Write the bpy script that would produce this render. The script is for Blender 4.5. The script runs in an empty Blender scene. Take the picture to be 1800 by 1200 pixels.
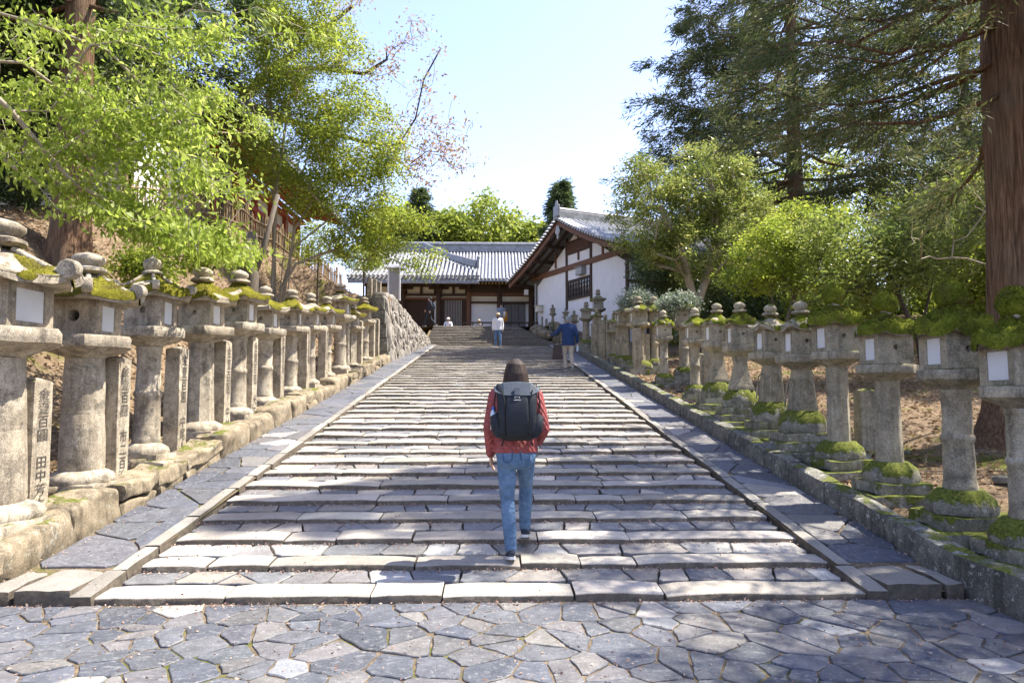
import bpy, bmesh, math, random
import numpy as np
from mathutils import Vector, Matrix, noise as mnoise
R = math.radians
random.seed(7)
SC = bpy.context.scene
COL = SC.collection
# ------------------------------------------------------------------ camera
CAM_H, PITCH, YAW, FOC = 1.52, 4.05, 1.53, 1200.0      # focal length in pixels of the 1800 px wide photograph
cd = bpy.data.cameras.new('camera'); cam = bpy.data.objects.new('camera', cd); COL.objects.link(cam)
cd.sensor_width = 36.0; cd.lens = 24.0; cd.clip_start = 0.05; cd.clip_end = 3000
cam.location = (0, 0, CAM_H); cam.rotation_euler = (R(90 + PITCH), 0, R(-YAW))
SC.camera = cam
# ------------------------------------------------------------------ sky, sun, exposure
SUN_EL, SUN_AZ = 58.0, 78.0        # azimuth measured from +Y (ahead) towards +X (right)
w = bpy.data.worlds.new('World'); SC.world = w; w.use_nodes = True
nt = w.node_tree; nt.nodes.clear()
sky = nt.nodes.new('ShaderNodeTexSky'); sky.sky_type = 'NISHITA'; sky.sun_disc = False
sky.sun_elevation = R(SUN_EL); sky.sun_rotation = R(SUN_AZ); sky.altitude = 100; sky.air_density = 1.0
sky.dust_density = 0.8; sky.ozone_density = 1.5
bg = nt.nodes.new('ShaderNodeBackground'); bg.inputs['Strength'].default_value = 0.15
wo = nt.nodes.new('ShaderNodeOutputWorld')
sg = nt.nodes.new('ShaderNodeMix'); sg.data_type = 'RGBA'; sg.blend_type = 'MULTIPLY'; sg.inputs[0].default_value = 1.0; sg.inputs[7].default_value = (0.88, 0.76, 0.81, 1)   # tint grading the colour of the sky and its light
nt.links.new(sky.outputs[0], sg.inputs[6]); nt.links.new(sg.outputs[2], bg.inputs[0]); nt.links.new(bg.outputs[0], wo.inputs[0])
sd = bpy.data.lights.new('sun', 'SUN'); sd.energy = 3.5; sd.angle = R(0.53); sd.color = (1.0, 0.94, 0.84)
sun = bpy.data.objects.new('sun', sd); COL.objects.link(sun)
_d = Vector((math.sin(R(SUN_AZ)) * math.cos(R(SUN_EL)), math.cos(R(SUN_AZ)) * math.cos(R(SUN_EL)), math.sin(R(SUN_EL))))
sun.rotation_euler = _d.to_track_quat('Z', 'Y').to_euler(); sun.location = (20, 10, 40)
vs = SC.view_settings
vs.view_transform = 'Standard'; vs.look = 'None'; vs.gamma = 1; vs.use_curve_mapping = False; vs.exposure = 1.95
SC.cycles.use_denoising = True
SC.cycles.max_bounces = 6; SC.cycles.diffuse_bounces = 3; SC.cycles.transmission_bounces = 4
# ------------------------------------------------------------------ pixel -> world
_cm = cam.rotation_euler.to_matrix()
CX, CU, CF = _cm @ Vector((1, 0, 0)), _cm @ Vector((0, 1, 0)), _cm @ Vector((0, 0, -1))
def ray(px, py): return CX * ((px - 900) / FOC) + CU * ((600 - py) / FOC) + CF
def P(px, py, D):                   # point on the pixel's ray whose world y is D
    d = ray(px, py); t = D / d.y
    return Vector((d.x * t, D, CAM_H + d.z * t))
def PX(px, py, x):                  # point on the pixel's ray in the vertical plane at world x
    d = ray(px, py); t = x / d.x
    return Vector((x, d.y * t, CAM_H + d.z * t))
# ------------------------------------------------------------------ the slope
Y0, TREAD, RISE, N1 = 5.04, 0.595, 0.0759, 48
SLOPE = RISE / TREAD
HN = 0.047                          # height of a riser; each tread climbs the rest
TS = (RISE - HN) / TREAD
YL = Y0 + TREAD * N1               # start of the landing
ZL = RISE * N1
U0, UT, UR, NU = 34.5, 0.41, 0.12, 13     # the upper flight
ZP = ZL + UR * NU                  # the upper plaza
def S(y):
    if y < Y0: return 0.0
    if y < YL: return SLOPE * (y - Y0)
    if y < U0: return ZL
    if y < U0 + UT * NU: return ZL + (y - U0) / UT * UR
    return ZP
def lerp(a, b, t): return a + (b - a) * t
def sst(a, b, x):
    t = min(1, max(0, (x - a) / (b - a))); return t * t * (3 - 2 * t)
def nz(x, y, z, s=1.0): return mnoise.noise(Vector((x * s, y * s, z * s)))
# ------------------------------------------------------------------ mesh helpers
def link(o, parent=None):
    COL.objects.link(o)
    if parent is not None: o.parent = parent
    return o
def tag(o, label=None, cat=None, group=None, kind=None):
    if label: o['label'] = label
    if cat: o['category'] = cat
    if group: o['group'] = group
    if kind: o['kind'] = kind
    return o
def empty(name, loc=(0, 0, 0), rz=0.0, **k):
    o = bpy.data.objects.new(name, None); o.location = loc; o.rotation_euler = (0, 0, rz); o.empty_display_size = 0.1
    link(o); return tag(o, **k)
def finish(me, smooth=None):
    if smooth is not None:
        me.shade_smooth()
        if smooth < 179: me.set_sharp_from_angle(angle=R(smooth))
def mobj(name, me, mat, parent=None, loc=None, rot=None, smooth=None):
    finish(me, smooth)
    if mat is not None:
        for m in (mat if isinstance(mat, (list, tuple)) else [mat]): me.materials.append(m)
    o = bpy.data.objects.new(name, me)
    if loc is not None: o.location = loc
    if rot is not None: o.rotation_euler = rot
    return link(o, parent)
class MB:
    def __init__(s): s.v = []; s.f = []; s.m = []; s.mi = 0
    def add(s, vs, fs):
        b = len(s.v); s.v.extend([tuple(p) for p in vs])
        for f in fs: s.f.append(tuple(b + i for i in f)); s.m.append(s.mi)
        return s
    def box(s, c, d, rz=0.0, M=None, taper=1.0):
        x, y, z = d[0] / 2, d[1] / 2, d[2] / 2; vs = []
        for dz in (-1, 1):
            k = taper if dz > 0 else 1.0
            for dx, dy in ((-1, -1), (1, -1), (1, 1), (-1, 1)):
                p = Vector((dx * x * k, dy * y * k, dz * z))
                if M is not None: p = M @ p
                elif rz: p = Matrix.Rotation(rz, 3, 'Z') @ p
                vs.append(Vector(c) + p)
        return s.add(vs, [(3, 2, 1, 0), (4, 5, 6, 7), (0, 1, 5, 4), (1, 2, 6, 5), (2, 3, 7, 6), (3, 0, 4, 7)])
    def beam(s, a, b, w_, h_, up=(0, 0, 1)):       # a box from a to b, w_ across, h_ along up
        a, b = Vector(a), Vector(b); d = (b - a); L = d.length; d.normalize()
        sx = d.cross(Vector(up)); sx = sx.normalized() if sx.length > 1e-5 else Vector((1, 0, 0)); u = sx.cross(d)
        M = Matrix((sx, d, u)).transposed()
        return s.box((a + b) / 2, (w_, L, h_), M=M)
    def tube(s, pts, rad, n=8, cap=True, sq=None):
        pts = [Vector(p) for p in pts]; m = len(pts)
        if not isinstance(rad, (list, tuple)): rad = [rad] * m
        vs = []; ref = None
        for i in range(m):
            d = (pts[min(i + 1, m - 1)] - pts[max(i - 1, 0)])
            d = d.normalized() if d.length > 1e-9 else Vector((0, 0, 1))
            if ref is None:
                ref = Vector((1, 0, 0)) if abs(d.x) < 0.8 else Vector((0, 1, 0))
            a = ref - d * ref.dot(d)
            a = a.normalized() if a.length > 1e-6 else d.orthogonal().normalized()
            ref = a; b = d.cross(a)
            for k in range(n):
                t = 2 * math.pi * k / n; r = rad[i]
                ra, rb = (r if not isinstance(r, tuple) else r[0]), (r if not isinstance(r, tuple) else r[1])
                vs.append(pts[i] + a * (math.cos(t) * ra) + b * (math.sin(t) * rb))
        fs = []
        for i in range(m - 1):
            for k in range(n):
                k2 = (k + 1) % n; fs.append((i * n + k, i * n + k2, (i + 1) * n + k2, (i + 1) * n + k))
        if cap: fs.append(tuple(range(n - 1, -1, -1))); fs.append(tuple((m - 1) * n + k for k in range(n)))
        return s.add(vs, fs)
    def ploft(s, prof, sides=0, rot=0.0, n=24, soft=0.0, c=(0, 0, 0), rough=0.0, petal=None, seed=0.0, capb=True, capt=True):
        vs = []
        for i, (r, z) in enumerate(prof):
            for k in range(n):
                t = 2 * math.pi * k / n; q = 1.0
                if sides:
                    a = ((t - rot) % (2 * math.pi / sides)) - math.pi / sides
                    q = lerp(math.cos(math.pi / sides) / math.cos(a), 1.0, soft)
                if petal and petal[0] <= i <= petal[1]: q *= 1 + petal[3] * abs(math.sin(t * petal[2] / 2))
                rr = r * q
                x, y, zz = rr * math.cos(t), rr * math.sin(t), z
                if rough:
                    x += rough * nz(x + seed, y, zz, 7); y += rough * nz(x, y + seed + 9, zz, 7); zz += rough * 0.6 * nz(x, y, zz + seed + 5, 6)
                vs.append((c[0] + x, c[1] + y, c[2] + zz))
        m = len(prof); fs = []
        for i in range(m - 1):
            for k in range(n):
                k2 = (k + 1) % n; fs.append((i * n + k, i * n + k2, (i + 1) * n + k2, (i + 1) * n + k))
        if capb: fs.append(tuple(range(n - 1, -1, -1)))
        if capt: fs.append(tuple((m - 1) * n + k for k in range(n)))
        return s.add(vs, fs)
    def ell(s, c, r, n=12, m=8, M=None):
        vs = []; fs = []
        for i in range(1, m):
            p = math.pi * i / m
            for k in range(n):
                t = 2 * math.pi * k / n
                q = Vector((r[0] * math.sin(p) * math.cos(t), r[1] * math.sin(p) * math.sin(t), -r[2] * math.cos(p)))
                if M is not None: q = M @ q
                vs.append(Vector(c) + q)
        a = Vector((0, 0, -r[2])); b = Vector((0, 0, r[2]))
        if M is not None: a = M @ a; b = M @ b
        vs.append(Vector(c) + a); vs.append(Vector(c) + b); na = len(vs) - 2
        for i in range(m - 2):
            for k in range(n):
                k2 = (k + 1) % n; fs.append((i * n + k, i * n + k2, (i + 1) * n + k2, (i + 1) * n + k))
        for k in range(n):
            k2 = (k + 1) % n; fs.append((k2, k, na)); fs.append(((m - 2) * n + k, (m - 2) * n + k2, na + 1))
        return s.add(vs, fs)
    def mesh(s, name='mesh'):
        me = bpy.data.meshes.new(name); me.from_pydata(s.v, [], s.f)
        if any(s.m): me.polygons.foreach_set('material_index', s.m)
        me.update(); return me
    def build(s, name, mat, parent=None, loc=None, rot=None, smooth=None, bevel=0.0):
        o = mobj(name, s.mesh(name), mat, parent, loc, rot, smooth)
        if bevel:
            b = o.modifiers.new('bevel', 'BEVEL'); b.width = bevel; b.segments = 2; b.limit_method = 'ANGLE'; b.angle_limit = R(40)
        return o
def rock(d, n=4, rough=0.02, rnd=0.35, seed=0.0, fr=3.0, base_flat=False):
    """a rough block d=(sx,sy,sz), origin at the centre of its underside"""
    bm = bmesh.new(); bmesh.ops.create_cube(bm, size=1.0)
    bmesh.ops.subdivide_edges(bm, edges=bm.edges[:], cuts=n - 1, use_grid_fill=True)
    dm = min(d)
    for v in bm.verts:
        p = Vector((v.co.x * d[0], v.co.y * d[1], v.co.z * d[2]))
        rr = dm * rnd * 0.5                     # rounded corners
        q = Vector([max(-d[i] / 2 + rr, min(d[i] / 2 - rr, p[i])) for i in range(3)])
        e = p - q
        if e.length > rr: p = q + e.normalized() * rr
        k = Vector((p.x * fr + seed * 3.1, p.y * fr + seed, p.z * fr - seed))
        o_ = Vector((mnoise.noise(k), mnoise.noise(k + Vector((7, 1, 3))), mnoise.noise(k + Vector((2, 9, 4)))))
        k2 = k * 3.0
        o_ += 0.4 * Vector((mnoise.noise(k2), mnoise.noise(k2 + Vector((7, 1, 3))), mnoise.noise(k2 + Vector((2, 9, 4)))))
        p += o_ * rough
        p.z += d[2] / 2
        v.co = p
    me = bpy.data.meshes.new('rock'); bm.to_mesh(me); bm.free(); me.update(); return me
# ------------------------------------------------------------------ materials
class NT:
    def __init__(s, name):
        s.m = bpy.data.materials.new(name); s.m.use_nodes = True; s.t = s.m.node_tree; s.t.nodes.clear()
        s.out = s.n('ShaderNodeOutputMaterial'); s.p = s.n('ShaderNodeBsdfPrincipled'); s.l(s.p.outputs[0], s.out.inputs[0])
    def n(s, t, **k):
        q = s.t.nodes.new(t)
        for a, b in k.items(): setattr(q, a, b)
        return q
    def l(s, a, b): s.t.links.new(a, b)
    def val(s, sock, v):
        if hasattr(v, 'is_linked') or isinstance(v, bpy.types.NodeSocket): s.l(v, sock)
        else: sock.default_value = v
    def noise(s, vec, scale, detail=4, rough=0.6, out=0):
        q = s.n('ShaderNodeTexNoise'); q.inputs['Scale'].default_value = scale; q.inputs['Detail'].default_value = detail
        q.inputs['Roughness'].default_value = rough
        if vec is not None: s.l(vec, q.inputs['Vector'])
        return q.outputs[out]
    def ramp(s, fac, stops, interp='LINEAR'):
        q = s.n('ShaderNodeValToRGB'); q.color_ramp.interpolation = interp; e = q.color_ramp.elements
        while len(e) < len(stops): e.new(0.5)
        for i, (p, c) in enumerate(stops):
            e[i].position = p; e[i].color = (c, c, c, 1) if not isinstance(c, (tuple, list)) else (*c, 1)
        s.l(fac, q.inputs[0]); return q.outputs[0]
    def mix(s, fac, a, b, mode='MIX'):
        q = s.n('ShaderNodeMix', data_type='RGBA', blend_type=mode)
        s.val(q.inputs[0], fac)
        for sock, v in ((q.inputs[6], a), (q.inputs[7], b)):
            if isinstance(v, (tuple, list)): sock.default_value = (*v[:3], 1)
            else: s.l(v, sock)
        return q.outputs[2]
    def math(s, op, a, b=None):
        q = s.n('ShaderNodeMath', operation=op); s.val(q.inputs[0], a)
        if b is not None: s.val(q.inputs[1], b)
        return q.outputs[0]
    def bump(s, h, strength=0.3, dist=0.02):
        q = s.n('ShaderNodeBump'); q.inputs['Strength'].default_value = strength; q.inputs['Distance'].default_value = dist
        s.l(h, q.inputs['Height']); s.l(q.outputs[0], s.p.inputs['Normal']); return q
    def coords(s):
        """object coordinates shifted by a random amount for each object"""
        tc = s.n('ShaderNodeTexCoord'); oi = s.n('ShaderNodeObjectInfo')
        q = s.n('ShaderNodeVectorMath', operation='ADD'); m = s.math('MULTIPLY', oi.outputs['Random'], 71.3)
        s.l(tc.outputs['Object'], q.inputs[0]); s.l(m, q.inputs[1]); s.oi = oi
        return q.outputs[0]
    def up(s):
        g = s.n('ShaderNodeNewGeometry'); x = s.n('ShaderNodeSeparateXYZ'); s.l(g.outputs['Normal'], x.inputs[0]); return x.outputs[2]
    def base(s, c): s.val(s.p.inputs['Base Color'], (*c, 1) if isinstance(c, tuple) else c)
    def set(s, rough=0.8, spec=0.3):
        s.p.inputs['Roughness'].default_value = rough; s.p.inputs['Specular IOR Level'].default_value = spec
def mat_plain(name, c, rough=0.7, var=0.25, scale=8.0, spec=0.3, bump=0.15, metal=0.0):
    t = NT(name); v = t.coords(); f = t.noise(v, scale, 5)
    d = tuple(x * (1 - var) for x in c); e = tuple(min(1, x * (1 + var)) for x in c)
    t.base(t.ramp(f, [(0.3, d), (0.7, e)])); t.set(rough, spec); t.p.inputs['Metallic'].default_value = metal
    if bump: t.bump(t.noise(v, scale * 5, 4), bump, 0.01)
    return t.m
def mat_granite(name, a, b, moss=0.35, mossc=((0.05, 0.065, 0.012), (0.16, 0.17, 0.03)), lichen=0.5, dark=0.5, scale=1.0, mossmin=0.25):
    t = NT(name); v = t.coords()
    big = t.noise(v, 2.2 * scale, 5, 0.65); mid = t.noise(v, 9 * scale, 5, 0.7); fine = t.noise(v, 95, 3, 0.7); fine2 = t.noise(v, 210, 2, 0.6)
    c = t.ramp(big, [(0.3, a), (0.68, b)])
    c = t.mix(t.ramp(mid, [(0.42, 0.0), (0.62, 1.0)]), c, tuple(0.55 * x for x in a))
    if dark < 1: 
        q = t.n('ShaderNodeMix', data_type='RGBA'); 
        c0 = t.ramp(big, [(0.3, a), (0.68, b)]); c = t.mix(dark, c0, c)
    mp = t.n('ShaderNodeMapping'); mp.inputs['Scale'].default_value = (9, 9, 0.9); t.l(v, mp.inputs[0]); stk = t.noise(mp.outputs[0], 1.0, 5, .65)
    c = t.mix(t.math('MULTIPLY', t.ramp(stk, [(0.5, 0.0), (0.68, 1.0)]), 0.45 + 0.3 * dark), c, tuple(0.32 * x for x in a))
    bl = t.noise(v, 4.1 * scale, 6, .75); c = t.mix(t.math('MULTIPLY', t.ramp(bl, [(0.54, 0.0), (0.60, 1.0)]), 0.5 * dark + 0.15), c, (0.055, 0.052, 0.045))
    sp = t.ramp(fine, [(0.36, 0.45), (0.5, 1.0), (0.66, 1.3)]); c = t.mix(0.75, c, sp, 'MULTIPLY')
    c = t.mix(0.35, c, t.ramp(fine2, [(0.35, 0.5), (0.6, 1.25)]), 'MULTIPLY')
    up = t.up()
    # pale lichen spots
    vo = t.n('ShaderNodeTexNoise'); vo.inputs['Scale'].default_value = 17 * scale; vo.inputs['Detail'].default_value = 6; vo.inputs['Roughness'].default_value = 0.75; t.l(v, vo.inputs[0])
    c = t.mix(t.math('MULTIPLY', t.ramp(vo.outputs[0], [(0.57, 0.0), (0.63, 1.0)]), lichen), c, (0.44, 0.44, 0.38))
    # moss where the stone faces up and stays damp
    mm = t.math('ADD', t.math('MULTIPLY', up, 0.42), t.math('MULTIPLY', t.noise(v, 4.5 * scale, 5, 0.7), 1.0))
    th = 1.12 - moss
    mk = t.ramp(t.math('SUBTRACT', mm, th - 0.5), [(0.47, 0.0), (0.54, 1.0)])
    mc = t.ramp(t.noise(v, 40, 3), [(0.35, mossc[0]), (0.65, mossc[1])])
    c = t.mix(mk, c, mc)
    t.base(c); t.set(0.92, 0.15)
    h = t.math('ADD', t.math('MULTIPLY', fine, 0.5), t.math('ADD', mid, t.math('MULTIPLY', mk, 0.7)))
    t.bump(h, 0.55, 0.018)
    return t.m
# ------------------------------------------------------------------ the shared materials
M = {}
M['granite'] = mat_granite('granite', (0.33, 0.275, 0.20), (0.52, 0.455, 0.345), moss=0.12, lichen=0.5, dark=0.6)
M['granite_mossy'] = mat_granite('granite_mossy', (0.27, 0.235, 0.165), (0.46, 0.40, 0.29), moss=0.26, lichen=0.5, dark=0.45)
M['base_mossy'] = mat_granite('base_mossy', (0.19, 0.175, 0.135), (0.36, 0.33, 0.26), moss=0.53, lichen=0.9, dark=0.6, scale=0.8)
M['wall_rock'] = mat_granite('wall_rock', (0.20, 0.16, 0.105), (0.38, 0.31, 0.21), moss=0.15, lichen=0.35, dark=0.6, scale=0.7)
M['kerb_rock'] = mat_granite('kerb_rock', (0.13, 0.125, 0.105), (0.27, 0.255, 0.215), moss=0.18, lichen=0.9, dark=0.6, scale=0.9)
M['big_wall'] = mat_granite('big_wall', (0.27, 0.24, 0.20), (0.42, 0.38, 0.33), moss=0.05, lichen=0.3, dark=0.6, scale=0.6)
def mat_nose():
    t = NT('step_granite'); v = t.coords()
    big = t.noise(v, 2.5, 5, 0.65); fine = t.noise(v, 110, 3, 0.7); mid = t.noise(v, 14, 5, 0.7)
    c = t.ramp(big, [(0.3, (0.34, 0.31, 0.26)), (0.7, (0.47, 0.44, 0.38))])
    c = t.mix(1.0, c, t.oi.outputs['Color'], 'MULTIPLY')
    g = t.n('ShaderNodeNewGeometry')
    c = t.mix(0.5, c, t.ramp(g.outputs['Random Per Island'], [(0, 0.72), (1, 1.15)]), 'MULTIPLY')
    c = t.mix(0.6, c, t.ramp(fine, [(0.35, 0.5), (0.6, 1.2)]), 'MULTIPLY')
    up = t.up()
    # grime and wear on the risers, their shade deepened in the colour too
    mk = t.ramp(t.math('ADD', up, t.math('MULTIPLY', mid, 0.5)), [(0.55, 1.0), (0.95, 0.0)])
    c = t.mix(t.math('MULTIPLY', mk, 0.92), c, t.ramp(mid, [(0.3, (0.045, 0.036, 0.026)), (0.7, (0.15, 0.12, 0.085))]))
    c = t.mix(t.math('MULTIPLY', t.ramp(mid, [(0.56, 0.0), (0.66, 1.0)]), 0.35), c, (0.13, 0.115, 0.09))
    t.base(c); t.set(0.8, 0.3); t.bump(t.math('ADD', fine, t.math('MULTIPLY', mid, 1.5)), 0.5, 0.012)
    return t.m
M['nose'] = mat_nose()
def mat_flag():
    t = NT('flagstone'); v = t.coords()
    g = t.n('ShaderNodeNewGeometry')
    rr = t.math('FRACT', t.math('ADD', t.oi.outputs['Random'], t.math('MULTIPLY', g.outputs['Random Per Island'], 1.7)))
    c = t.ramp(rr, [(0.0, (0.066, 0.072, 0.086)), (0.4, (0.092, 0.098, 0.109)), (0.65, (0.112, 0.112, 0.117)), (0.85, (0.132, 0.124, 0.116)), (1.0, (0.17, 0.16, 0.145))])
    c = t.mix(1.0, c, t.oi.outputs['Color'], 'MULTIPLY')
    mid = t.noise(v, 7, 6, 0.75); fine = t.noise(v, 60, 4, 0.75); st = t.noise(v, 22, 5, 0.8)
    c = t.mix(0.7, c, t.ramp(mid, [(0.3, 0.6), (0.7, 1.4)]), 'MULTIPLY')
    mp = t.n('ShaderNodeMapping'); mp.inputs['Scale'].default_value = (14, 46, 20); mp.inputs['Rotation'].default_value = (0, 0, .5); t.l(v, mp.inputs[0]); dash = t.noise(mp.outputs[0], 1.0, 4, .7)
    c = t.mix(t.math('MULTIPLY', t.ramp(dash, [(0.58, 0.0), (0.66, 1.0)]), 0.4), c, (0.30, 0.30, 0.30))
    # pale scuffs and lichen
    c = t.mix(t.math('MULTIPLY', t.ramp(st, [(0.55, 0.0), (0.64, 1.0)]), 0.45), c, (0.33, 0.32, 0.30))
    c = t.mix(0.4, c, t.ramp(fine, [(0.35, 0.6), (0.6, 1.25)]), 'MULTIPLY')
    t.base(c); t.set(0.62, 0.4)
    t.l(t.ramp(mid, [(0.3, 0.5), (0.7, 0.78)]), t.p.inputs['Roughness'])
    t.bump(t.math('ADD', t.math('MULTIPLY', fine, 0.4), t.math('ADD', mid, t.math('MULTIPLY', st, 0.5))), 0.6, 0.014)
    return t.m
M['flag'] = mat_flag()
def mat_dirt(name, cols, moss=0.45, mosscol=((0.06, 0.07, 0.015), (0.15, 0.15, 0.035)), litter=True):
    t = NT(name); tc = t.n('ShaderNodeTexCoord'); v = tc.outputs['Object']
    a = t.noise(v, 0.9, 6, 0.65); b = t.noise(v, 9, 6, 0.75); f = t.noise(v, 45, 4, 0.75)
    c = t.ramp(b, [(0.3, cols[0]), (0.5, cols[1]), (0.7, cols[2])])
    c = t.mix(0.6, c, t.ramp(f, [(0.35, 0.45), (0.65, 1.35)]), 'MULTIPLY')
    mk = t.ramp(t.math('ADD', a, t.math('MULTIPLY', b, 0.3)), [(0.98 - moss, 0.0), (1.06 - moss, 1.0)])
    c = t.mix(mk, c, t.ramp(f, [(0.3, mosscol[0]), (0.7, mosscol[1])]))
    t.base(c); t.set(0.95, 0.1); t.bump(t.math('ADD', b, f), 0.7, 0.03)
    return t.m
M['dirt'] = mat_dirt('earth', ((0.09, 0.065, 0.04), (0.19, 0.135, 0.085), (0.32, 0.24, 0.16)), moss=0.28)
M['joint'] = mat_dirt('joint_soil', ((0.09, 0.07, 0.045), (0.19, 0.145, 0.095), (0.30, 0.235, 0.16)), moss=0.30)
def mat_moss(name, a, b, c_):
    t = NT(name); v = t.coords(); f = t.noise(v, 55, 4, 0.7); g = t.noise(v, 5, 4, 0.6)
    c = t.ramp(t.math('ADD', t.math('MULTIPLY', f, 0.5), t.math('MULTIPLY', g, 0.5)), [(0.36, a), (0.5, b), (0.64, c_)])
    br = t.noise(v, 3.2, 5, .7); c = t.mix(t.math('MULTIPLY', t.ramp(br, [(0.50, 0.0), (0.62, 1.0)]), .65), c, t.ramp(f, [(.35, (0.05, 0.036, 0.014)), (.65, (0.15, 0.115, 0.05))]))
    t.base(c); t.set(1.0, 0.05); t.bump(t.math('ADD', f, t.noise(v, 160, 2)), 0.9, 0.02)
    return t.m
M['moss'] = mat_moss('moss', (0.05, 0.065, 0.008), (0.14, 0.165, 0.018), (0.28, 0.29, 0.04))
M['moss_gold'] = mat_moss('moss_gold', (0.07, 0.065, 0.008), (0.17, 0.16, 0.02), (0.29, 0.26, 0.04))
# ------------------------------------------------------------------ the ground
XL_WALL, XR_KERB = -3.66, 3.47
X_SL, X_SR = -2.85, 2.74                     # the stair's two sides
def terr(y): return lerp(3.0, 7.0, sst(4, 23, y))    # the level terrace on the left
def G(x, y):
    s = S(y)
    if x < 0:
        if x > XL_WALL - 0.1: z = s - 0.16
        else:
            low = s + 0.17 + 0.10 * sst(-3.8, -4.5, x) if y < 24.4 else max(s + 0.26, lerp(s + 0.3, 4.9, sst(24.4, 25.2, y)) - 0.0)
            if y >= 24.4:
                low = lerp(s + .3, lerp(4.9, 4.2, sst(25, 36, y)), sst(24.4, 25.0, y))
            f = sst(-4.75, -8.9, x) if False else min(1, max(0, (-4.7 - x) / 4.2))
            f = f * f * (3 - 2 * f) * 0.6 + f * 0.4
            z = lerp(low, max(low, terr(y)), f)
            if x < -8.9: z = max(low, terr(y)) + min(1.5, 0.02 * (-8.9 - x))
            if y > 37: z = lerp(z, ZP, sst(37, 44, y)) if x > -9 else z
            z += 0.10 * nz(x, y, 3, 0.9) * min(1, max(0, (-4.5 - x))) + 0.035 * nz(x, y, 1, 4) * (1 if x < -4.0 else 0.3)
    else:
        if x < XR_KERB + 0.16: z = s - 0.16
        else:
            z = s + 0.12 + 0.05 * (x - 3.6) if x < 12 else s + 0.54 + 0.02 * (x - 12)
            z += 0.10 * nz(x, y, 7, 0.8) * min(1, max(0, (x - 4.6))) + 0.03 * nz(x, y, 2, 4)
    if y > 36 and (3.6 < x < 12 or (-12 < x < 0 and y > 44)): z = lerp(z, ZP - 0.12, sst(36, 40, y))
    if abs(x) > 40: z += 0
    return z
def build_ground():
    xs = sorted(set([round(v, 3) for v in list(np.arange(-16, 16.01, 0.25))] + [XL_WALL - 0.06, XL_WALL - 0.16, XR_KERB + 0.08, XR_KERB + 0.18] +
                    [-1500, -600, -250, -120, -70, -45, -32, -24, -19, 19, 24, 32, 45, 70, 120, 250, 600, 1500]))
    ys = [-400, -150, -60, -30, -15, -8, -5] + list(np.arange(-3, 37, 0.25)) + list(np.arange(37, 60, 0.8)) + [62, 68, 76, 90, 110, 140, 200, 300, 500, 1000, 2200]
    V = [(x, y, G(x, y)) for y in ys for x in xs]; n = len(xs)
    F = [(j * n + i, j * n + i + 1, (j + 1) * n + i + 1, (j + 1) * n + i) for j in range(len(ys) - 1) for i in range(n - 1)]
    me = bpy.data.meshes.new('ground'); me.from_pydata(V, [], F); me.update()
    o = mobj('ground', me, M['dirt'], smooth=180); tag(o, 'brown earth slope with dry leaves and moss beside the stone stairs', 'ground', kind='structure')
    return o
build_ground()
# ------------------------------------------------------------------ voronoi stones
def clip(poly, mx, my, nx, ny):
    out = []; k = len(poly)
    for i in range(k):
        a, b = poly[i], poly[(i + 1) % k]
        da = (a[0] - mx) * nx + (a[1] - my) * ny; db = (b[0] - mx) * nx + (b[1] - my) * ny
        if da <= 0: out.append(a)
        if (da < 0 < db) or (db < 0 < da):
            t = da / (da - db); out.append((a[0] + (b[0] - a[0]) * t, a[1] + (b[1] - a[1]) * t))
    return out
def voronoi(sites, x0, x1, y0, y1, relax=1):
    pts = np.array(sites, float)
    for it in range(relax + 1):
        d = ((pts[:, None, :] - pts[None, :, :]) ** 2).sum(2); nb = np.argsort(d, axis=1)[:, 1:19]
        cells = []
        for i in range(len(pts)):
            poly = [(x0, y0), (x1, y0), (x1, y1), (x0, y1)]; px, py = pts[i]
            for j in nb[i]:
                qx, qy = pts[j]; poly = clip(poly, (px + qx) / 2, (py + qy) / 2, qx - px, qy - py)
                if len(poly) < 3: break
            cells.append(poly)
        if it < relax:
            for i, c in enumerate(cells):
                if len(c) >= 3: pts[i] = pts[i] * 0.5 + np.mean(np.array(c), axis=0) * 0.5
    return [c for c in cells if len(c) >= 3]
def area(c): return 0.5 * sum(c[i][0] * c[(i + 1) % len(c)][1] - c[(i + 1) % len(c)][0] * c[i][1] for i in range(len(c)))
def piece_rings(c, gap, rg, soft=0.12):
    """inset, roughen and round the corners of a polygon"""
    # drop tiny edges
    q = []
    for p in c:
        if not q or math.hypot(p[0] - q[-1][0], p[1] - q[-1][1]) > 0.03: q.append(p)
    if len(q) > 2 and math.hypot(q[0][0] - q[-1][0], q[0][1] - q[-1][1]) < 0.03: q.pop()
    if len(q) < 3: return None
    cx = sum(p[0] for p in q) / len(q); cy = sum(p[1] for p in q) / len(q)
    out = []
    for i in range(len(q)):
        a, b, d = q[i - 1], q[i], q[(i + 1) % len(q)]
        for s_, t_ in ((a, b), (d, b)):
            out.append((lerp(t_[0], s_[0], soft), lerp(t_[1], s_[1], soft)))
    # order: chaikin gives (towards previous), (towards next)
    res = []
    for (x, y) in out:
        dx, dy = x - cx, y - cy; r = math.hypot(dx, dy) or 1
        k = max(0.3, (r - gap * (1 + rg.uniform(-0.6, 2.2))) / r)
        res.append((cx + dx * k, cy + dy * k))
    fin = []          # chipped, wandering edges: a midpoint on each side, knocked inwards
    for i, p in enumerate(res):
        fin.append(p); q2 = res[(i + 1) % len(res)]; L = math.hypot(q2[0] - p[0], q2[1] - p[1])
        if L > 0.05:
            mx, my = (p[0] + q2[0]) / 2, (p[1] + q2[1]) / 2; dx, dy = cx - mx, cy - my; r = math.hypot(dx, dy) or 1; j = rg.uniform(0, min(.012, L * .08)); fin.append((mx + dx / r * j, my + dy / r * j))
    return cx, cy, fin
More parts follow.
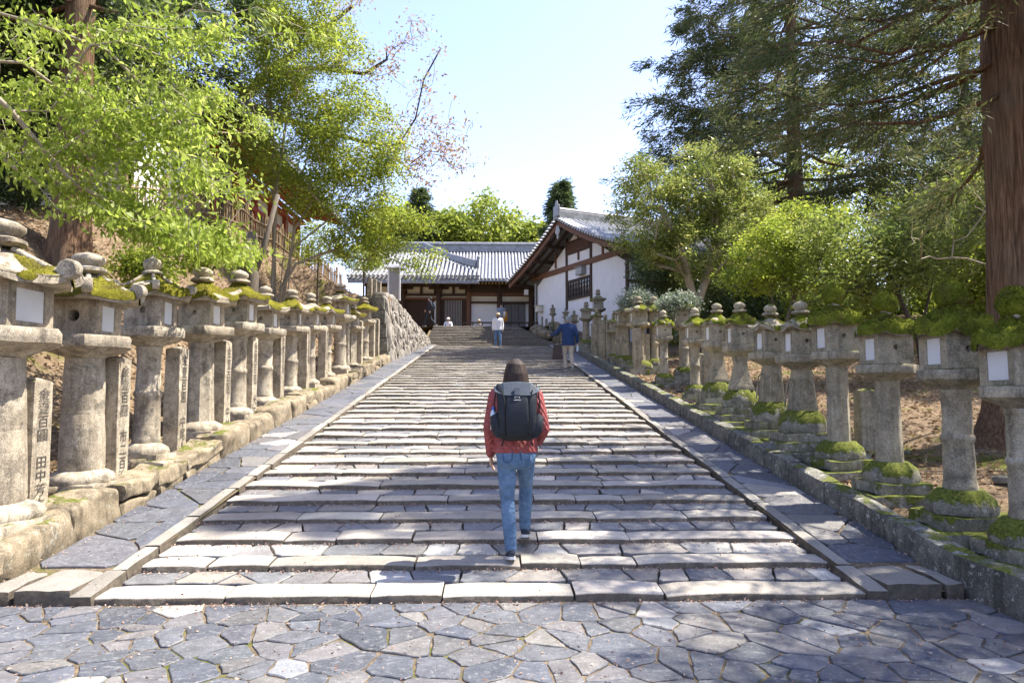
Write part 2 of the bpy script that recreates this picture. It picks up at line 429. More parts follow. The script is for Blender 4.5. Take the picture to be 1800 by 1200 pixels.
def stone_mesh(rings, thick, lip, dz, rg, mb=None, zfun=None, dome=0.0025):
    cx, cy, res = rings; n = len(res); tx, ty = rg.uniform(-0.012, 0.012), rg.uniform(-0.012, 0.012)
    vs = []
    for (k, z) in ((1.0, -thick), (1.0, -lip), (None, 0.0)):
        for (x, y) in res:
            dx, dy = x - cx, y - cy; r = math.hypot(dx, dy) or 1
            q = 1.0 if k else max(0.4, (r - lip * 1.1) / r)
            ox, oy = dx * q, dy * q
            zz = z + dz + (tx * ox + ty * oy if z > -thick else 0) + (0 if k else rg.uniform(-dome, dome) * 0.6)
            if zfun: zz += zfun(cx + ox, cy + oy)
            vs.append((ox, oy, zz))
    zc = dz + dome + (zfun(cx, cy) if zfun else 0); vs.append((0, 0, zc))
    fs = []
    for j in range(2):
        for i in range(n):
            i2 = (i + 1) % n; fs.append((j * n + i, j * n + i2, (j + 1) * n + i2, (j + 1) * n + i))
    for i in range(n): fs.append((2 * n + i, 2 * n + (i + 1) % n, 3 * n))
    if mb is not None:
        mb.add([(cx + x, cy + y, z) for x, y, z in vs], fs); return None
    me = bpy.data.meshes.new('paving_stone'); me.from_pydata(vs, [], fs); me.update(); return me
def sites_grid(x0, x1, y0, y1, sx, sy, rg, jit=0.45, drop=0.0):
    out = []; r = 0; y = y0 + sy * 0.5
    while y < y1:
        x = x0 + sx * (0.25 if r % 2 else 0.75)
        while x < x1:
            if rg.random() >= drop:
                px, py = x + rg.uniform(-jit, jit) * sx, y + rg.uniform(-jit, jit) * sy
                if x0 < px < x1 and y0 < py < y1: out.append((px, py))
            x += sx
        y += sy; r += 1
    return out
def paving(parent, x0, x1, y0, y1, sx, sy, seed, z=None, gap=0.0032, thick=0.10, lip=0.005, drop=0.12, joined=None, name='paving_stone', pale=0.07, dzr=0.004, mat='flag', relax=0, tint=None):
    rg = random.Random(seed); cells = voronoi(sites_grid(x0, x1, y0, y1, sx, sy, rg, drop=drop), x0, x1, y0, y1, relax)
    for c in cells:
        if abs(area(c)) < 0.003: continue
        pr = piece_rings(c, gap, rg)
        if pr is None: continue
        dz = rg.uniform(-dzr, dzr); zc = z(pr[0], pr[1]) if z else 0.0
        if joined is not None:
            stone_mesh(pr, thick, lip, dz, rg, joined, z or (lambda a, b: 0.0)); continue
        zf = (lambda a, b, zc=zc: z(a, b) - zc) if z else None
        me = stone_mesh(pr, thick, lip, dz, rg, None, zf)
        o = mobj(name, me, M[mat], parent, (pr[0], pr[1], zc), smooth=25)
        if rg.random() < pale:
            k = rg.uniform(1.8, 2.6); o.color = (k * 1.04, k, k * 0.92, 1)
        else:
            k = rg.uniform(0.8, 1.15); o.color = (k, k, k * rg.uniform(0.98, 1.08), 1)
        if tint: o.color = tuple(a * b for a, b in zip(o.color, (*tint, 1)))
# the forecourt
pv = MB(); pv.add([(-14, -12, -0.010), (14, -12, -0.010), (14, Y0 + 0.1, -0.010), (-14, Y0 + 0.1, -0.010)], [(0, 1, 2, 3)])
plaza = pv.build('stone_pavement', M['joint']); tag(plaza, 'pavement of irregular blue-grey flagstones before the stairs', 'pavement', kind='structure')
paving(plaza, -4.3, 4.9, 2.8, 5.02, 0.205, 0.17, 11, drop=0.42, pale=.05)
jm = MB(); rgj = random.Random(5)
for (a, b, c, d) in ((-9, -4.3, -6, 5.02), (4.9, 9, -6, 5.02), (-4.3, 4.9, -6, 2.8)):
    paving(None, a, b, c, d, 0.28, 0.25, 21 + int(a), joined=jm, drop=.35)
o = jm.build('paving_stones', M['flag'], plaza, smooth=25); tag(o, kind='stuff')
# ------------------------------------------------------------------ the long flight of stairs
st = MB()
st.add([(X_SL - 0.9, Y0, -0.06), (X_SR + 0.9, Y0, -0.06), (X_SR + 0.9, YL, ZL - 0.075), (X_SL - 0.9, YL, ZL - 0.075)], [(0, 1, 2, 3)])
st.add([(X_SL - 0.9, YL, ZL - 0.02), (X_SR + 1.2, YL, ZL - 0.02), (X_SR + 1.2, U0 + 0.1, ZL - 0.02), (X_SL - 0.9, U0 + 0.1, ZL - 0.02)], [(0, 1, 2, 3)])
stairs = st.build('stone_stairs', M['joint']); tag(stairs, 'long flight of low worn stone steps climbing to the temple', 'stairs', kind='structure')
def nose_mesh(L, depth, h, rg, tilt=0.0):
    """one long step stone, worn: origin at the middle of its lower front edge"""
    nx = max(4, int(L / 0.14)); prof = [(0.0, -0.10), (0.0, h * 0.72), (0.006, h * 0.90), (0.020, h * 0.985), (depth * 0.5, h), (depth - 0.012, h * 0.99), (depth, h * 0.86), (depth, -0.05)]
    m = len(prof); vs = []; sd = rg.uniform(0, 99); pw = rg.uniform(2, 6)
    for i in range(nx + 1):
        u = i / nx; x = (u - 0.5) * L
        e = min(u, 1 - u) * L                  # rounded ends
        er = max(0, 1 - e / 0.035)
        wv = 0.022 * nz(x * 1.3, sd, 0, 1.6) + 0.008 * nz(x, sd + 4, 0, 8)
        wb = 0.04 * nz(x * 1.2, sd + 50, 0, 1.5)
        dzz = 0.010 * nz(x, sd + 20, 0, 1.5) + 0.004 * nz(x, sd + 9, 0, 9)
        for j, (y, z) in enumerate(prof):
            f = y / depth
            yy = y + lerp(wv, wb, f); zz = z
            if z > 0: zz = z + dzz + tilt * y - er * 0.010
            yy += er * 0.012 * (1 - 2 * f)
            if j in (1, 2): yy += 0.007 * nz(x, z * 30, sd, 14)
            vs.append((x, yy, zz))
    fs = []
    for i in range(nx):
        for j in range(m - 1): fs.append((i * m + j, (i + 1) * m + j, (i + 1) * m + j + 1, i * m + j + 1))
    fs.append(tuple(range(m))); fs.append(tuple(nx * m + j for j in range(m - 1, -1, -1)))
    me = bpy.data.meshes.new('step_stone'); me.from_pydata(vs, [], fs); me.update(); return me
rg = random.Random(3)
jt = MB()
for k in range(N1):
    yk, zk = Y0 + TREAD * k, RISE * k
    x = X_SL + rg.uniform(-0.03, 0.06); xe = X_SR + rg.uniform(-0.06, 0.03); cuts = [x]
    while cuts[-1] < xe - 0.55: cuts.append(cuts[-1] + rg.choice((0.5, 0.7, 0.85, 1.0, 1.2, 1.45)) * rg.uniform(0.9, 1.12))
    cuts[-1] = xe
    if len(cuts) > 2 and cuts[-1] - cuts[-2] < 0.4: cuts.pop(-2)
    dp = rg.uniform(0.24, 0.30)
    for a, b in zip(cuts[:-1], cuts[1:]):
        h = HN + rg.uniform(-0.008, 0.012)
        me = nose_mesh(b - a - rg.uniform(0.008, 0.018), dp * rg.uniform(0.92, 1.1), h, rg, TS)
        o = mobj('step_stone', me, M['nose'], stairs, ((a + b) / 2, yk + rg.uniform(-0.015, 0.012), zk), (0, 0, rg.uniform(-0.008, 0.008)), smooth=60)
        q = rg.uniform(0.82, 1.12); o.color = (q, q * rg.uniform(0.97, 1.0), q * rg.uniform(0.93, 1.0), 1)
    zt = zk + HN - 0.004
    if k < 13: paving(stairs, X_SL + 0.02, X_SR - 0.02, yk + dp + 0.015, yk + TREAD + 0.01, 0.31, 0.23, 100 + k, z=lambda a, b, zt=zt, yk=yk: zt + TS * (b - yk), gap=0.004, thick=0.06, lip=0.005, drop=0.1, tint=(1.7, 1.62, 1.45), pale=0.12)
    else: paving(stairs, X_SL + 0.02, X_SR - 0.02, yk + dp + 0.015, yk + TREAD + 0.01, 0.36, 0.3, 100 + k, z=lambda a, b, zt=zt, yk=yk: zt + TS * (b - yk), gap=0.004, thick=0.06, lip=0.005, drop=0.1, joined=jt)
jt2 = MB(); paving(None, X_SL - 0.7, X_SR + 0.9, YL + 0.0, U0 - 0.02, 0.45, 0.4, 77, z=lambda a, b: ZL + 0.005, joined=jt)
o = jt.build('tread_stones', M['flag'], stairs, smooth=25); tag(o, kind='stuff'); o.color = (2.2, 2.05, 1.8, 1)
# the flagged ramps either side, each with a line of edge stones
def ramp(name, xa, xb, edge_x, label, seed):
    b = MB(); b.add([(xa, Y0, 0.045), (xb, Y0, 0.045), (xb, YL + 0.6, ZL + 0.045 + SLOPE * .6), (xa, YL + 0.6, ZL + 0.045 + SLOPE * .6)], [(0, 1, 2, 3)])
    r_ = b.build(name, M['joint']); tag(r_, label, 'ramp', kind='structure')
    zf = lambda x, y: SLOPE * (y - Y0) + 0.062
    rg = random.Random(seed)
    ex0, ex1 = (edge_x - 0.13, edge_x) if edge_x < 0 else (edge_x, edge_x + 0.13)
    px0, px1 = (xa, ex0) if edge_x < 0 else (ex1, xb)
    y = Y0 - 0.02
    while y < YL:
        L = rg.uniform(0.45, 1.0)
        if y < Y0: L = 0.5
        me = rock((0.125 if y > Y0 else 0.16, L - 0.012, 0.19), n=3, rough=0.008, rnd=0.2, seed=rg.uniform(0, 50), fr=5)
        o = mobj('edge_stone', me, M['nose'], r_, ((ex0 + ex1) / 2 + rg.uniform(-0.012, 0.012), y + L / 2, zf(0, y + L / 2) - 0.182), (math.atan(SLOPE), 0, rg.uniform(-0.02, 0.02)), smooth=50)
        q = rg.uniform(0.62, 0.95); o.color = (q, q, q, 1)
        y += L
    # big end stones at the foot
    for i, (w_, xo) in enumerate(((0.42, 0.21), (abs(px1 - px0) - 0.44, 0.43 + (abs(px1 - px0) - 0.44) / 2))):
        me = rock((w_ - 0.02, 0.55, 0.20), n=5, rough=0.016, rnd=0.25, seed=seed + i, fr=4)
        xx = px1 - xo if edge_x < 0 else px0 + xo
        mobj('end_stone', me, M['nose'], r_, (xx, Y0 + 0.25, -0.09), smooth=50).color = (0.62, 0.62, 0.62, 1)
    paving(r_, px0, px1, Y0 + 0.54, 17.0, 0.34, 0.42, seed, z=zf, gap=0.0045, thick=0.08, drop=0.15)
    jj = MB(); paving(None, px0, px1, 17.0, YL + 0.5, 0.4, 0.46, seed + 1, z=zf, joined=jj)
    tag(jj.build('ramp_stones', M['flag'], r_, smooth=25), kind='stuff')
ramp('left_ramp', XL_WALL + 0.02, X_SL, X_SL, 'flagged ramp strip between the stairs and the low rubble wall', 31)
ramp('right_ramp', X_SR, XR_KERB, X_SR, 'flagged ramp strip between the stairs and the mossy kerb', 41)
# the upper, steeper flight
us = MB(); ylast = U0 + UT * NU
us.add([(-3.5, U0, ZL - 0.1), (3.4, U0, ZL - 0.1), (1.4, ylast, ZP - 0.1), (-3.5, ylast, ZP - 0.1)], [(0, 1, 2, 3)])
upper = us.build('upper_stairs', M['joint']); tag(upper, 'steeper upper flight of stone steps below the temple hall', 'stairs', kind='structure')
rg = random.Random(9)
for k in range(NU):
    yk, zk = U0 + UT * k, ZL + UR * k
    x = -3.5; xe = lerp(3.35, 1.35, k / NU); cuts = [x]
    while cuts[-1] < xe - 0.5: cuts.append(cuts[-1] + rg.uniform(0.55, 1.3))
    cuts[-1] = xe
    for a, b in zip(cuts[:-1], cuts[1:]):
        me = nose_mesh(b - a - 0.015, UT + 0.03, UR + rg.uniform(-0.015, 0.012), rg)
        o = mobj('step_stone', me, M['nose'], upper, ((a + b) / 2, yk + rg.uniform(-0.03, 0.03), zk), smooth=60)
        q = rg.uniform(0.5, 0.8); o.color = (q, q * 0.98, q * 0.93, 1)
up = MB(); up.add([(-4.5, ylast, ZP), (1.5, ylast, ZP), (7, 38.5, ZP), (14, 38.5, ZP), (14, 60, ZP), (-16, 60, ZP), (-16, 44, ZP), (-4.5, 44, ZP)], [tuple(range(8))])
o = up.build('temple_court', M['joint']); tag(o, 'level earthen court in front of the temple hall', 'court', kind='structure')
# rough bank of boulders filling the corner right of the upper flight
rg = random.Random(19)
for i in range(26):
    t = rg.random(); y = lerp(34.6, 39.8, t); x = lerp(3.3, 1.45, t) + rg.uniform(0.15, 2.4)
    d = (rg.uniform(.4, .9), rg.uniform(.4, .8), rg.uniform(.3, .6)); me = rock(d, 4, 0.07, 0.6, rg.uniform(0, 99), 2.5)
    o = mobj('boulder', me, M['wall_rock'], None, (x, y, lerp(ZL, ZP, t) - 0.2 + rg.uniform(0, .15)), (rg.uniform(-.2, .2), rg.uniform(-.2, .2), rg.uniform(0, 3)), smooth=55)
    tag(o, 'rough grey boulder in the bank right of the upper flight', 'boulder', 'boulders beside the upper flight')
# ------------------------------------------------------------------ left low wall, right kerb
lw = empty('retaining_wall', (XL_WALL, Y0, 0), label='low rubble stone wall under the sunlit row of lanterns', cat='wall')
rg = random.Random(23); y = 1.5
while y < 24.3:
    L = rg.uniform(0.5, 1.15); h = 0.31 + rg.uniform(-0.04, 0.05)
    parts = [(h + 0.12, 0.0)] if rg.random() < 0.65 else [(h * 0.5 + 0.12, 0.0), (h * 0.52, h * 0.5 + 0.11)]
    for (hh, zo) in parts:
        me = rock((0.42, L - 0.015, hh), n=9, rough=0.06, rnd=0.3, seed=rg.uniform(0, 99), fr=2.6)
        yy = y + L / 2
        mobj('wall_stone', me, M['wall_rock'], lw, (-0.20 + rg.uniform(-.02, .02), yy - Y0, S(yy) - 0.12 + zo), (math.atan(SLOPE) if yy > Y0 else 0, rg.uniform(-0.03, 0.03), 0), smooth=50)
    y += L
rk = empty('stone_kerb', (XR_KERB, Y0, 0), label='mossy kerb of squared stones along the shaded row of lanterns', cat='kerb')
y = 1.5
while y < 33.4:
    L = rg.uniform(0.55, 1.2); yy = y + L / 2
    me = rock((0.2, L - 0.01, 0.38), n=5, rough=0.02, rnd=0.25, seed=rg.uniform(0, 99), fr=4)
    mobj('kerb_stone', me, M['kerb_rock'], rk, (0.11 + rg.uniform(-.015, .015), yy - Y0, S(yy) - 0.10 + rg.uniform(-.012, .012)), (math.atan(SLOPE) if yy > Y0 else 0, 0, rg.uniform(-.02, .02)), smooth=50)
    y += L
# ------------------------------------------------------------------ stone lanterns
M['paper'] = mat_plain('paper_pane', (0.62, 0.63, 0.64), 0.8, 0.05, 3, bump=0)
M['hole'] = mat_plain('hollow_stone', (0.05, 0.045, 0.04), 0.9, 0.2, 20)
M['carve_shade'] = mat_plain('carved_letter_shade', (0.07, 0.06, 0.05), 0.9, 0.3, 30)  # dark tone paints the shade inside carved strokes onto flat letters
def roof_pt(Rr, h, sides, rot, up, t, th, soft=0.12):
    q = 1.0; cr = 0.0
    if sides:
        w_ = 2 * math.pi / sides; a = ((th - rot) % w_) - math.pi / sides
        q = lerp(math.cos(math.pi / sides) / math.cos(a), 1.0, soft); cr = (abs(a) / (math.pi / sides)) ** 3
    r = Rr * t * lerp(1, q, min(1, t * 1.5))
    z = h * max(0.0, 1 - t) ** 1.35 + up * cr * t ** 4
    return r * math.cos(th), r * math.sin(th), z
def roof_mesh(Rr, h, sides, rot, up, eave, rg, n=36, rough=0.012):
    ts = [0.16, 0.3, 0.45, 0.6, 0.75, 0.88, 0.97, 1.0]; vs = []; sd = rg.uniform(0, 99)
    def ring(t, dz, k=1.0):
        for j in range(n):
            th = 2 * math.pi * j / n; x, y, z = roof_pt(Rr, h, sides, rot, up, t, th)
            d = rough * nz(x + sd, y, z, 5) + rough * 0.5 * nz(x + sd, y, z, 14)
            vs.append((x * k + d, y * k + d, z + dz + d))
    for t in ts: ring(t, 0.0)
    ring(1.0, -eave); ring(0.86, -eave - 0.005 - 0.0, 1.0); ring(0.5, -eave * 1.0 - h * 0.32)
    # flatten the underside
    m = len(ts) + 3
    for j in range(n):
        k = (m - 1) * n + j; vs[k] = (vs[k][0], vs[k][1], -eave * 0.6)
        k = (m - 2) * n + j; vs[k] = (vs[k][0], vs[k][1], lerp(vs[k][2], -eave * 0.7, 0.75))
    fs = []
    for i in range(m - 1):
        for j in range(n): fs.append((i * n + j, i * n + (j + 1) % n, (i + 1) * n + (j + 1) % n, (i + 1) * n + j))
    fs.append(tuple(range(n - 1, -1, -1))); fs.append(tuple((m - 1) * n + j for j in range(n)))
    fs = [f[::-1] for f in fs]
    b = MB(); b.add(vs, fs); return b
def moss_cap(Rr, h, sides, rot, up, amount, thick, rg, n=60, hang=0.0):
    """a lumpy cushion over the roof; where the moss is bare the cushion dips under the stone"""
    ts = [0.12 + 0.88 * i / 15 for i in range(16)] + [1.03, 1.04]; vs = []; sd = rg.uniform(0, 99); m = len(ts)
    for i, t in enumerate(ts):
        for j in range(n):
            th = 2 * math.pi * j / n; x, y, z = roof_pt(Rr, h, sides, rot, up, min(t, 1.02), th)
            a = nz(x + sd, y, 0, 2.3 / Rr * 0.6) * 1.0 + 0.55 * nz(x, y + sd, 0, 5.5 / Rr * 0.6)
            k = (a + amount) ; k = max(-0.5, min(1, k * 2.2))
            lump = 0.75 + 0.7 * nz(x * 1.0 + sd, y, 4, 14) + 0.5 * nz(x + sd, y, 9, 34)
            d = thick * k * max(0.25, lump)
            if k < 0: d = thick * k * 0.6 - 0.012
            if i >= m - 2:
                dr = 1 + (0.02 if k > 0.1 else -0.03); x *= dr; y *= dr
                z -= (thick * 0.6 * (i - m + 3)) * (1 if k > 0.1 else 0.3) + hang * max(0, k) * (0.4 + nz(x + sd, y, 2, 9)) * (i - m + 3) * 0.5
                d *= 0.5
            vs.append((x, y, z + d))
    fs = [(i * n + j, (i + 1) * n + j, (i + 1) * n + (j + 1) % n, i * n + (j + 1) % n) for i in range(m - 1) for j in range(n)]
    b = MB(); b.add(vs, fs); return b
def moss_fuzz(src, rg, count, size):
    """short upright moss blades scattered over a cushion mesh"""
    V = src.v; b = MB(); k = 0
    fs = rg.choices(src.f, k=count)
    for f in fs:
        u, v = rg.random(), rg.random(); a, b_, c, d = (Vector(V[i]) for i in f)
        p = a.lerp(b_, u).lerp(d.lerp(c, u), v); nrm = (b_ - a).cross(d - a)
        nrm = nrm.normalized() if nrm.length > 1e-9 else Vector((0, 0, 1))
        q = (nrm + Vector((rg.uniform(-.7, .7), rg.uniform(-.7, .7), rg.uniform(-.5, .5)))).normalized()
        s = size * rg.uniform(0.5, 1.3); t = q.orthogonal().normalized() * s * 0.28
        t = Matrix.Rotation(rg.uniform(0, 6.28), 3, q) @ t
        b.add([p - t - nrm * 0.004, p + t - nrm * 0.004, p + q * s], [(0, 1, 2)])
    return b
def chamber(w_, h, side, hole, rg, sides=4, wx=0.62, wh=0.72, thr=False):
    """the light box: a recessed window in the face towards the stairs, a round hole in the lower face"""
    b = MB(); x = w_ / 2; d = 0.022; n = 16; r = hole; zc = h * 0.55
    # top/bottom slabs are closed by the neighbours; back and far walls
    v = [(-x * side, -x, 0), (-x * side, x, 0), (-x * side, x, h), (-x * side, -x, h)]; b.add(v, [(0, 1, 2, 3)])
    # face with the window (at +x*side)
    ww, hh = w_ * wx / 2, h * wh / 2; z0 = h * 0.5
    X = x * side
    o = [(X, -x, 0), (X, x, 0), (X, x, h), (X, -x, h)]; i_ = [(X, -ww, z0 - hh), (X, ww, z0 - hh), (X, ww, z0 + hh), (X, -ww, z0 + hh)]
    k_ = [(X - d * side, a[1], a[2]) for a in i_]
    b.add(o + i_ + k_, [(0, 1, 5, 4), (1, 2, 6, 5), (2, 3, 7, 6), (3, 0, 4, 7), (4, 5, 9, 8), (5, 6, 10, 9), (6, 7, 11, 10), (7, 4, 8, 11), (8, 9, 10, 11)])
    # faces with holes at -y and +y
    for sy in (-1, 1):
        Y = x * sy; sq = []; ci = []; cj = []
        for k in range(n):
            t = 2 * math.pi * (k + 0.5) / n; c, s_ = math.cos(t), math.sin(t); q = max(abs(c), abs(s_))
            sq.append((c / q * x, Y, (s_ / q * 0.5 + 0.5) * h)); ci.append((c * r, Y, zc + s_ * r)); cj.append((c * r, 0 if thr else Y - sy * 0.05, zc + s_ * r))
        fs = [(k, (k + 1) % n, n + (k + 1) % n, n + k) for k in range(n)] + [(n + k, n + (k + 1) % n, 2 * n + (k + 1) % n, 2 * n + k) for k in range(n)]
        b.add(sq + ci + cj, fs)
        # corner fillers of the square
        for (sx, sz) in ((1, 1), (-1, 1), (-1, -1), (1, -1)):
            cs = [p for p in sq if p[0] * sx >= x * 0.999 - 1e-6 and (p[2] - h / 2) * sz > 0]; ct = [p for p in sq if abs((p[2] - h / 2) * sz - h / 2) < 1e-6 and p[0] * sx > 0]
            if cs and ct:
                pa = max(cs, key=lambda p: abs(p[2] - h / 2)); pb = max(ct, key=lambda p: abs(p[0])); b.add([pa, (x * sx, Y, h / 2 + h / 2 * sz), pb], [(0, 1, 2)])
        if not thr: b.add([p for p in cj], [tuple(range(n))])
    return b, (X - d * side + 0.004 * side, ww, hh, z0)
def scroll(rg, r, wd):
    """the curled fern-head at a roof corner, built pointing along +x, its spiral faces on +-y"""
    b = MB(); n = 20
    b.ploft([(r * 0.96, -wd / 2), (r, -wd / 2 + 0.008), (r, wd / 2 - 0.008), (r * 0.96, wd / 2)], n=n)
    b.v = [(x, z, y) for x, y, z in b.v]; b.f = [f[::-1] for f in b.f]
    for sy in (-1, 1):
        pts = []
        for i in range(36):
            t = i / 35; a = t * 4.6 * math.pi; q = r * (0.90 - 0.80 * t); pts.append((q * math.cos(a), sy * wd / 2, q * math.sin(a)))
        b.tube(pts, r * 0.062, n=5)
    return b
def lantern(loc, H, o_):
    """o_: dict of options; origin at the underside of the lowest stone"""
    rg = random.Random(o_.get('seed', 1)); side = o_['side']; k = o_.get('w', 1.0); ms = o_.get('mat', 'granite'); bm = o_.get('bmat', ms)
    f = o_.get('f', (0.11, 0.45, 0.095, 0.14, 0.115, 0.09)); tot = sum(f); hb, hs, hp, hc, hr, hf = [H * q / tot for q in f]
    root = empty('stone_lantern', loc, rg.uniform(-0.06, 0.06)); root.rotation_euler[0] = rg.uniform(-0.012, 0.012); root.rotation_euler[1] = rg.uniform(-0.012, 0.012)
    lean = o_.get('lod', 0)
    sr = H * 0.092 * k; z = 0.0; sd = rg.uniform(0, 90)
    # base: squared blocks, then a lotus disc or plinth
    tiers = o_.get('tiers', 1)
    if tiers:
        top_w = sr * 2 * 1.75 * o_.get('bw', 1.0); hh = hb * (0.55 if o_.get('lotus', True) else 1.0)
        for i in range(tiers):
            th = hh / tiers; ww = top_w * (1 + 0.42 * (tiers - 1 - i)) * rg.uniform(0.96, 1.04)
            if tiers > 1 and i < tiers - 1 and not lean:      # lower tiers are two blocks side by side
                sp = rg.uniform(0.4, 0.6)
                for a, b in ((0, sp), (sp, 1)):
                    me = rock((ww, ww * (b - a) - 0.012, th), 5, 0.022, 0.22, rg.uniform(0, 99), 4)
                    mobj('base_stone', me, M[bm], root, (0, ww * ((a + b) / 2 - 0.5), z), smooth=50)
            else:
                me = rock((ww, ww, th), 5 if not lean else 3, 0.022, 0.18, rg.uniform(0, 99), 4)
                mobj('base_stone', me, M[bm], root, (0, 0, z), (0, 0, rg.uniform(-.05, .05)), smooth=50)
            z += th - 0.004
        hb2 = hb - z
    else: hb2 = hb
    if hb2 > 0.02:
        b = MB(); bt = o_.get('plinth', 0); sr0 = sr; sr = sr * lerp(1, o_.get('bw', 1.0), .8)
        if bt: b.ploft([(sr * 1.75, 0), (sr * 1.8, hb2 * .1), (sr * 1.75, hb2 * .6), (sr * 1.5, hb2)], 4, math.pi / 4 * 0, n=24, soft=.08, rough=.012, seed=sd)
        else: b.ploft([(sr * 1.62, 0), (sr * 1.68, hb2 * 0.25), (sr * 1.55, hb2 * 0.62), (sr * 1.25, hb2 * 0.85), (sr * 1.14, hb2)], 0, n=36, rough=0.012, petal=(0, 3, 12, 0.09), seed=sd)
        b.build('lotus_base' if not bt else 'plinth', M[bm], root, (0, 0, z), smooth=55); z += hb2 - 0.004; sr = sr0
    # shaft
    st_ = o_.get('shaft', 'round'); b = MB(); q = sr
    if st_ == 'round': b.ploft([(q * 1.08, 0), (q * 1.10, hs * .03), (q * 1.06, hs * .055), (q * 1.03, hs * .07), (q, hs * .3), (q * .97, hs * .47), (q * 1.05, hs * .485), (q * 1.07, hs * .51), (q * 1.05, hs * .535), (q * .95, hs * .55), (q * .93, hs * .75), (q * .93, hs * .92), (q * 1.0, hs * .935), (q * 1.0, hs)], 0, n=28, rough=0.008, seed=sd)
    elif st_ == 'barrel': b.ploft([(q * 1.12, 0), (q * 1.16, hs * .03), (q * 1.14, hs * .3), (q * 1.09, hs * .49), (q * 1.07, hs * .5), (q * 1.09, hs * .51), (q * 1.06, hs * .525), (q * 1.08, hs * .54), (q * 1.03, hs * .8), (q * .98, hs)], 0, n=32, rough=0.01, seed=sd)
    elif st_ == 'oct': b.ploft([(q * 1.08, 0), (q * 1.08, hs * .02), (q * 1.0, hs * .5), (q * .98, hs)], 8, math.pi / 8, n=32, soft=.03, rough=0.008, seed=sd)
    elif st_ == 'square': b.ploft([(q * 1.06, 0), (q * 1.04, hs * .04), (q * .98, hs * .96), (q * .96, hs)], 4, 0, n=32, soft=.06, rough=0.008, seed=sd)
    elif st_ == 'panel':      # tapering square pier with an arched panel on each face
        b.ploft([(q * 1.5, 0), (q * 1.46, hs * .06), (q * 1.36, hs * .3), (q * 1.2, hs * .7), (q * 1.06, hs * .94), (q * 1.0, hs)], 4, math.pi / 4, n=32, soft=.1, rough=0.008, seed=sd)
    elif st_ == 'bell':       # splayed foot and a narrow waist
        b.ploft([(q * 1.7, 0), (q * 1.74, hs * .06), (q * 1.6, hs * .14), (q * 1.22, hs * .42), (q * .98, hs * .7), (q * .92, hs * .84), (q * 1.05, hs * .93), (q * 1.12, hs)], 4, math.pi / 4, n=32, soft=.12, rough=0.008, seed=sd)
    so = b.build('shaft', M[ms], root, (0, 0, z), smooth=42)
    if st_ == 'panel' and not lean:
        for (dx, dy) in ((side, 0), (0, -1)):
            p = MB(); n = 12; pts = []
            rr = q * 0.62
            for i in range(n + 1):
                t = math.pi * i / n; pts.append((rr * math.cos(t), hs * .62 + rr * 0.9 * math.sin(t)))
            pts = [(rr * 1.15, hs * 0.08)] + pts + [(-rr * 1.15, hs * 0.08)]
            P3 = []
            for (u, zz) in pts:
                dep = lerp(1.43, 1.05, zz / hs) * q * 0.985 * 1.0
                P3.append((dx * dep + (u if dx == 0 else 0), dy * dep + (u if dx != 0 else 0), zz))
            p.tube(P3, 0.011, n=5); p.build('panel_rim', M[ms], so, smooth=60)
    z += hs - 0.004
    # platform
    pr = H * 0.165 * lerp(1, k, 0.6) * o_.get('pw', 1.0); ps = o_.get('psides', 6); b = MB()
    prot = 0.0 if ps == 6 else (math.pi / 4 if ps == 4 else math.pi / 8)
    # polygon radius is to the corners
    b.ploft([(sr * 1.05, 0), (sr * 1.22, hp * .1), (pr * .80, hp * .34), (pr * .95, hp * .48), (pr * .99, hp * .52), (pr, hp * .56), (pr, hp * .88), (pr * .975, hp * .95), (pr * .70, hp)], ps, prot, n=48 if not lean else 24, soft=.05, rough=0.01, petal=(2, 3, ps * 4, 0.09) if o_.get('petals', 1) else None, seed=sd + 3)
    b.build('platform', M[ms], root, (0, 0, z), smooth=40); z += hp - 0.004
    # light chamber
    cw = o_.get('cw', 0.20) * H * lerp(1, k, 0.4); b, pane = chamber(cw, hc, side, o_.get('hole', 0.035) * (H / 2.4), rg, thr=o_.get('thr', False), wx=o_.get('wx', 0.5), wh=o_.get('wh', .74))
    co = b.build('light_chamber', M[ms], root, (0, 0, z), smooth=30, bevel=0.008 if not lean else 0)
    p = MB(); X, ww, hh, z0 = pane
    p.box((X, 0, z0), (0.006, ww * 2 - 0.006, hh * 2 - 0.006)); p.build('paper_pane', M['paper'], co)
    z += hc - 0.004
    # roof, moss, scrolls
    rr = H * 0.20 * lerp(1, k, 0.6) * o_.get('rw', 1.0); rs = o_.get('rsides', 6); rot = o_.get('rrot', 0.0); up = o_.get('up', 0.045) * H / 2.4; ev = H * o_.get('eave', 0.028)
    b = roof_mesh(rr, hr, rs, rot, up, ev, rg, n=36 if not lean else 18)
    ro = b.build('roof', M[ms], root, (0, 0, z + ev * 0.7), smooth=48)
    if o_.get('scroll'):
        for j in range(rs):
            a = rot + 2 * math.pi * j / rs
            sc_ = scroll(rg, o_['scroll'], o_['scroll'] * 1.15).build('roof_scroll', M[ms], ro, (rr * 1.0 * math.cos(a), rr * 1.0 * math.sin(a), up + o_['scroll'] * 0.25), (0, 0, a), smooth=50)
            q_ = MB(); q_.tube([(rr * 0.2, 0, hr * .80), (rr * .5, 0, hr * .48), (rr * .78, 0, hr * .20), (rr * .96, 0, up * .9)], [o_['scroll'] * .36] * 3 + [o_['scroll'] * .55], n=8)
            q_.build('roof_rib', M[ms], ro, None, (0, 0, a), smooth=60)
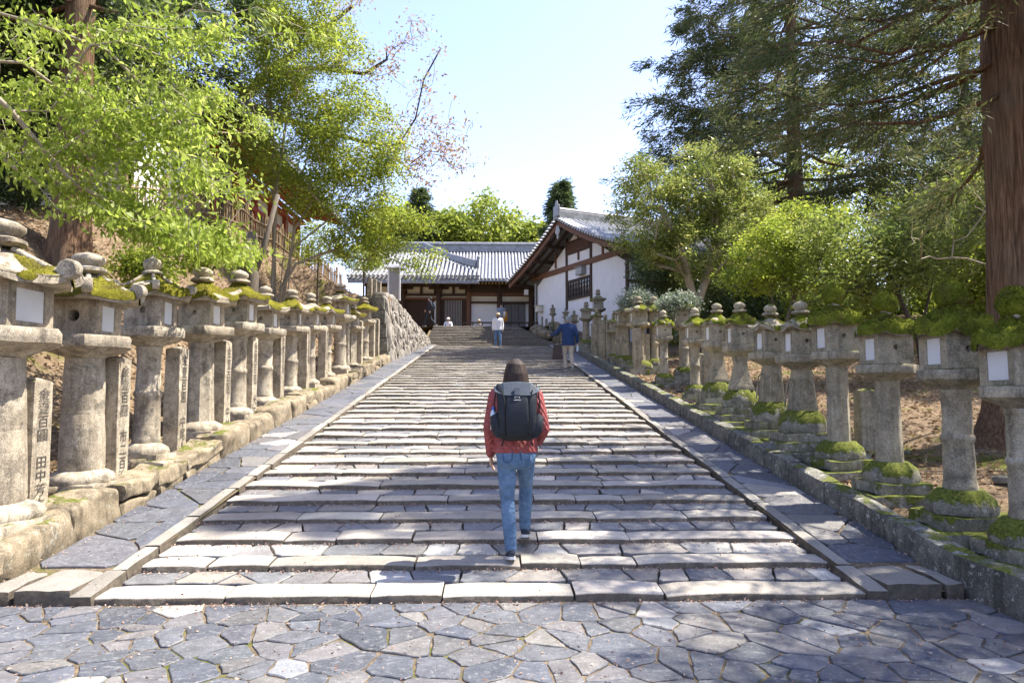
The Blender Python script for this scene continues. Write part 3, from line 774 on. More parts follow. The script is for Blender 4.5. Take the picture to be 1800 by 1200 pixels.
    if o_.get('moss', 0) > -0.4:
        tk = o_.get('mthick', 0.05) * H / 2.4; mm = M[o_.get('mmat', 'moss')]
        b = moss_cap(rr * 1.005, hr, rs, rot, up, o_['moss'], tk, rg, n=60 if not lean else 30, hang=o_.get('hang', 0.0))
        mo = b.build('moss_cap', mm, ro, smooth=180)
        if o_.get('fuzz'):
            tag(moss_fuzz(b, rg, o_['fuzz'], 0.016).build('moss_blades', mm, ro), kind='stuff')
    z += ev * 0.7 + hr * 0.86
    # finial
    fr = H * 0.052 * lerp(1, k, 0.5) * o_.get('fw', 1.0); ft = o_.get('finial', 'jewel'); b = MB()
    if ft == 'jewel': b.ploft([(fr * .9, 0), (fr * 1.25, hf * .12), (fr * 1.2, hf * .24), (fr * .75, hf * .34), (fr * .8, hf * .40), (fr * 1.02, hf * .55), (fr * 1.0, hf * .72), (fr * .72, hf * .88), (fr * .25, hf * .97), (fr * .08, hf * 1.02)], 0, n=20, rough=.012, seed=sd + 6)
    elif ft == 'pot': b.ploft([(fr * 1.1, 0), (fr * 1.2, hf * .08), (fr * .85, hf * .18), (fr * .7, hf * .25), (fr * .95, hf * .36), (fr * 1.0, hf * .6), (fr * .85, hf * .78), (fr * .3, hf * .86), (fr * .22, hf * .95), (fr * .05, hf * 1.05)], 0, n=20, rough=.008, seed=sd + 6)
    else: b.ploft([(fr * .95, 0), (fr * 1.35, hf * .12), (fr * 1.35, hf * .25), (fr * .9, hf * .36), (fr * 1.0, hf * .46), (fr * 1.25, hf * .60), (fr * 1.22, hf * .76), (fr * .9, hf * .9), (fr * .3, hf)], 0, n=20, rough=.015, seed=sd + 6)
    if o_.get('fmoss'): b = MB(); b.ploft([(fr * .8, 0), (fr * .85, hf * .2), (fr * .75, hf * .4), (fr * .95, hf * .6), (fr * .8, hf * .85), (fr * .2, hf)], 0, n=20, rough=.012, seed=sd + 6)
    fo = b.build('finial', M[ms], root, (0, 0, z), smooth=60)
    if o_.get('fmoss'):
        b = MB(); b.ell((0, 0, hf * .58), (fr * 1.42, fr * 1.42, hf * .62), 18, 12)
        b.v = [(x + .012 * nz(x, y, zz, 30), y + .012 * nz(y, x, zz, 30), zz + .02 * nz(x, y, zz, 22)) for x, y, zz in b.v]
        mo = b.build('finial_moss', M[o_.get('mmat', 'moss')], fo, smooth=180)
        b2 = MB(); b2.v = b.v; b2.f = [f_ for f_ in b.f if len(f_) == 4 and sum(b.v[i][2] for i in f_) / 4 > hf * .45]
        if o_.get('fuzz'): tag(moss_fuzz(b2, rg, o_['fuzz'] // 4, 0.016).build('moss_blades', M[o_.get('mmat', 'moss')], fo), kind='stuff')
    return root
ORD = ['first', 'second', 'third', 'fourth', 'fifth', 'sixth', 'seventh', 'eighth', 'ninth', 'tenth', 'eleventh', 'twelfth', 'thirteenth', 'fourteenth', 'fifteenth', 'sixteenth', 'seventeenth', 'eighteenth', 'nineteenth', 'twentieth', 'twenty-first', 'twenty-second', 'twenty-third', 'twenty-fourth', 'twenty-fifth', 'twenty-sixth']
# the sunlit row: shaft pixel x, base pixel y, top pixel y, options
LR = -4.18
LEFT = [
 (-20, 950, 385, dict(shaft='barrel', w=0.98, scroll=0.085, moss=0.05, mthick=.05, finial='ball', fw=1.15, petals=1, hole=.05, fuzz=1500, wx=.62, cw=.225, words='curled roof corners and a heavy finial, lowest on the low wall')),
 (140, 885, 443, dict(shaft='barrel', w=0.86, scroll=0.075, moss=0.30, mthick=.055, finial='ball', fw=1.1, thr=True, hole=.055, fuzz=2200, words='thick plain shaft and a round hole through its light box')),
 (255, 832, 448, dict(shaft='round', w=.68, scroll=0.06, moss=0.30, mthick=.05, finial='pot', fw=1.0, fuzz=1500, tiers=2, hole=.035, words='slim ringed shaft and a pale pot-shaped finial')),
 (350, 787, 470, dict(shaft='oct', w=.86, moss=0.42, mthick=.05, finial='ball', fuzz=1000, hole=.03, pw=1.05, words='wide eight-sided shaft and a moss-covered roof')),
 (412, 752, 474, dict(shaft='round', w=.76, moss=0.15, mthick=.04, finial='jewel', fw=1.2, fuzz=600, hole=.03, words='ringed round shaft and a jagged roof edge')),
 (463, 725, 502, dict(shaft='round', w=.80, moss=-0.05, mthick=.04, finial='jewel', fw=1.2, words='stout ringed shaft and a squat round finial')),
 (508, 704, 508, dict(shaft='round', w=.80, moss=0.2, mthick=.05, finial='ball', words='round shaft and yellow-green moss on its roof')),
 (542, 690, 514, dict(shaft='round', w=.75, moss=-0.15, mthick=.04, finial='ball', words='thin round shaft and a bare pale roof')),
 (571, 676, 520, dict(shaft='round', w=.82, moss=0.1, mthick=.05, finial='ball', words='round shaft and a grey lichened roof')),
 (597, 664, 498, dict(shaft='round', w=.8, moss=0.0, mthick=.04, finial='ball', fw=1.2, words='a tall finial of stacked rings')),
 (618, 653, 532, dict(shaft='square', w=.8, moss=0.2, mthick=.05, finial='ball', words='a small mossy roof among the pillars')),
 (640, 645, 522, dict(shaft='round', w=.8, moss=0.3, mthick=.06, finial='ball', words='a dark mossy roof beside the big retaining wall')),
]
for i, (px, yb, yt, o_) in enumerate(LEFT):
    p = PX(px, yb, LR); top = P(px, yt, p.y); zg = G(LR, p.y) - 0.05
    z0 = min(p.z, zg + 0.06) if i > 0 else zg
    o_['w'] *= .9; o_['pw'] = o_.get('pw', 1.0) * 1.28; o_['rw'] = 1.2; o_.update(side=1, seed=40 + i, mmat='moss_gold', lod=1 if i > 6 else 0); words = o_.pop('words')
    r_ = lantern((LR, p.y, zg), top.z - zg, o_)
    tag(r_, f'sunlit stone lantern with {words}', 'lantern', 'stone lanterns on the low wall')
    LEFT[i] = (p.y, zg, top.z - zg)
# the shaded row
RR = 4.12
f2 = (0.20, 0.395, 0.085, 0.145, 0.095, 0.10)
f3 = (0.30, 0.26, 0.10, 0.155, 0.10, 0.09)
RIGHT = [
 (1812, 960, 512, RR, dict(f=f2, shaft='round', w=.7, tiers=2, moss=.6, mthick=.075, hang=.015, fmoss=1, fuzz=5000, wx=.6, rsides=6, words='a thick overhanging moss roof, beside the cedar trunk')),
 (1692, 948, 500, RR, dict(f=f2, shaft='round', w=.72, tiers=2, moss=.75, mthick=.085, hang=.015, fmoss=1, fuzz=6000, psides=8, cw=.205, words='a ringed shaft, domed moss roof and mossy ball finial')),
 (1567, 885, 518, RR, dict(f=f2, shaft='oct', w=.72, tiers=2, moss=.6, mthick=.065, hang=.012, fmoss=1, fuzz=4500, psides=8, bmat='base_mossy', words='an eight-sided shaft on thickly mossed blocks')),
 (1478, 842, 506, RR, dict(f=f2, shaft='oct', w=.70, tiers=2, moss=.7, mthick=.075, hang=.012, fmoss=1, fuzz=4000, psides=6, words='a plain shaft, high moss cushion roof and tall mossy finial')),
 (1412, 806, 528, RR, dict(f=f3, shaft='panel', w=.85, tiers=3, moss=.0, mthick=.05, fuzz=800, psides=4, rsides=4, rrot=math.pi / 4, up=.09, pw=1.15, rw=1.12, words='an arched panel pier and half-bare mossy stone roof')),
 (1357, 770, 534, RR, dict(f=f3, shaft='panel', w=.85, tiers=3, moss=-.25, mthick=.05, psides=4, rsides=4, rrot=math.pi / 4, up=.10, pw=1.15, rw=1.12, words='an arched panel pier and a bare upswept stone roof')),
 (1303, 745, 530, RR, dict(f=f3, shaft='bell', w=.85, tiers=3, moss=.3, mthick=.05, fuzz=600, psides=4, rsides=4, rrot=math.pi / 4, up=.05, pw=1.05, rw=1.08, words='a splayed bell-shaped foot and hooped mossy roof')),
 (1262, 722, 532, RR, dict(f=f3, shaft='bell', w=.85, tiers=3, moss=.2, mthick=.05, psides=4, rsides=4, rrot=math.pi / 4, up=.05, pw=1.05, words='a bell-shaped shaft on tall stacked blocks')),
 (1222, 700, 540, RR, dict(f=f2, shaft='round', w=.62, tiers=2, moss=.25, mthick=.06, psides=6, words='a round shaft and golden moss on its roof')),
 (1204, 690, 512, 4.75, dict(f=f2, shaft='round', w=.66, tiers=2, moss=.3, mthick=.06, words='a high mossy roof, standing in the back rank')),
 (1168, 680, 545, RR, dict(f=f2, shaft='round', w=.70, tiers=2, moss=.35, mthick=.07, psides=4, words='a short round shaft on a mossy block')),
 (1150, 674, 520, 4.6, dict(f=f2, shaft='round', w=.7, tiers=2, moss=.2, mthick=.06, words='a ringed shaft and rough mossy roof in the back rank')),
 (1124, 662, 520, RR, dict(f=f2, shaft='oct', w=.95, tiers=1, moss=-.2, mthick=.05, psides=6, rw=1.1, words='a thick eight-sided shaft and wide grey roof')),
 (1098, 652, 527, RR, dict(f=f2, shaft='oct', w=.9, tiers=1, moss=-.3, mthick=.05, words='a bare grey roof under the white-leaved shrub')),
 (1080, 645, 550, RR, dict(f=f2, shaft='round', w=.7, tiers=1, moss=-.3, mthick=.05, words='a small dark roof, between thin pillars')),
 (1064, 637, 552, RR, dict(f=f2, shaft='round', w=.65, tiers=1, moss=-.3, mthick=.05, words='a thin shaft and low grey roof')),
 (1050, 628, 541, RR, dict(f=f2, shaft='round', w=.7, tiers=1, moss=-.2, mthick=.05, words='a lichen-spotted roof in front of the tall pair')),
 (1053, 615, 508, 5.0, dict(f=f2, shaft='round', w=.7, tiers=1, moss=-.3, mthick=.05, words='the tallest roof of the row, before the white gable wall')),
 (1030, 615, 530, RR, dict(f=f2, shaft='square', w=.95, tiers=1, moss=-.3, mthick=.05, rsides=4, rrot=math.pi / 4, up=.1, words='a square shaft and peaked pale roof')),
 (1010, 606, 545, 4.3, dict(f=f2, shaft='square', w=.9, tiers=1, moss=-.3, mthick=.05, rsides=4, rrot=math.pi / 4, words='a wide low roof beside the gable wall')),
 (995, 600, 541, 4.0, dict(f=f2, shaft='square', w=.8, tiers=1, moss=-.4, words='a pointed dark roof at the top of the kerb')),
 (972, 596, 535, 3.35, dict(f=f3, shaft='bell', w=.8, tiers=1, moss=-.4, rsides=4, rrot=math.pi / 4, words='a slender bell shaft by the corner of the gable wall')),
]
for i, (px, yb, yt, X, o_) in enumerate(RIGHT):
    p = PX(px, yb, X)
    zg = G(X, p.y) - 0.06 if p.y < 33.2 else lerp(ZL, ZP, sst(33.5, 40, p.y)) - 0.1
    top = P(px, yt, p.y)
    o_['w'] *= .84; o_['bw'] = 1.32; o_['pw'] = o_.get('pw', 1.0) * 1.08; o_['rw'] = o_.get('rw', 1.0) * .95; o_.update(side=-1, seed=140 + i, mat='granite_mossy', lod=1 if i > 8 else 0, hole=.028); o_.setdefault('bmat', 'base_mossy'); words = o_.pop('words')
    r_ = lantern((X, p.y, zg), top.z - zg, o_)
    tag(r_, f'shaded lantern with {words}', 'lantern', 'stone lanterns along the mossy kerb')
    RIGHT[i] = (X, p.y, zg, top.z - zg)
# ------------------------------------------------------------------ inscribed pillars
def text_mesh(body, size):
    c = bpy.data.curves.new('txt', 'FONT'); c.body = body; c.size = size; c.align_x = 'CENTER'; c.space_line = 1.0; c.resolution_u = 2
    o = bpy.data.objects.new('txt', c); COL.objects.link(o); dg = bpy.context.evaluated_depsgraph_get()
    me = bpy.data.meshes.new_from_object(o.evaluated_get(dg)); bpy.data.objects.remove(o); bpy.data.curves.remove(c); return me
def pillar(loc, wx, wy, h, side, text, mat, seed, rz=0.0, tsize=0.15):
    rg = random.Random(seed); b = MB(); n = 9; vs = []
    r_ = empty('stone_stele', loc, rz)
    me = rock((wx, wy, h), 6, 0.008, 0.12, seed, 4)
    for v in me.vertices:
        if v.co.z > h * 0.97: v.co.z -= 0.35 * (abs(v.co.x) + abs(v.co.y)) * 0.5
    mobj('shaft', me, M[mat], r_, smooth=45)
    if text:
        tm = text_mesh('\n'.join(text), tsize)
        z = [v.co.y for v in tm.vertices]
        if z:
            k = (h * 0.86) / (max(z) - min(z)); k = min(k, 1.15 * wy * 0.62 / tsize); zt = max(z)
            for v in tm.vertices: v.co = Vector((side * (wx / 2 + 0.0075), side * v.co.x * min(1.0, wy * .62 / tsize) , h * 0.93 + (v.co.y - zt) * k))
            mobj('inscription', tm, M['carve_shade'], r_)
    return r_
LS = [(58, 662, '金壹百圓 田中芳太郎'), (203, 625, '金壹百圓 市二百治'), (309, 608, '金壹百圓 中尾人'), (389, 597, '金壹百圓 中村'), (437, 590, '金壹百圓 大工'), (487, 580, '金壹百圓'), (533, 573, '金壹百圓'),
      (566, 572, '金壹百圓'), (606, 566, '金壹百圓'), (630, 563, ''), (652, 560, ''), (660, 560, '')]
for i, (px, yt, tx) in enumerate(LS):
    X = -4.08; p = PX(px, 700, X); zg = G(X, p.y) - 0.08; top = P(px, yt, p.y)
    r_ = pillar((X, p.y, zg), 0.19, 0.25, top.z - zg, 1, tx, 'granite', 300 + i)
    tag(r_, f'square stone pillar carved with characters, {ORD[i]} up the sunlit lantern row' if tx else f'plain square stone pillar, {ORD[i]} up the sunlit lantern row', 'pillar', 'inscribed pillars between the lanterns')
for i, (px, yt, D) in enumerate(((649, 488, 24.9), (657, 490, 25.5), (665, 494, 26.2))):
    a = P(px, 572, D); top = P(px, yt, D); zg = G(a.x, D) - .4
    tag(pillar((a.x, D, zg), 0.17, 0.2, top.z - zg, 1, '', 'granite', 330 + i), f'tall plain grey stone post on the bank above the retaining wall, {ORD[i]} of three', 'post', 'tall stone posts')
RS = [(1518, 682, 5.0), (1245, 600, 4.9), (1228, 620, 4.6), (1135, 585, 4.35), (1120, 575, 4.0), (1090, 565, 4.0), (1072, 562, 4.0), (1058, 562, 3.95), (1045, 570, 3.9), (979, 565, 3.5), (962, 560, 3.2), (955, 556, 3.0), (948, 553, 2.8)]
for i, (px, yt, X) in enumerate(RS):
    p = PX(px, 640, X); zg = (G(X, p.y) if p.y < 33 else lerp(ZL, ZP, sst(33.5, 40, p.y))) - 0.1; top = P(px, yt, p.y)
    tag(pillar((X, p.y, zg), 0.22, 0.22, max(0.6, top.z - zg), -1, '', 'granite_mossy', 350 + i), f'plain weathered stone pillar, {ORD[i]} up the shaded lantern row', 'pillar', 'plain pillars in the shaded row')
# ------------------------------------------------------------------ the high retaining wall on the left
def big_wall():
    a = Vector((XL_WALL - 0.02, 24.5)); b = Vector((-3.2, 34.3)); d = (b - a); L = d.length; d.normalize(); nrm = Vector((d.y, -d.x))
    root = empty('high_retaining_wall', (a.x, a.y, S(a.y)), label='high battered wall of rough pale stones beside the upper stairs', cat='wall')
    def bot(u): return S(a.y + u * d.y) - 0.15
    def top(u): return lerp(4.95, 5.0, u / 1.2) if u < 1.2 else lerp(5.0, 3.95, ((u - 1.2) / (L - 1.2)))
    def pt(u, z, o): 
        off = 0.10 * (z - bot(u)) - o
        return Vector((a.x + d.x * u - nrm.x * off, a.y + d.y * u - nrm.y * off, z)) - root.location
    core = MB(); us = [L * i / 14 for i in range(15)]
    vs = []
    for u in us:
        for (z, o) in ((bot(u) - .3, -0.07), (top(u) - .05, -0.07)): vs.append(pt(u, z, o))
        for z in (top(u) - .05, bot(u) - .3): vs.append(pt(u, z, -1.0))
    fs = []
    for i in range(14):
        for j in range(4): fs.append((i * 4 + j, (i + 1) * 4 + j, (i + 1) * 4 + (j + 1) % 4, i * 4 + (j + 1) % 4))
    fs.append((0, 1, 2, 3)); fs.append((59, 58, 57, 56)); core.add(vs, fs); core.build('wall_core', M['joint'], root)
    rg = random.Random(71); cells = voronoi(sites_grid(0, L, 0, 1, 0.42, 0.16, rg, jit=.4, drop=.1), 0, L, 0, 1, 0)
    for c in cells:
        if abs(area(c)) < 0.005: continue
        q = [(u, v * 2.4) for u, v in c]; pr = piece_rings(q, 0.014, rg, .15)
        if pr is None: continue
        cx, cy, res = pr; n = len(res); b_ = MB(); vs = []; pr_ = rg.uniform(0.0, 0.05)
        org = None
        for (k, o) in ((1.0, -0.12), (1.0, -0.01 + pr_ * .5), (0.72, 0.045 + pr_)):
            for (u, v) in res:
                uu, vv = cx + (u - cx) * k, (cy + (v - cy) * k) / 2.4
                z = lerp(bot(uu), top(uu), vv); vs.append(pt(uu, z, o + (rg.uniform(-.02, .02) if k < 1 else 0)))
        zc = lerp(bot(cx), top(cx), cy / 2.4); vs.append(pt(cx, zc, 0.06 + pr_)); org = pt(cx, zc, 0)
        fs = [(j * n + i, j * n + (i + 1) % n, (j + 1) * n + (i + 1) % n, (j + 1) * n + i) for j in range(2) for i in range(n)] + [(2 * n + i, 2 * n + (i + 1) % n, 3 * n) for i in range(n)]
        b_.add([p - org for p in vs], fs); b_.build('wall_stone', M['big_wall'], root, org, smooth=40)
    # the end facing down the stairs: dark squared blocks
    for r_ in range(5):
        x = -0.05; z = S(a.y) - .1 + r_ * .5
        while x > -1.0:
            w_ = rg.uniform(.38, .6); me = rock((w_ - .015, .35, .49), 4, .025, .2, rg.uniform(0, 99), 3)
            mobj('end_block', me, M['kerb_rock'], root, (x - w_ / 2 - 0.10 * (z - S(a.y)), 0.06, z - root.location.z), smooth=45); x -= w_
    # coping boulders
    u = 0.1
    while u < L - .3:
        w_ = rg.uniform(.5, .9); me = rock((w_, .5, .22), 4, .04, .5, rg.uniform(0, 99), 3); p = pt(u + w_ / 2, top(u + w_ / 2) - .12, -.2)
        mobj('coping_stone', me, M['big_wall'], root, p, (0, math.atan((top(u) - top(u + .1)) / .1) , math.atan2(d.y, d.x)), smooth=50); u += w_
big_wall()
# ------------------------------------------------------------------ materials of the buildings
M['plaster'] = mat_plain('white_plaster', (0.72, 0.72, 0.71), 0.9, 0.05, 2, bump=.05)
M['cream'] = mat_plain('cream_plaster', (0.62, 0.58, 0.47), 0.9, 0.05, 2, bump=.05)
def mat_wood(name, a, b, scale=6):
    t = NT(name); v = t.coords(); mp = t.n('ShaderNodeMapping'); mp.inputs['Scale'].default_value = (8, 8, 1.2); t.l(v, mp.inputs[0])
    f = t.noise(mp.outputs[0], scale, 5, .65); t.base(t.ramp(f, [(.3, a), (.7, b)])); t.set(.75, .25); t.bump(f, .3, .01); return t.m
M['wood'] = mat_wood('dark_timber', (0.035, 0.022, 0.016), (0.085, 0.052, 0.036))
M['wood_red'] = mat_wood('brown_timber', (0.10, 0.05, 0.03), (0.20, 0.10, 0.06))
M['vermilion'] = mat_wood('vermilion_paint', (0.22, 0.045, 0.022), (0.36, 0.08, 0.035))
M['rafter_tip'] = mat_plain('ochre_paint', (0.55, 0.36, 0.08), .7, .2, 5, bump=0)
M['tile'] = mat_plain('grey_roof_tile', (0.27, 0.275, 0.28), .5, .35, 3.0, spec=.5, bump=.1)
M['tile_dark'] = mat_plain('dark_roof_tile', (0.21, 0.215, 0.22), .5, .3, 4, spec=.5, bump=.1)
M['glass'] = mat_plain('window_glass', (0.05, 0.06, 0.06), .08, .2, 2, spec=.8, bump=0)
M['lamp_grey'] = mat_plain('grey_casing', (0.30, 0.30, 0.29), .5, .1, 4, bump=0)
M['white_paint'] = mat_plain('white_paint', (0.75, 0.75, 0.73), .6, .05, 4, bump=0)
M['bamboo'] = mat_wood('weathered_bamboo', (0.16, 0.11, 0.06), (0.34, 0.25, 0.14))
def tile_rows(mb, e0, e1, r0, r1, n, rad, sag=0.0, ns=6, clipf=None, extra=0.0, caps=True):
    """rows of round cover tiles between an eave line e0-e1 and a ridge line r0-r1"""
    e0, e1, r0, r1 = map(Vector, (e0, e1, r0, r1))
    for i in range(n + 1):
        t = i / n; a = e0.lerp(e1, t); b = r0.lerp(r1, t); pts = []
        for j in range(ns + 1):
            s_ = j / ns; p = a.lerp(b, s_); p.z -= sag * 4 * s_ * (1 - s_); p.z += extra
            if clipf is None or clipf(p): pts.append(p)
        if len(pts) > 1: mb.tube(pts, rad, n=7)
def sheet(mb, e0, e1, r0, r1, sag, th, ns=6, dz=0.0):
    e0, e1, r0, r1 = map(Vector, (e0, e1, r0, r1)); vs = []
    for j in range(ns + 1):
        s_ = j / ns
        for (a, b) in ((e0, r0), (e1, r1)):
            p = a.lerp(b, s_); p.z += dz - sag * 4 * s_ * (1 - s_); vs.append(p); vs.append(p - Vector((0, 0, th)))
    fs = []
    for j in range(ns):
        b = j * 4; fs += [(b, b + 2, b + 6, b + 4), (b + 1, b + 5, b + 7, b + 3), (b, b + 4, b + 5, b + 1), (b + 2, b + 3, b + 7, b + 6)]
    fs += [(0, 1, 3, 2), (ns * 4, ns * 4 + 2, ns * 4 + 3, ns * 4 + 1)]; mb.add(vs, fs)
# ------------------------------------------------------------------ the temple hall at the head of the stairs
def temple():
    Yw = 46.0; root = empty('temple_hall', (-2, Yw, ZP), label='long dark timber temple hall with white panels and grey tiled roof', cat='temple')
    ox, oy, oz = root.location
    def X(px): return P(px, 560, Yw).x
    def Z(py, px=840): return P(px, py, Yw).z
    def part(name, x0, x1, z0, z1, m, y0=0.0, dep=0.16, par=None, bev=0.01):
        b = MB(); b.box(((x0 + x1) / 2 - (ox if par is None else ox), y0, (z0 + z1) / 2 - oz), (x1 - x0, dep, z1 - z0)); o = b.build(name, M[m], par or root, bevel=bev); return o
    xl, xr = X(640), X(1000); zb = ZP - .1
    part('plinth', xl - .6, xr, zb, ZP + .32, 'kerb_rock', .35, 1.6)
    # back wall body
    part('body', xl, xr, zb, Z(494), 'wood', 2.2, 3.9)
    zt = Z(497)
    # white and cream panels
    for i, (a, b, c, d, m) in enumerate(((827, 875, 533, 580, 'plaster'), (827, 875, 520, 530, 'cream'), (881, 931, 520, 530, 'cream'), (924, 929, 533, 580, 'plaster'), (880, 884, 533, 545, 'plaster'), (763, 768, 528, 578, 'plaster'),
            (715, 738, 504, 516, 'cream'), (742, 762, 504, 516, 'cream'), (775, 795, 504, 516, 'cream'), (799, 817, 504, 516, 'cream'), (705, 768, 520, 523, 'cream'), (776, 822, 520, 523, 'cream'), (660, 706, 504, 516, 'cream'))):
        part('plaster_panel', X(a), X(b), Z(d), Z(c), m, .18, .1, bev=0)
    # round pillars
    for px, m in ((708, 'wood'), (771, 'wood'), (824, 'wood_red'), (878, 'wood'), (934, 'wood'), (650, 'wood'), (985, 'wood')):
        b = MB(); b.ploft([(0.17, 0), (0.175, .1), (0.17, zt - oz - .2), (.16, zt - oz)], 0, n=14); b.build('pillar', M[m], root, (X(px) - ox, 0, 0), smooth=60)
    # beams
    for (a, b, c, d, m) in ((700, 826, 516.5, 519.5, 'wood'), (700, 826, 523.5, 527, 'wood_red'), (826, 990, 530, 533, 'wood'), (826, 990, 515, 519, 'wood_red'), (640, 990, 497, 503.5, 'wood'), (826, 990, 503, 515.2, 'wood')):
        part('beam', X(a), X(b), Z(d), Z(c), m, .02, .22)
    # struts between the upper panels, and bracket sets on the pillars
    for px in (740, 797, 690):
        part('strut', X(px) - .09, X(px) + .09, Z(517), Z(503), 'wood', .06, .16)
    for px in (708, 771, 824, 878, 934):
        b = MB(); zc = Z(508)
        b.box((0, 0, zc - oz - .12), (.42, .42, .2), taper=1.3)
        b.box((0, -.05, zc - oz + .06), (1.35, .2, .18)); b.box((0, -.35, zc - oz + .06), (.2, .9, .18))
        for s_ in (-.58, 0, .58): b.box((s_, -.05, zc - oz + .23), (.26, .26, .17), taper=1.25)
        b.box((0, -.72, zc - oz + .23), (.26, .26, .17), taper=1.25)
        b.build('bracket_set', M['wood'], root, (X(px) - ox, 0, 0), bevel=.012)
    # doors: plank leaf, lattice leaf, double door on the right
    for (a, b) in ((736, 762), (768, 780.5), (812.5, 820)):
        d = part('door_leaf', X(a), X(b), ZP + .3, Z(527), 'wood', .10, .07); x = X(a) + .05
        while x < X(b) - .05:
            part('batten', x, x + .035, ZP + .34, Z(528.5), 'wood', -.005 + .055, .03, par=d, bev=0); x += .16
    lat = part('lattice_door', X(781), X(812), ZP + .3, Z(527.5), 'plaster', .12, .04)
    for i in range(12): x = lerp(X(781), X(812), i / 11); part('lattice_bar', x - .02, x + .02, ZP + .3, Z(527.5), 'wood', .065, .05, par=lat, bev=0)
    for i in range(18): z = lerp(ZP + .3, Z(527.5), i / 17); part('lattice_bar', X(781), X(812), z - .02, z + .02, 'wood', .07, .05, par=lat, bev=0)
    for (a, b) in ((886, 898.5), (899, 911.5), (912, 924)):
        d = part('sliding_door', X(a), X(b), ZP + .3, Z(533), 'wood', .10, .06); n = 9
        for i in range(n): x = lerp(X(a) + .03, X(b) - .03, i / (n - 1)); part('batten', x - .012, x + .012, ZP + .35, Z(534), 'tile_dark', .06, .025, par=d, bev=0)
    # eaves: rafters with ochre tips
    ze = 8.62; ye = -1.55; sl = 0.42
    for i in range(60):
        x = lerp(X(655), X(990), i / 59) - ox
        r_ = MB(); r_.beam((x, ye + .12, ze - oz - .10), (x, .3, ze - oz - .10 + sl * 1.5), .09, .11); ro = r_.build('rafter', M['wood'], root)
        t_ = MB(); t_.box((x, ye + .115, ze - oz - .10), (.085, .012, .10)); t_.build('rafter_tip', M['rafter_tip'], ro)
    part('eave_board', X(650), X(995), ze - .03, ze + .05, 'wood', ye + .02, .08)
    # roof
    xl, xr = X(620) - ox, X(1010) - ox; E = oy; yr = 5.2; zr = 11.95 - oz; z_e = ze + .07 - oz
    rf = MB(); sheet(rf, (xl, ye - .12, z_e), (xr, ye - .12, z_e), (xl, yr, zr), (xr, yr, zr), .32, .10); ro = rf.build('roof', M['tile_dark'], root)
    rb = MB(); sheet(rb, (xr, yr * 2 + 1.6, z_e), (xl, yr * 2 + 1.6, z_e), (xr, yr, zr), (xl, yr, zr), .32, .1); rb.build('roof_back', M['tile'], root)
    tr = MB(); n = 62; tile_rows(tr, (xl, ye - .16, z_e + .05), (xr, ye - .16, z_e + .05), (xl, yr, zr + .05), (xr, yr, zr + .05), n, .085, .32, ns=10)
    tag(tr.build('tile_rows', M['tile'], ro, smooth=60), kind='stuff')
    # the ridge: stacked courses
    rd = MB(); rd.box(((xl + xr) / 2, yr, zr + .22), (xr - xl, .5, .5)); rd.box(((xl + xr) / 2, yr, zr + .52), (xr - xl + .1, .62, .09)); rd.tube([(xl, yr, zr + .60), (xr, yr, zr + .60)], .14, 10); rd.build('ridge', M['tile_dark'], ro, bevel=.02)
    # the hip roof of the main hall overlapping on the left, edged by a descending ridge
    def on(px, py):
        # intersect the pixel ray with the roof plane (world)
        d_ = ray(px, py); A = Vector((0, oy + ye, z_e + oz + .2)); n_ = Vector((0, -(zr - z_e), (yr - ye))).normalized()
        t = (A - Vector((0, 0, CAM_H))).dot(n_) / d_.dot(n_); return Vector((0, 0, CAM_H)) + d_ * t - root.location
    h0, h1 = on(745, 440), on(838, 473)
    sl_ = (zr - z_e) / (yr - ye)
    f = (h1 - h0); lim = lambda p: (p.y - h0.y) <= (p.x - h0.x) * f.y / f.x + .05
    t2 = MB(); n2 = 30; e0, e1 = Vector((xl, ye - .3, z_e + .22)), Vector((h1.x + .15, ye - .3, z_e + .22)); up_ = Vector((0, 5.0, 5.0 * sl_))
    tile_rows(t2, e0, e1, e0 + up_, e1 + up_, n2, .095, .20, ns=16, clipf=lim); o2 = t2.build('lower_tile_rows', M['tile'], ro, smooth=60); tag(o2, kind='stuff')
    s2 = MB(); ztop = lambda y: z_e + .14 + sl_ * (y - ye)
    pts = [(xl, ye - .25), (h1.x + .2, ye - .25), (h1.x + .1, h1.y), (h0.x, h0.y), (xl, h0.y)]
    s2.add([(x, y, ztop(y) - .1) for x, y in pts] + [(x, y, ztop(y) - .28) for x, y in pts], [(0, 1, 2, 3, 4), (9, 8, 7, 6, 5)] + [(i, i + 5, (i + 1) % 5 + 5, (i + 1) % 5) for i in range(5)]); s2.build('lower_roof', M['tile_dark'], ro)
    k = MB(); a_ = h0 + Vector((0, 0, .22)); b_ = h1 + Vector((0, 0, .18)); mid = a_.lerp(b_, .55) - Vector((0, 0, .12))
    for dz, r in ((0, .17), (.18, .13), (.30, .10)): k.tube([a_ + Vector((0, 0, dz)), mid + Vector((0, 0, dz)), b_ + Vector((0, 0, dz + .04))], r, 8)
    k.box(b_ + Vector((.08, -.02, .22)), (.16, .34, .62)); k.ell(b_ + Vector((.12, -.05, .62)), (.12, .16, .14)); k.build('descending_ridge', M['tile_dark'], ro, smooth=50)
    # lantern fixture hung under the eave
    b = MB(); c = P(925, 514, 45.2) - root.location; b.box(c, (.28, .28, .35)); b.tube([c + Vector((0, 0, .15)), c + Vector((0, 0, .7))], .012, 5); b.build('hanging_lamp', M['white_paint'], root, bevel=.02)
temple()
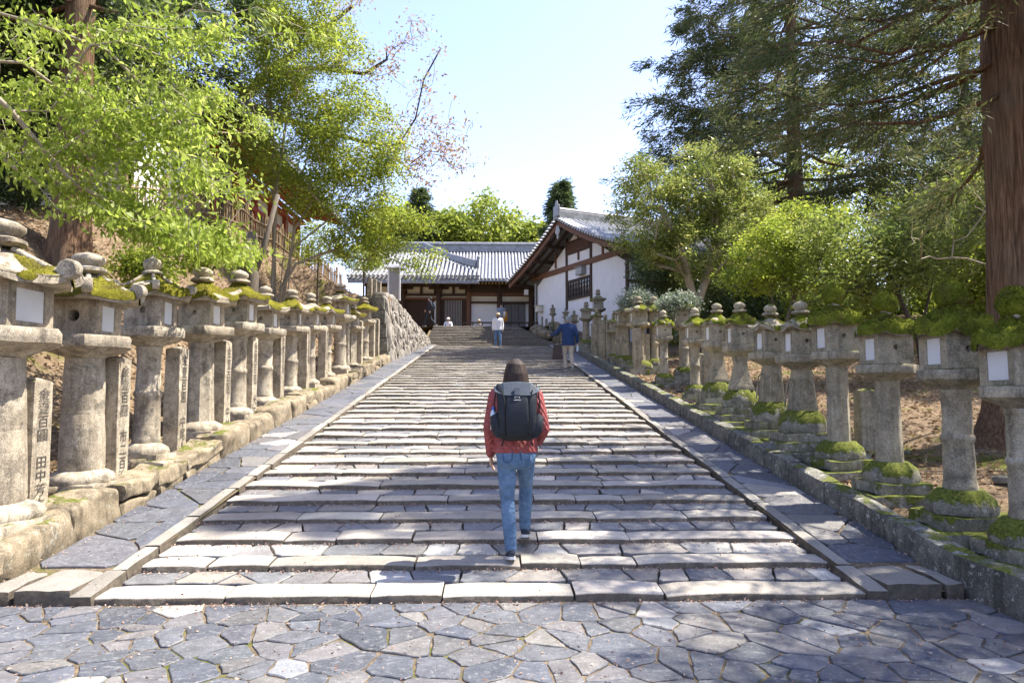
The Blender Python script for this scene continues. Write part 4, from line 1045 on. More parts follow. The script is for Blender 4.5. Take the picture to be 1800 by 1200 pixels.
# low black rail along the lip of the court
rr_ = empty('low_rail', (0, 41.2, ZP), label='low black timber rail along the top of the stairs', cat='fence')
zr_ = P(860, 567, 41.2).z - ZP
for i, x in enumerate(np.linspace(P(815, 570, 41.2).x, P(945, 570, 41.2).x, 9)):
    b = MB(); b.box((x, 0, zr_ / 2 - .05), (.07, .07, zr_)); b.build('post', M['wood'], rr_)
b = MB(); b.box((P(880, 570, 41.2).x, 0, zr_), (P(945, 570, 41.2).x - P(812, 570, 41.2).x, .10, .08)); b.build('rail', M['wood'], rr_)
# ------------------------------------------------------------------ the white gabled building
def gable():
    az = R(23.8); u = Vector((-math.sin(az), math.cos(az), 0)); v = Vector((math.cos(az), math.sin(az), 0)); L = 9.9
    R0 = Vector((6.6, 33.0, ZP - 1.6)); root = empty('white_gabled_building', R0, label='white plastered building with timber framed gable and grey tiled roof', cat='building')
    root.rotation_euler = (0, 0, math.atan2(v.y, v.x))        # local x = v (into depth to the right), local y = u (along the gable)
    DEP = 12.0
    def loc(px, py, o=0.0):      # pixel -> local (y,z) on the gable plane (o = metres in front of it)
        d = ray(px, py); A = R0 - v * o; t = (A - Vector((0, 0, CAM_H))).dot(v) / d.dot(v); p = Vector((0, 0, CAM_H)) + d * t - R0
        return p.dot(u), p.z
    zB = 8.42 - R0.z; zA = 10.35 - R0.z; zE = 7.75 - R0.z; mid = L / 2
    b = MB()      # body with gable
    pr = [(0, 0), (L, 0), (L, zE), (mid, zA), (0, zE)]
    b.add([(0, y, z) for y, z in pr] + [(DEP, y, z) for y, z in pr], [(0, 1, 2, 3, 4)[::1], (9, 8, 7, 6, 5)] + [(i, i + 5, (i + 1) % 5 + 5, (i + 1) % 5) for i in range(5)])
    b.build('wall', M['plaster'], root)
    def bar(name, y0, z0, y1, z1, w_, m='wood', pr_=.05, par=None, dep=.10):
        q = MB(); q.beam((-pr_ + dep / 2 - .02, y0, z0), (-pr_ + dep / 2 - .02, y1, z1), w_, dep, up=(1, 0, 0)); return q.build(name, M[m], par or root, bevel=.012)
    # corner posts and studs
    def stud(px, ya, yb, w_=.17, m='wood', pr_=.05):
        y, z0 = loc(px, ya); _, z1 = loc(px, yb); bar('post', y, max(0, min(z0, z1)), y, max(z0, z1), w_, m, pr_)
    for (px, a, b_) in ((996.5, 420, 545), (1039, 412, 530)): stud(px, a, b_)
    bar('post', .09, 0, .09, zE + .1, .2); bar('post', L - .09, 0, L - .09, zE + .1, .2)
    for (px, a, b_) in ((977.5, 445, 472), (1017, 398, 457), (1060, 418, 446)): stud(px, a, b_, .14, 'wood_red', .045)
    bar('tie_beam', -.4, zB, L + .4, zB, .30, 'wood_red', .075, dep=.16)
    # louvred vent
    (ya, za), (yb, zb) = loc(998, 430), loc(1037, 430)
    _, zt = loc(1017, 421); _, zl = loc(1017, 441)
    q = MB(); q.box((-.02, (ya + yb) / 2, (zt + zl) / 2), (.06, abs(ya - yb), zt - zl)); vt = q.build('vent', M['wood_red'], root)
    for i in range(6): z = lerp(zl, zt, (i + .5) / 6); bar('louvre', ya, z, yb, z, .05, 'wood', .065, vt, .04)
    bar('vent_head', ya, zt, yb, zt, .12, 'wood', .06); bar('vent_sill', ya, zl, yb, zl, .12, 'wood', .06)
    # lattice window
    (ya, zt), (yb, _) = loc(999.5, 496), loc(1038, 486); _, zl = loc(999.5, 527)
    q = MB(); q.box((-.01, (ya + yb) / 2, (zt + zl) / 2), (.05, abs(ya - yb), zt - zl)); wi = q.build('window', M['glass'], root)
    for i in range(9): y = lerp(ya, yb, i / 8); bar('mullion', y, zl, y, zt, .05 if i not in (0, 4, 8) else .11, 'wood', .06, wi, .06)
    for i in range(5): z = lerp(zl, zt, i / 4); bar('glazing_bar', ya, z, yb, z, .045 if i not in (0, 4) else .13, 'wood', .065, wi, .06)
    # wall lamp and meter boxes
    for (px, py, w_, h_, m, nm) in ((1021, 476.5, .62, .42, 'lamp_grey', 'wall_lamp'), (948, 543, .45, .36, 'cream', 'meter_box')):
        y, z = loc(px, py, .15); q = MB(); q.box((-.17, y, z), (.30, w_, h_)); q.box((-.20, y, z + h_ / 2 + .02), (.40, w_ + .08, .04)); q.build(nm, M[m], root, bevel=.02)
    # side wall posts and beams (towards the camera's right)
    for x in (1.1, 2.6, 4.2, 6.0):
        q = MB(); q.box((x, -.03, zE / 2), (.16, .10, zE)); q.build('side_post', M['wood'], root)
    q = MB(); q.box((DEP / 2, -.035, zE - .9), (DEP, .10, .14)); q.build('side_beam', M['wood'], root)
    q = MB(); q.box((1.85, -.17, zE - .35), (.7, .3, .4)); q.build('side_lamp', M['lamp_grey'], root, bevel=.02)
    # roof: two slopes with overhanging verge
    OV, EO = 1.2, 1.5; apex = 10.95 - R0.z; eave = 8.30 - R0.z
    yl, yr_ = L + EO, -EO
    rf = empty('tmp'); bpy.data.objects.remove(rf)
    for s_, ye in ((1, yl), (-1, yr_)):
        sh = MB(); sheet(sh, (-OV, ye, eave), (DEP, ye, eave), (-OV, mid, apex), (DEP, mid, apex), .18, .12); ro = sh.build('roof_slope', M['tile_dark'], root)
        tr = MB(); tile_rows(tr, (-OV + .1, ye, eave + .05), (DEP, ye, eave + .05), (-OV + .1, mid, apex + .05), (DEP, mid, apex + .05), 44, .09, .18, ns=7); tag(tr.build('tile_rows', M['tile'], ro, smooth=60), kind='stuff')
        # verge tiles: short round tiles poking out over the barge board
        for i in range(26):
            t = (i + .5) / 26; p = Vector((-OV, ye, eave)).lerp(Vector((-OV, mid, apex)), t); p.z -= .18 * 4 * t * (1 - t) - .03
            q = MB(); q.tube([(p.x - .16, p.y, p.z), (p.x + .55, p.y, p.z + .03)], .085, 8); q.build('verge_tile', M['tile'], ro, smooth=50)
        # barge board, under board and purlin ends
        pts = [Vector((-OV + .08, ye, eave)).lerp(Vector((-OV + .08, mid, apex)), j / 8) - Vector((0, 0, .24 + .18 * 4 * (j / 8) * (1 - j / 8))) for j in range(9)]
        q = MB()
        for a_, c_ in zip(pts[:-1], pts[1:]): q.beam(a_, c_ + (c_ - a_) * .02, .09, .27)
        q.build('barge_board', M['wood_red'], root)
        q = MB()
        for a_, c_ in zip(pts[:-1], pts[1:]): q.beam(a_ + Vector((-.05, 0, .17)), c_ + Vector((-.05, 0, .17)), .14, .10)
        q.build('verge_board', M['wood'], root)
        for t in (.08, .30, .52, .74):
            j = t * 8; p = pts[int(j)].lerp(pts[min(8, int(j) + 1)], j % 1)
            q = MB(); q.box((-.35, p.y, p.z - .16), (1.4, .15, .18)); q.build('purlin_end', M['wood'], root, bevel=.015)
        for i in range(14):       # rafters under the verge soffit
            x = -OV + .2 + i * .0; t0 = i / 14
        for x in (-.8, -.35):
            q = MB()
            for a_, c_ in zip(pts[:-1], pts[1:]): q.beam(a_ + Vector((x + OV, 0, .02)), c_ + Vector((x + OV, 0, .02)), .08, .12)
            q.build('verge_rafter', M['wood'], root)
    rd = MB(); rd.box((DEP / 2 - OV / 2, mid, apex + .2), (DEP + OV, .42, .45)); rd.tube([(-OV - .05, mid, apex + .50), (DEP, mid, apex + .50)], .14, 9); rd.build('ridge', M['tile'], root, bevel=.02)
    q = MB(); q.box((-OV - .06, mid, apex + .40), (.12, .62, .62)); q.box((-OV - .06, mid, apex + .82), (.10, .3, .35), taper=.6); q.build('ridge_end_tile', M['tile_dark'], root, bevel=.03)
    q = MB(); q.ploft([(.02, -.55), (.12, -.42), (.09, -.3), (.24, -.18), (.26, -.05), (.16, .05), (.2, .14), (.1, .2)], 0, n=10); q.v = [(x * .25, y, z) for x, y, z in q.v]; q.build('gable_pendant', M['lamp_grey'], root, (-OV + .0, mid, apex - .62), smooth=50)
    # drain pipe at the left corner
    q = MB(); q.tube([(-.12, L - .2, 0), (-.12, L - .2, zE + .3)], .06, 8); q.build('drain_pipe', M['lamp_grey'], root, smooth=60)
gable()
# ------------------------------------------------------------------ the red hall on the left terrace
def red_hall():
    Xw = -10.6; zt = 7.05; root = empty('red_hall', (Xw, 27, zt), label='vermilion painted timber hall behind the trees on the terrace', cat='temple')
    ya, yb = -3.4, 10.0
    q = MB(); q.box((-3, (ya + yb) / 2, 1.7), (5.6, yb - ya, 3.4)); q.build('wall', M['cream'], root)
    q = MB(); q.box((-2.8, (ya + yb) / 2, .1), (6.8, yb - ya + 1.2, .5)); q.build('plinth', M['kerb_rock'], root)
    ys = np.linspace(ya, yb, 7)
    for y in ys:
        q = MB(); q.ploft([(.17, 0), (.17, 3.5)], 0, n=12); q.build('pillar', M['vermilion'], root, (-.12, y, .2), smooth=60)
    for z in (.5, 2.45, 3.35):
        q = MB(); q.box((-.08, (ya + yb) / 2, z), (.22, yb - ya, .2)); q.build('beam', M['vermilion'], root)
    for i in range(6):
        y0, y1 = ys[i] + .2, ys[i + 1] - .2
        q = MB(); q.box((-.16, (y0 + y1) / 2, 1.45), (.08, y1 - y0, 1.75)); w_ = q.build('lattice_window', M['white_paint' if i % 3 else 'hole'], root)
        if i % 3:
            for k in range(11): y = lerp(y0, y1, k / 10); q = MB(); q.box((-.11, y, 1.45), (.04, .07, 1.75)); q.build('lattice_bar', M['wood'], w_)
            for k in range(11): z = lerp(.6, 2.3, k / 10); q = MB(); q.box((-.105, (y0 + y1) / 2, z), (.04, y1 - y0, .07)); q.build('lattice_bar', M['wood'], w_)
    for k in range(3):
        q = MB(); q.box((.15 + .3 * k, (ya + yb) / 2, 3.55 + .17 * k), (.22, yb - ya + .6, .16)); q.build('bracket_course', M['vermilion'], root)
    for i in range(44):
        y = lerp(ya - 1.2, yb + 1.2, i / 43); q = MB(); q.beam((-.3, y, 4.35), (2.0, y, 3.75), .1, .13); q.build('rafter', M['vermilion'], root)
    q = MB(); sheet(q, (2.2, ya - 1.5, 3.85), (2.2, yb + 1.5, 3.85), (-3, ya - 1.5, 7.0), (-3, yb + 1.5, 7.0), .35, .14); ro = q.build('roof', M['tile_dark'], root)
    q = MB(); sheet(q, (-8.2, yb + 1.5, 3.85), (-8.2, ya - 1.5, 3.85), (-3, yb + 1.5, 7.0), (-3, ya - 1.5, 7.0), .35, .14); q.build('roof_back', M['tile_dark'], root)
    q = MB(); tile_rows(q, (2.25, ya - 1.5, 3.9), (2.25, yb + 1.5, 3.9), (-3, ya - 1.5, 7.05), (-3, yb + 1.5, 7.05), 60, .09, .35); tag(q.build('tile_rows', M['tile'], ro, smooth=60), kind='stuff')
    q = MB(); q.box((-3, (ya + yb) / 2, 7.2), (.5, yb - ya + 3, .5)); q.build('ridge', M['tile_dark'], ro, bevel=.03)
red_hall()
def storehouse():
    a = P(20, 362, 16.5); root = empty('white_storehouse', (a.x - 1.6, 16.6, a.z - .5), label='small white plastered storehouse on the terrace behind the cedar', cat='building')
    q = MB(); q.box((1.2, 1.6, 1.3), (6.4, 3.2, 2.6)); q.build('wall', M['plaster'], root)
    for x in (-1.95, 1.62, 4.35): q = MB(); q.box((x, -.02, 1.3), (.14, .1, 2.6)); q.build('post', M['wood'], root)
    q = MB(); q.box((1.2, -.02, 2.5), (6.4, .1, .16)); q.build('beam', M['wood'], root)
    for s_ in (0, 1):
        q = MB(); sheet(q, (-2.6, -.9 if s_ == 0 else 4.1, 2.45), (5.0, -.9 if s_ == 0 else 4.1, 2.45), (-2.6, 1.6, 3.9), (5.0, 1.6, 3.9), .1, .12); q.build('roof', M['tile_dark'], root)
storehouse()
# ------------------------------------------------------------------ the bamboo fence on the terrace edge
def bamboo_fence():
    Xf = -8.35; y0, y1 = 15.5, 37.5; root = empty('bamboo_fence', (Xf, y0, 0), label='weathered bamboo picket fence along the edge of the terrace', cat='fence'); rg = random.Random(4)
    q = MB(); base = MB(); base.tube([(0, 0, 0), (0, 0, .55), (0, 0, 1.1)], [.026, .024, .022], 6); pm = base.mesh('picket'); pm.materials.append(M['bamboo'])
    y = y0
    while y < y1:
        o = bpy.data.objects.new('picket', pm); o.location = (rg.uniform(-.02, .02), y - y0, G(Xf, y) - .08); o.rotation_euler = (rg.uniform(-.03, .03), rg.uniform(-.03, .03), 0); o.scale = (1, 1, rg.uniform(.9, 1.08)); link(o, root)
        y += .16
    y = y0
    while y < y1:
        q = MB(); q.tube([(0, 0, 0), (0, 0, 1.35)], .055, 8); q.build('post', M['bamboo'], root, (-.05, y - y0, G(Xf, y) - .1)); y += 1.9
    for h in (.35, .85):
        q = MB(); q.tube([(.05, y - y0, G(Xf, y) + h - .05) for y in np.arange(y0, y1, 1.0)], .025, 6); q.build('rail', M['bamboo'], root)
bamboo_fence()
def shrine():
    D = 34.0; a = P(694, 512, D); root = empty('small_roofed_hut', (a.x, D, a.z - .5), label='small grey roofed hut at the end of the bamboo fence', cat='hut')
    q = MB(); q.box((0, 0, .9), (.5, .5, 1.6)); q.build('wall', M['lamp_grey'], root)
    for x in (-.28, .28): q = MB(); q.box((x, -.27, .8), (.08, .08, 1.6)); q.build('post', M['white_paint'], root)
    q = MB(); q.box((0, 0, 1.68), (.85, .8, .14), taper=.75); q.box((0, 0, 1.80), (.55, .5, .14), taper=.3); q.build('roof', M['tile'], root, bevel=.02)
shrine()
def right_fence():
    root = empty('wooden_fence', (9, 24, 0), label='low rail fence of thin timbers behind the shaded lanterns', cat='fence')
    pts = [P(1650, 612, 17.5), P(1720, 608, 17.5)]
    xs = np.linspace(10.0, 22.0, 9)
    for x in xs: q = MB(); q.box((0, 0, .5), (.08, .08, 1.2)); q.build('post', M['bamboo'], root, (x - 9, 24 + (x - 10) * -.2 - 24, G(x, 24) - .1))
    for h in (.45, .85):
        q = MB(); q.tube([(x - 9, (x - 10) * -.2, G(x, 24) + h) for x in xs], .035, 6); q.build('rail', M['bamboo'], root)
right_fence()
# ------------------------------------------------------------------ foliage
def mat_leaf(name, a, b, c, trans=0.45, rough=0.5):
    t = NT(name); at = t.n('ShaderNodeAttribute'); at.attribute_name = 'tint'
    col = t.ramp(at.outputs['Fac'], [(0.0, a), (0.5, b), (1.0, c)])
    t.base(col); t.set(rough, .35)
    tr = t.n('ShaderNodeBsdfTranslucent'); mx = t.n('ShaderNodeMixShader'); mx.inputs[0].default_value = trans
    g = t.n('ShaderNodeHueSaturation'); g.inputs['Saturation'].default_value = .95; g.inputs['Value'].default_value = 1.45; t.l(col, g.inputs['Color']); t.l(g.outputs[0], tr.inputs[0])
    t.l(t.p.outputs[0], mx.inputs[1]); t.l(tr.outputs[0], mx.inputs[2]); t.l(mx.outputs[0], t.out.inputs[0])
    return t.m
M['leaf_bright'] = mat_leaf('bright_spring_leaves', (0.13, 0.19, 0.012), (0.23, 0.30, 0.03), (0.36, 0.42, 0.08), .55)
M['leaf_olive'] = mat_leaf('olive_leaves', (0.08, 0.125, 0.012), (0.19, 0.24, 0.022), (0.36, 0.37, 0.04), .6)
M['leaf_pink'] = mat_leaf('bronze_pink_leaves', (0.28, 0.15, 0.06), (0.34, 0.20, 0.10), (0.24, 0.24, 0.07), .4)
M['leaf_asebi'] = mat_leaf('glossy_leaves', (0.08, 0.12, 0.02), (0.17, 0.21, 0.035), (0.34, 0.34, 0.09), .5, .35)
M['leaf_lime'] = mat_leaf('lime_leaves', (0.11, 0.17, 0.012), (0.24, 0.30, 0.025), (0.38, 0.40, 0.05), .55)
M['leaf_dark'] = mat_leaf('dark_leaves', (0.028, 0.05, 0.016), (0.055, 0.085, 0.024), (0.10, 0.13, 0.035), .4)
M['leaf_cedar'] = mat_leaf('cedar_needles', (0.035, 0.058, 0.016), (0.08, 0.10, 0.028), (0.18, 0.15, 0.055), .45, .6)
M['leaf_far'] = mat_leaf('far_spring_leaves', (0.13, 0.175, 0.02), (0.23, 0.275, 0.03), (0.34, 0.36, 0.06), .45)
M['leaf_white'] = mat_leaf('pale_variegated_leaves', (0.10, 0.14, 0.08), (0.24, 0.28, 0.20), (0.50, 0.52, 0.46), .3)
M['bark'] = mat_wood('grey_bark', (0.07, 0.055, 0.04), (0.17, 0.14, 0.10), 5)
M['bark_dark'] = mat_wood('dark_bark', (0.03, 0.024, 0.018), (0.075, 0.06, 0.045), 5)
M['bark_pale'] = mat_wood('pale_bark', (0.22, 0.18, 0.12), (0.36, 0.31, 0.23), 5)
def mat_cedar_bark():
    t = NT('cedar_bark'); v = t.coords(); mp = t.n('ShaderNodeMapping'); mp.inputs['Scale'].default_value = (16, 16, .8); t.l(v, mp.inputs[0])
    f = t.noise(mp.outputs[0], 2.2, 7, .7); g = t.noise(v, 1.3, 4)
    c = t.ramp(f, [(.30, (0.035, 0.022, 0.015)), (.5, (0.18, 0.105, 0.062)), (.7, (0.33, 0.215, 0.14))]); c = t.mix(t.math('MULTIPLY', t.ramp(g, [(.45, 0.0), (.7, 1.0)]), .5), c, (0.16, 0.145, 0.11))
    t.base(c); t.set(.9, .1); t.bump(f, 1.0, .06); return t.m
M['bark_cedar'] = mat_cedar_bark()
NR = np.random.default_rng(12)
def unit(v): return v / np.maximum(1e-9, np.linalg.norm(v, axis=-1, keepdims=True))
def leaves_mesh(name, pos, dirs, length, width, tint, mat, parent, fold=0.25, rng=NR, droop=None):
    """one folded four-point leaf for each position; dirs = leaf axis"""
    n = len(pos); d = unit(dirs); r = unit(rng.normal(size=(n, 3))); s = unit(np.cross(d, r)); u = np.cross(s, d)
    L = (length * rng.uniform(.45, 1.4, n))[:, None]; W = (width * rng.uniform(.55, 1.35, n))[:, None]
    a = pos; m = pos + d * L * .45; V = np.empty((n, 4, 3))
    V[:, 0] = a; V[:, 1] = m + s * W * .5 + u * W * fold; V[:, 2] = a + d * L; V[:, 3] = m - s * W * .5 + u * W * fold
    me = bpy.data.meshes.new(name); me.vertices.add(4 * n); me.loops.add(4 * n); me.polygons.add(n)
    me.vertices.foreach_set('co', V.ravel().astype(np.float32)); me.loops.foreach_set('vertex_index', np.arange(4 * n, dtype=np.int32))
    me.polygons.foreach_set('loop_start', np.arange(0, 4 * n, 4, dtype=np.int32)); me.update(calc_edges=True)
    at = me.attributes.new('tint', 'FLOAT', 'POINT'); at.data.foreach_set('value', np.repeat(np.clip(tint, 0, 1), 4).astype(np.float32))
    me.materials.append(M[mat]); o = bpy.data.objects.new(name, me); link(o, parent); return o
class Tree:
    """trunk polylines plus limbs that reach out to target points; each new target joins the nearest wood"""
    def __init__(s, trunks, seed=0):
        s.pos = []; s.par = []; s.rg = random.Random(seed); s.tips = []; s.trunk_n = 0; s.tw = []
        for pts in trunks:
            pts = [Vector(p) for p in pts]; prev = -1
            for i, p in enumerate(pts):
                if i == 0: s.pos.append(p); s.par.append(-1); prev = len(s.pos) - 1; continue
                q = pts[i - 1]; n = max(1, int((p - q).length / .45))
                for k in range(1, n + 1): s.pos.append(q.lerp(p, k / n)); s.par.append(prev); prev = len(s.pos) - 1
        s.trunk_n = len(s.pos); s.root = s.pos[0].copy()
    def reach(s, targets, step=.5, jit=.12, sag=0.0, minz=None, bias=.35, first=0):
        P_ = [Vector(t) for t in targets]; P_.sort(key=lambda p: (p - s.root).length)
        arr = np.array([tuple(p) for p in s.pos]); cap = 4096; buf = np.zeros((max(cap, len(arr) + len(P_) * 30), 3)); buf[:len(arr)] = arr; n = len(arr)
        dr = np.zeros(len(buf)); rt = np.array(tuple(s.root)); dr[:n] = np.linalg.norm(buf[:n] - rt, axis=1)
        for p in P_:
            t = np.array(tuple(p)); d = np.linalg.norm(buf[:n] - t, axis=1)
            cost = d + bias * np.maximum(0, dr[:n] - np.linalg.norm(t - rt) + .3) + .25 * np.maximum(0, buf[:n, 2] - t[2])
            if minz is not None: cost = cost + 5 * np.maximum(0, minz - buf[:n, 2])
            if first: cost[:first] += 50
            j = int(np.argmin(cost)); a = s.pos[j]; L = (p - a).length; k = max(1, int(L / step)); prev = j
            for i in range(1, k + 1):
                u = i / k; q = a.lerp(p, u)
                if i < k: q += Vector((s.rg.uniform(-1, 1), s.rg.uniform(-1, 1), s.rg.uniform(-1, 1))) * jit * min(1, L)
                q.z += sag * L * 4 * u * (1 - u)
                s.pos.append(q); s.par.append(prev); prev = len(s.pos) - 1; buf[n] = tuple(q); dr[n] = np.linalg.norm(buf[n] - rt); n += 1
            s.tips.append(prev)
    def wood(s, name, mat, parent, r_tip, r_max, expo=.5, trunk_r=None, split=True, twig_name='limbs'):
        n = len(s.pos); cnt = [0] * n; ch = [[] for _ in range(n)]
        for i in range(n):
            if s.par[i] >= 0: ch[s.par[i]].append(i)
        for i in range(n - 1, -1, -1):
            if not ch[i]: cnt[i] = max(1, cnt[i])
            if s.par[i] >= 0: cnt[s.par[i]] += cnt[i]
        rad = [min(r_max, r_tip * c ** expo) for c in cnt]
        if trunk_r:
            for i in range(s.trunk_n): rad[i] = max(rad[i], trunk_r(s.pos[i]))
        T, B = MB(), MB(); seen = [False] * n
        for i in range(n):
            if s.par[i] >= 0 and ch[s.par[i]][0] == i: continue          # continues its parent's chain
            chain = [] if s.par[i] < 0 else [s.par[i]]; j = i
            while True:
                chain.append(j)
                if not ch[j]: break
                main = max(ch[j], key=lambda c: cnt[c]) if False else ch[j][0]; j = main
            if len(chain) < 2: continue
            rr = [rad[q] for q in chain]
            if s.par[i] >= 0: rr[0] = min(rr[0], rr[1] * 1.15)
            rm = max(rr); tgt = T if i < s.trunk_n else B
            tgt.tube([s.pos[q] for q in chain], rr, n=12 if rm > .12 else (7 if rm > .035 else (5 if rm > .014 else 3)), cap=False)
        o = T.build(name, M[mat], parent, smooth=180)
        if B.v: B.build(twig_name, M[mat], parent, smooth=180)
        return o
def tree_thing(name, base, label, cat='tree', group=None):
    r_ = empty(name, base, label=label, cat=cat, group=group); return r_
def off(parent, o_list=None):
    """children were built in world coordinates: move them back by the parent's location"""
    for c in parent.children:
        if c.location.length < 1e-6: c.location = -parent.location
def in_ellipsoids(ells, n, rng, hollow=0.35):
    out = []; w_ = np.array([e[1][0] * e[1][1] * e[1][2] for e in ells]) ** .8; w_ = w_ / w_.sum()
    idx = rng.choice(len(ells), n, p=w_)
    d = unit(rng.normal(size=(n, 3))); r = (hollow + (1 - hollow) * rng.random(n)) ** (1 / 2.2)
    C = np.array([e[0] for e in ells], float)[idx]; A = np.array([e[1] for e in ells], float)[idx]
    return C + d * A * r[:, None]
def tufts(tips, per, rad, rng, flat=.7):
    t = np.repeat(np.array(tips, float), per, axis=0); o = rng.normal(size=t.shape) * rad; o[:, 2] *= flat
    return t + o, np.repeat(rng.normal(size=len(tips)) * .16, per)
def light_tint(p, cl, rng, lo=.5, k=.18): return np.clip(lo + cl + rng.normal(size=len(p)) * k, 0, 1)
def broadleaf(name, base, trunks, ells, ntip, per, label, leafmat, barkmat='bark', leaf=(.10, .05), tuft=.28, r_tip=.008, r_max=.16, trunk_r=None, seed=1, down=.35, tint=.5, hollow=.35, group=None, sag=.03, cat='tree', flat=.75, minz=None, up=0.0):
    rng = np.random.default_rng(seed); r_ = tree_thing(name, base, label, cat, group); t = Tree(trunks, seed)
    tg = in_ellipsoids(ells, ntip, rng, hollow)
    t.reach(tg, step=.5, sag=sag, minz=minz); t.wood('trunk', barkmat, r_, r_tip, r_max, trunk_r=trunk_r)
    tips = np.array([tuple(t.pos[i]) for i in t.tips]); pos, cl = tufts(tips, per, tuft, rng, flat)
    d = rng.normal(size=pos.shape); d[:, 2] = d[:, 2] * .6 - down + up
    leaves_mesh('crown', pos, d, leaf[0], leaf[1], light_tint(pos, cl, rng, tint), leafmat, r_, rng=rng); off(r_); return r_
def conifer(name, base, h, r0, z_first, reach, label, seed=1, leafn=20000, leaf=(.22, .035), tiers=26, per=5, droop=.35, mat='leaf_cedar', bark='bark_cedar', top_pow=.75, group=None, side=None, tuft=.22, tint=.45, flare=1.5, curve=.3, roots=True):
    """straight trunk, whorled drooping boughs, rope-like tufts of needles"""
    rng = np.random.default_rng(seed); rg = random.Random(seed); r_ = tree_thing(name, base, label, 'tree', group); b = Vector(base)
    n = 26; nn = 20; T = MB(); vs = []; sd = rg.uniform(0, 99)
    for i in range(n):
        u = i / (n - 1); z = h * u ** 1.6; rr = r0 * (1 - u ** 1.6 * .93) * (1 + (flare - 1) * math.exp(-z / .45))
        for k in range(nn):
            th = 2 * math.pi * k / nn; q = 1 + .10 * nz(math.cos(th) * 2 + sd, math.sin(th) * 2, z * .5, 1.3) + (.22 * math.exp(-z / .5) * math.sin(th * 5 + sd) if roots else 0) + .03 * math.sin(th * 9 + sd + z)
            vs.append((math.cos(th) * rr * q, math.sin(th) * rr * q, z - .35 * (i == 0)))
    T.add(vs, [(i * nn + k, i * nn + (k + 1) % nn, (i + 1) * nn + (k + 1) % nn, (i + 1) * nn + k) for i in range(n - 1) for k in range(nn)]); T.build('trunk', M[bark], r_, smooth=180)
    B = MB(); tips = []; dirs = []
    for i in range(tiers):
        u = i / (tiers - 1); z = lerp(z_first, h * .98, u)
        for k in range(per):
            a = rg.uniform(0, 6.28); L = reach * (1 - u) ** top_pow * rg.uniform(.6, 1.1) + .3
            if side is not None and rg.random() < side[1]: a = side[0] + rg.gauss(0, .7)
            d = Vector((math.cos(a), math.sin(a), 0)); m = max(3, int(L / .5)); pts = []
            for j in range(m + 1):
                s_ = j / m; pts.append(d * (L * s_) + Vector((0, 0, z - droop * L * s_ + curve * L * s_ ** 2.4)) + Vector((rg.uniform(-1, 1), rg.uniform(-1, 1), rg.uniform(-.5, .5))) * .06 * L * s_)
            rb = .012 + .010 * L
            B.tube(pts, [lerp(rb, .006, j / m) for j in range(m + 1)], n=5, cap=False)
            for j in range(1, m + 1):
                s_ = j / m
                if s_ < .22: continue
                for _ in range(3 if s_ < .9 else 4):
                    sl = L * .28 * (1.15 - .6 * s_) * rg.uniform(.5, 1.2) + .12; sa = a + rg.choice((-1, 1)) * rg.uniform(.4, 1.3) if s_ < .95 else a + rg.uniform(-.5, .5)
                    e = pts[j] + Vector((math.cos(sa) * sl, math.sin(sa) * sl, -sl * rg.uniform(.05, .6)))
                    if sl > .35: B.tube([pts[j], pts[j].lerp(e, .5) + Vector((0, 0, .03)), e], [.008, .006, .003], n=3, cap=False)
                    for q in (.35, .6, .85, 1.0): tips.append(pts[j].lerp(e, q)); dirs.append((e - pts[j]).normalized() + Vector((0, 0, -.15)))
    B.build('boughs', M[bark], r_, smooth=180)
    tips = np.array([tuple(t) for t in tips]); dirs = np.array([tuple(t) for t in dirs]); per_ = max(1, leafn // len(tips))
    pos = np.repeat(tips, per_, axis=0) + rng.normal(size=(len(tips) * per_, 3)) * tuft * np.array([.6, .6, .45]); d = np.repeat(dirs, per_, axis=0) + rng.normal(size=pos.shape) * .55
    cl = np.repeat(rng.normal(size=len(tips)) * .18, per_)
    leaves_mesh('foliage', pos, d, leaf[0], leaf[1], light_tint(pos, cl, rng, tint, .15), mat, r_, fold=.15, rng=rng); return r_
def gz(x, y): return G(x, y) - .1
# --- right: the great cedar whose trunk closes the frame, and the cedars behind it
conifer('cedar_tree', (7.2, 9.0, gz(7.2, 9.0)), 15.5, .50, 5.0, 3.9, 'huge brown cedar trunk with drooping dark boughs beside the mossy lanterns', seed=3, leafn=62000, leaf=(.17, .022), tiers=22, per=4, droop=.5, top_pow=1.2, side=(math.pi * .80, .5), tuft=.15, flare=1.75)
conifer('cedar_tree', (14.1, 31.0, gz(14.1, 31.0)), 24, .50, 6.8, 7.6, 'tall dark cedar rising behind the glossy evergreen tree', seed=5, leafn=120000, leaf=(.32, .05), tiers=24, per=5, droop=.30, tuft=.24, top_pow=.45, side=(math.pi, .3))
conifer('cedar_tree', (16.5, 16.5, gz(16.5, 16.5)), 15, .45, 5.0, 4.4, 'cedar deeper in the wood behind the great trunk', seed=8, leafn=45000, leaf=(.26, .03), tiers=24, per=4, droop=.4, tuft=.22, side=(math.pi, .35))
conifer('cedar_tree', (19.5, 27.0, gz(19.5, 27)), 19, .36, 4.0, 5.0, 'cedar standing among pale spring trees in the wood', seed=9, leafn=40000, leaf=(.32, .04), tiers=24, per=4, droop=.35, tuft=.26)
conifer('cedar_tree', (13.5, 4.0, gz(13.5, 4)), 24, .45, 6.0, 5.2, 'cedar shading the forecourt beyond the lantern row', seed=13, leafn=36000, leaf=(.30, .05), tiers=22, per=4, droop=.35, tuft=.28)
conifer('cedar_tree', (8.6, 1.2, gz(8.6, 1.2)), 22, .42, 6.0, 5.2, 'cedar beside the forecourt pavement', seed=14, leafn=36000, leaf=(.30, .05), tiers=22, per=4, droop=.35, tuft=.28)
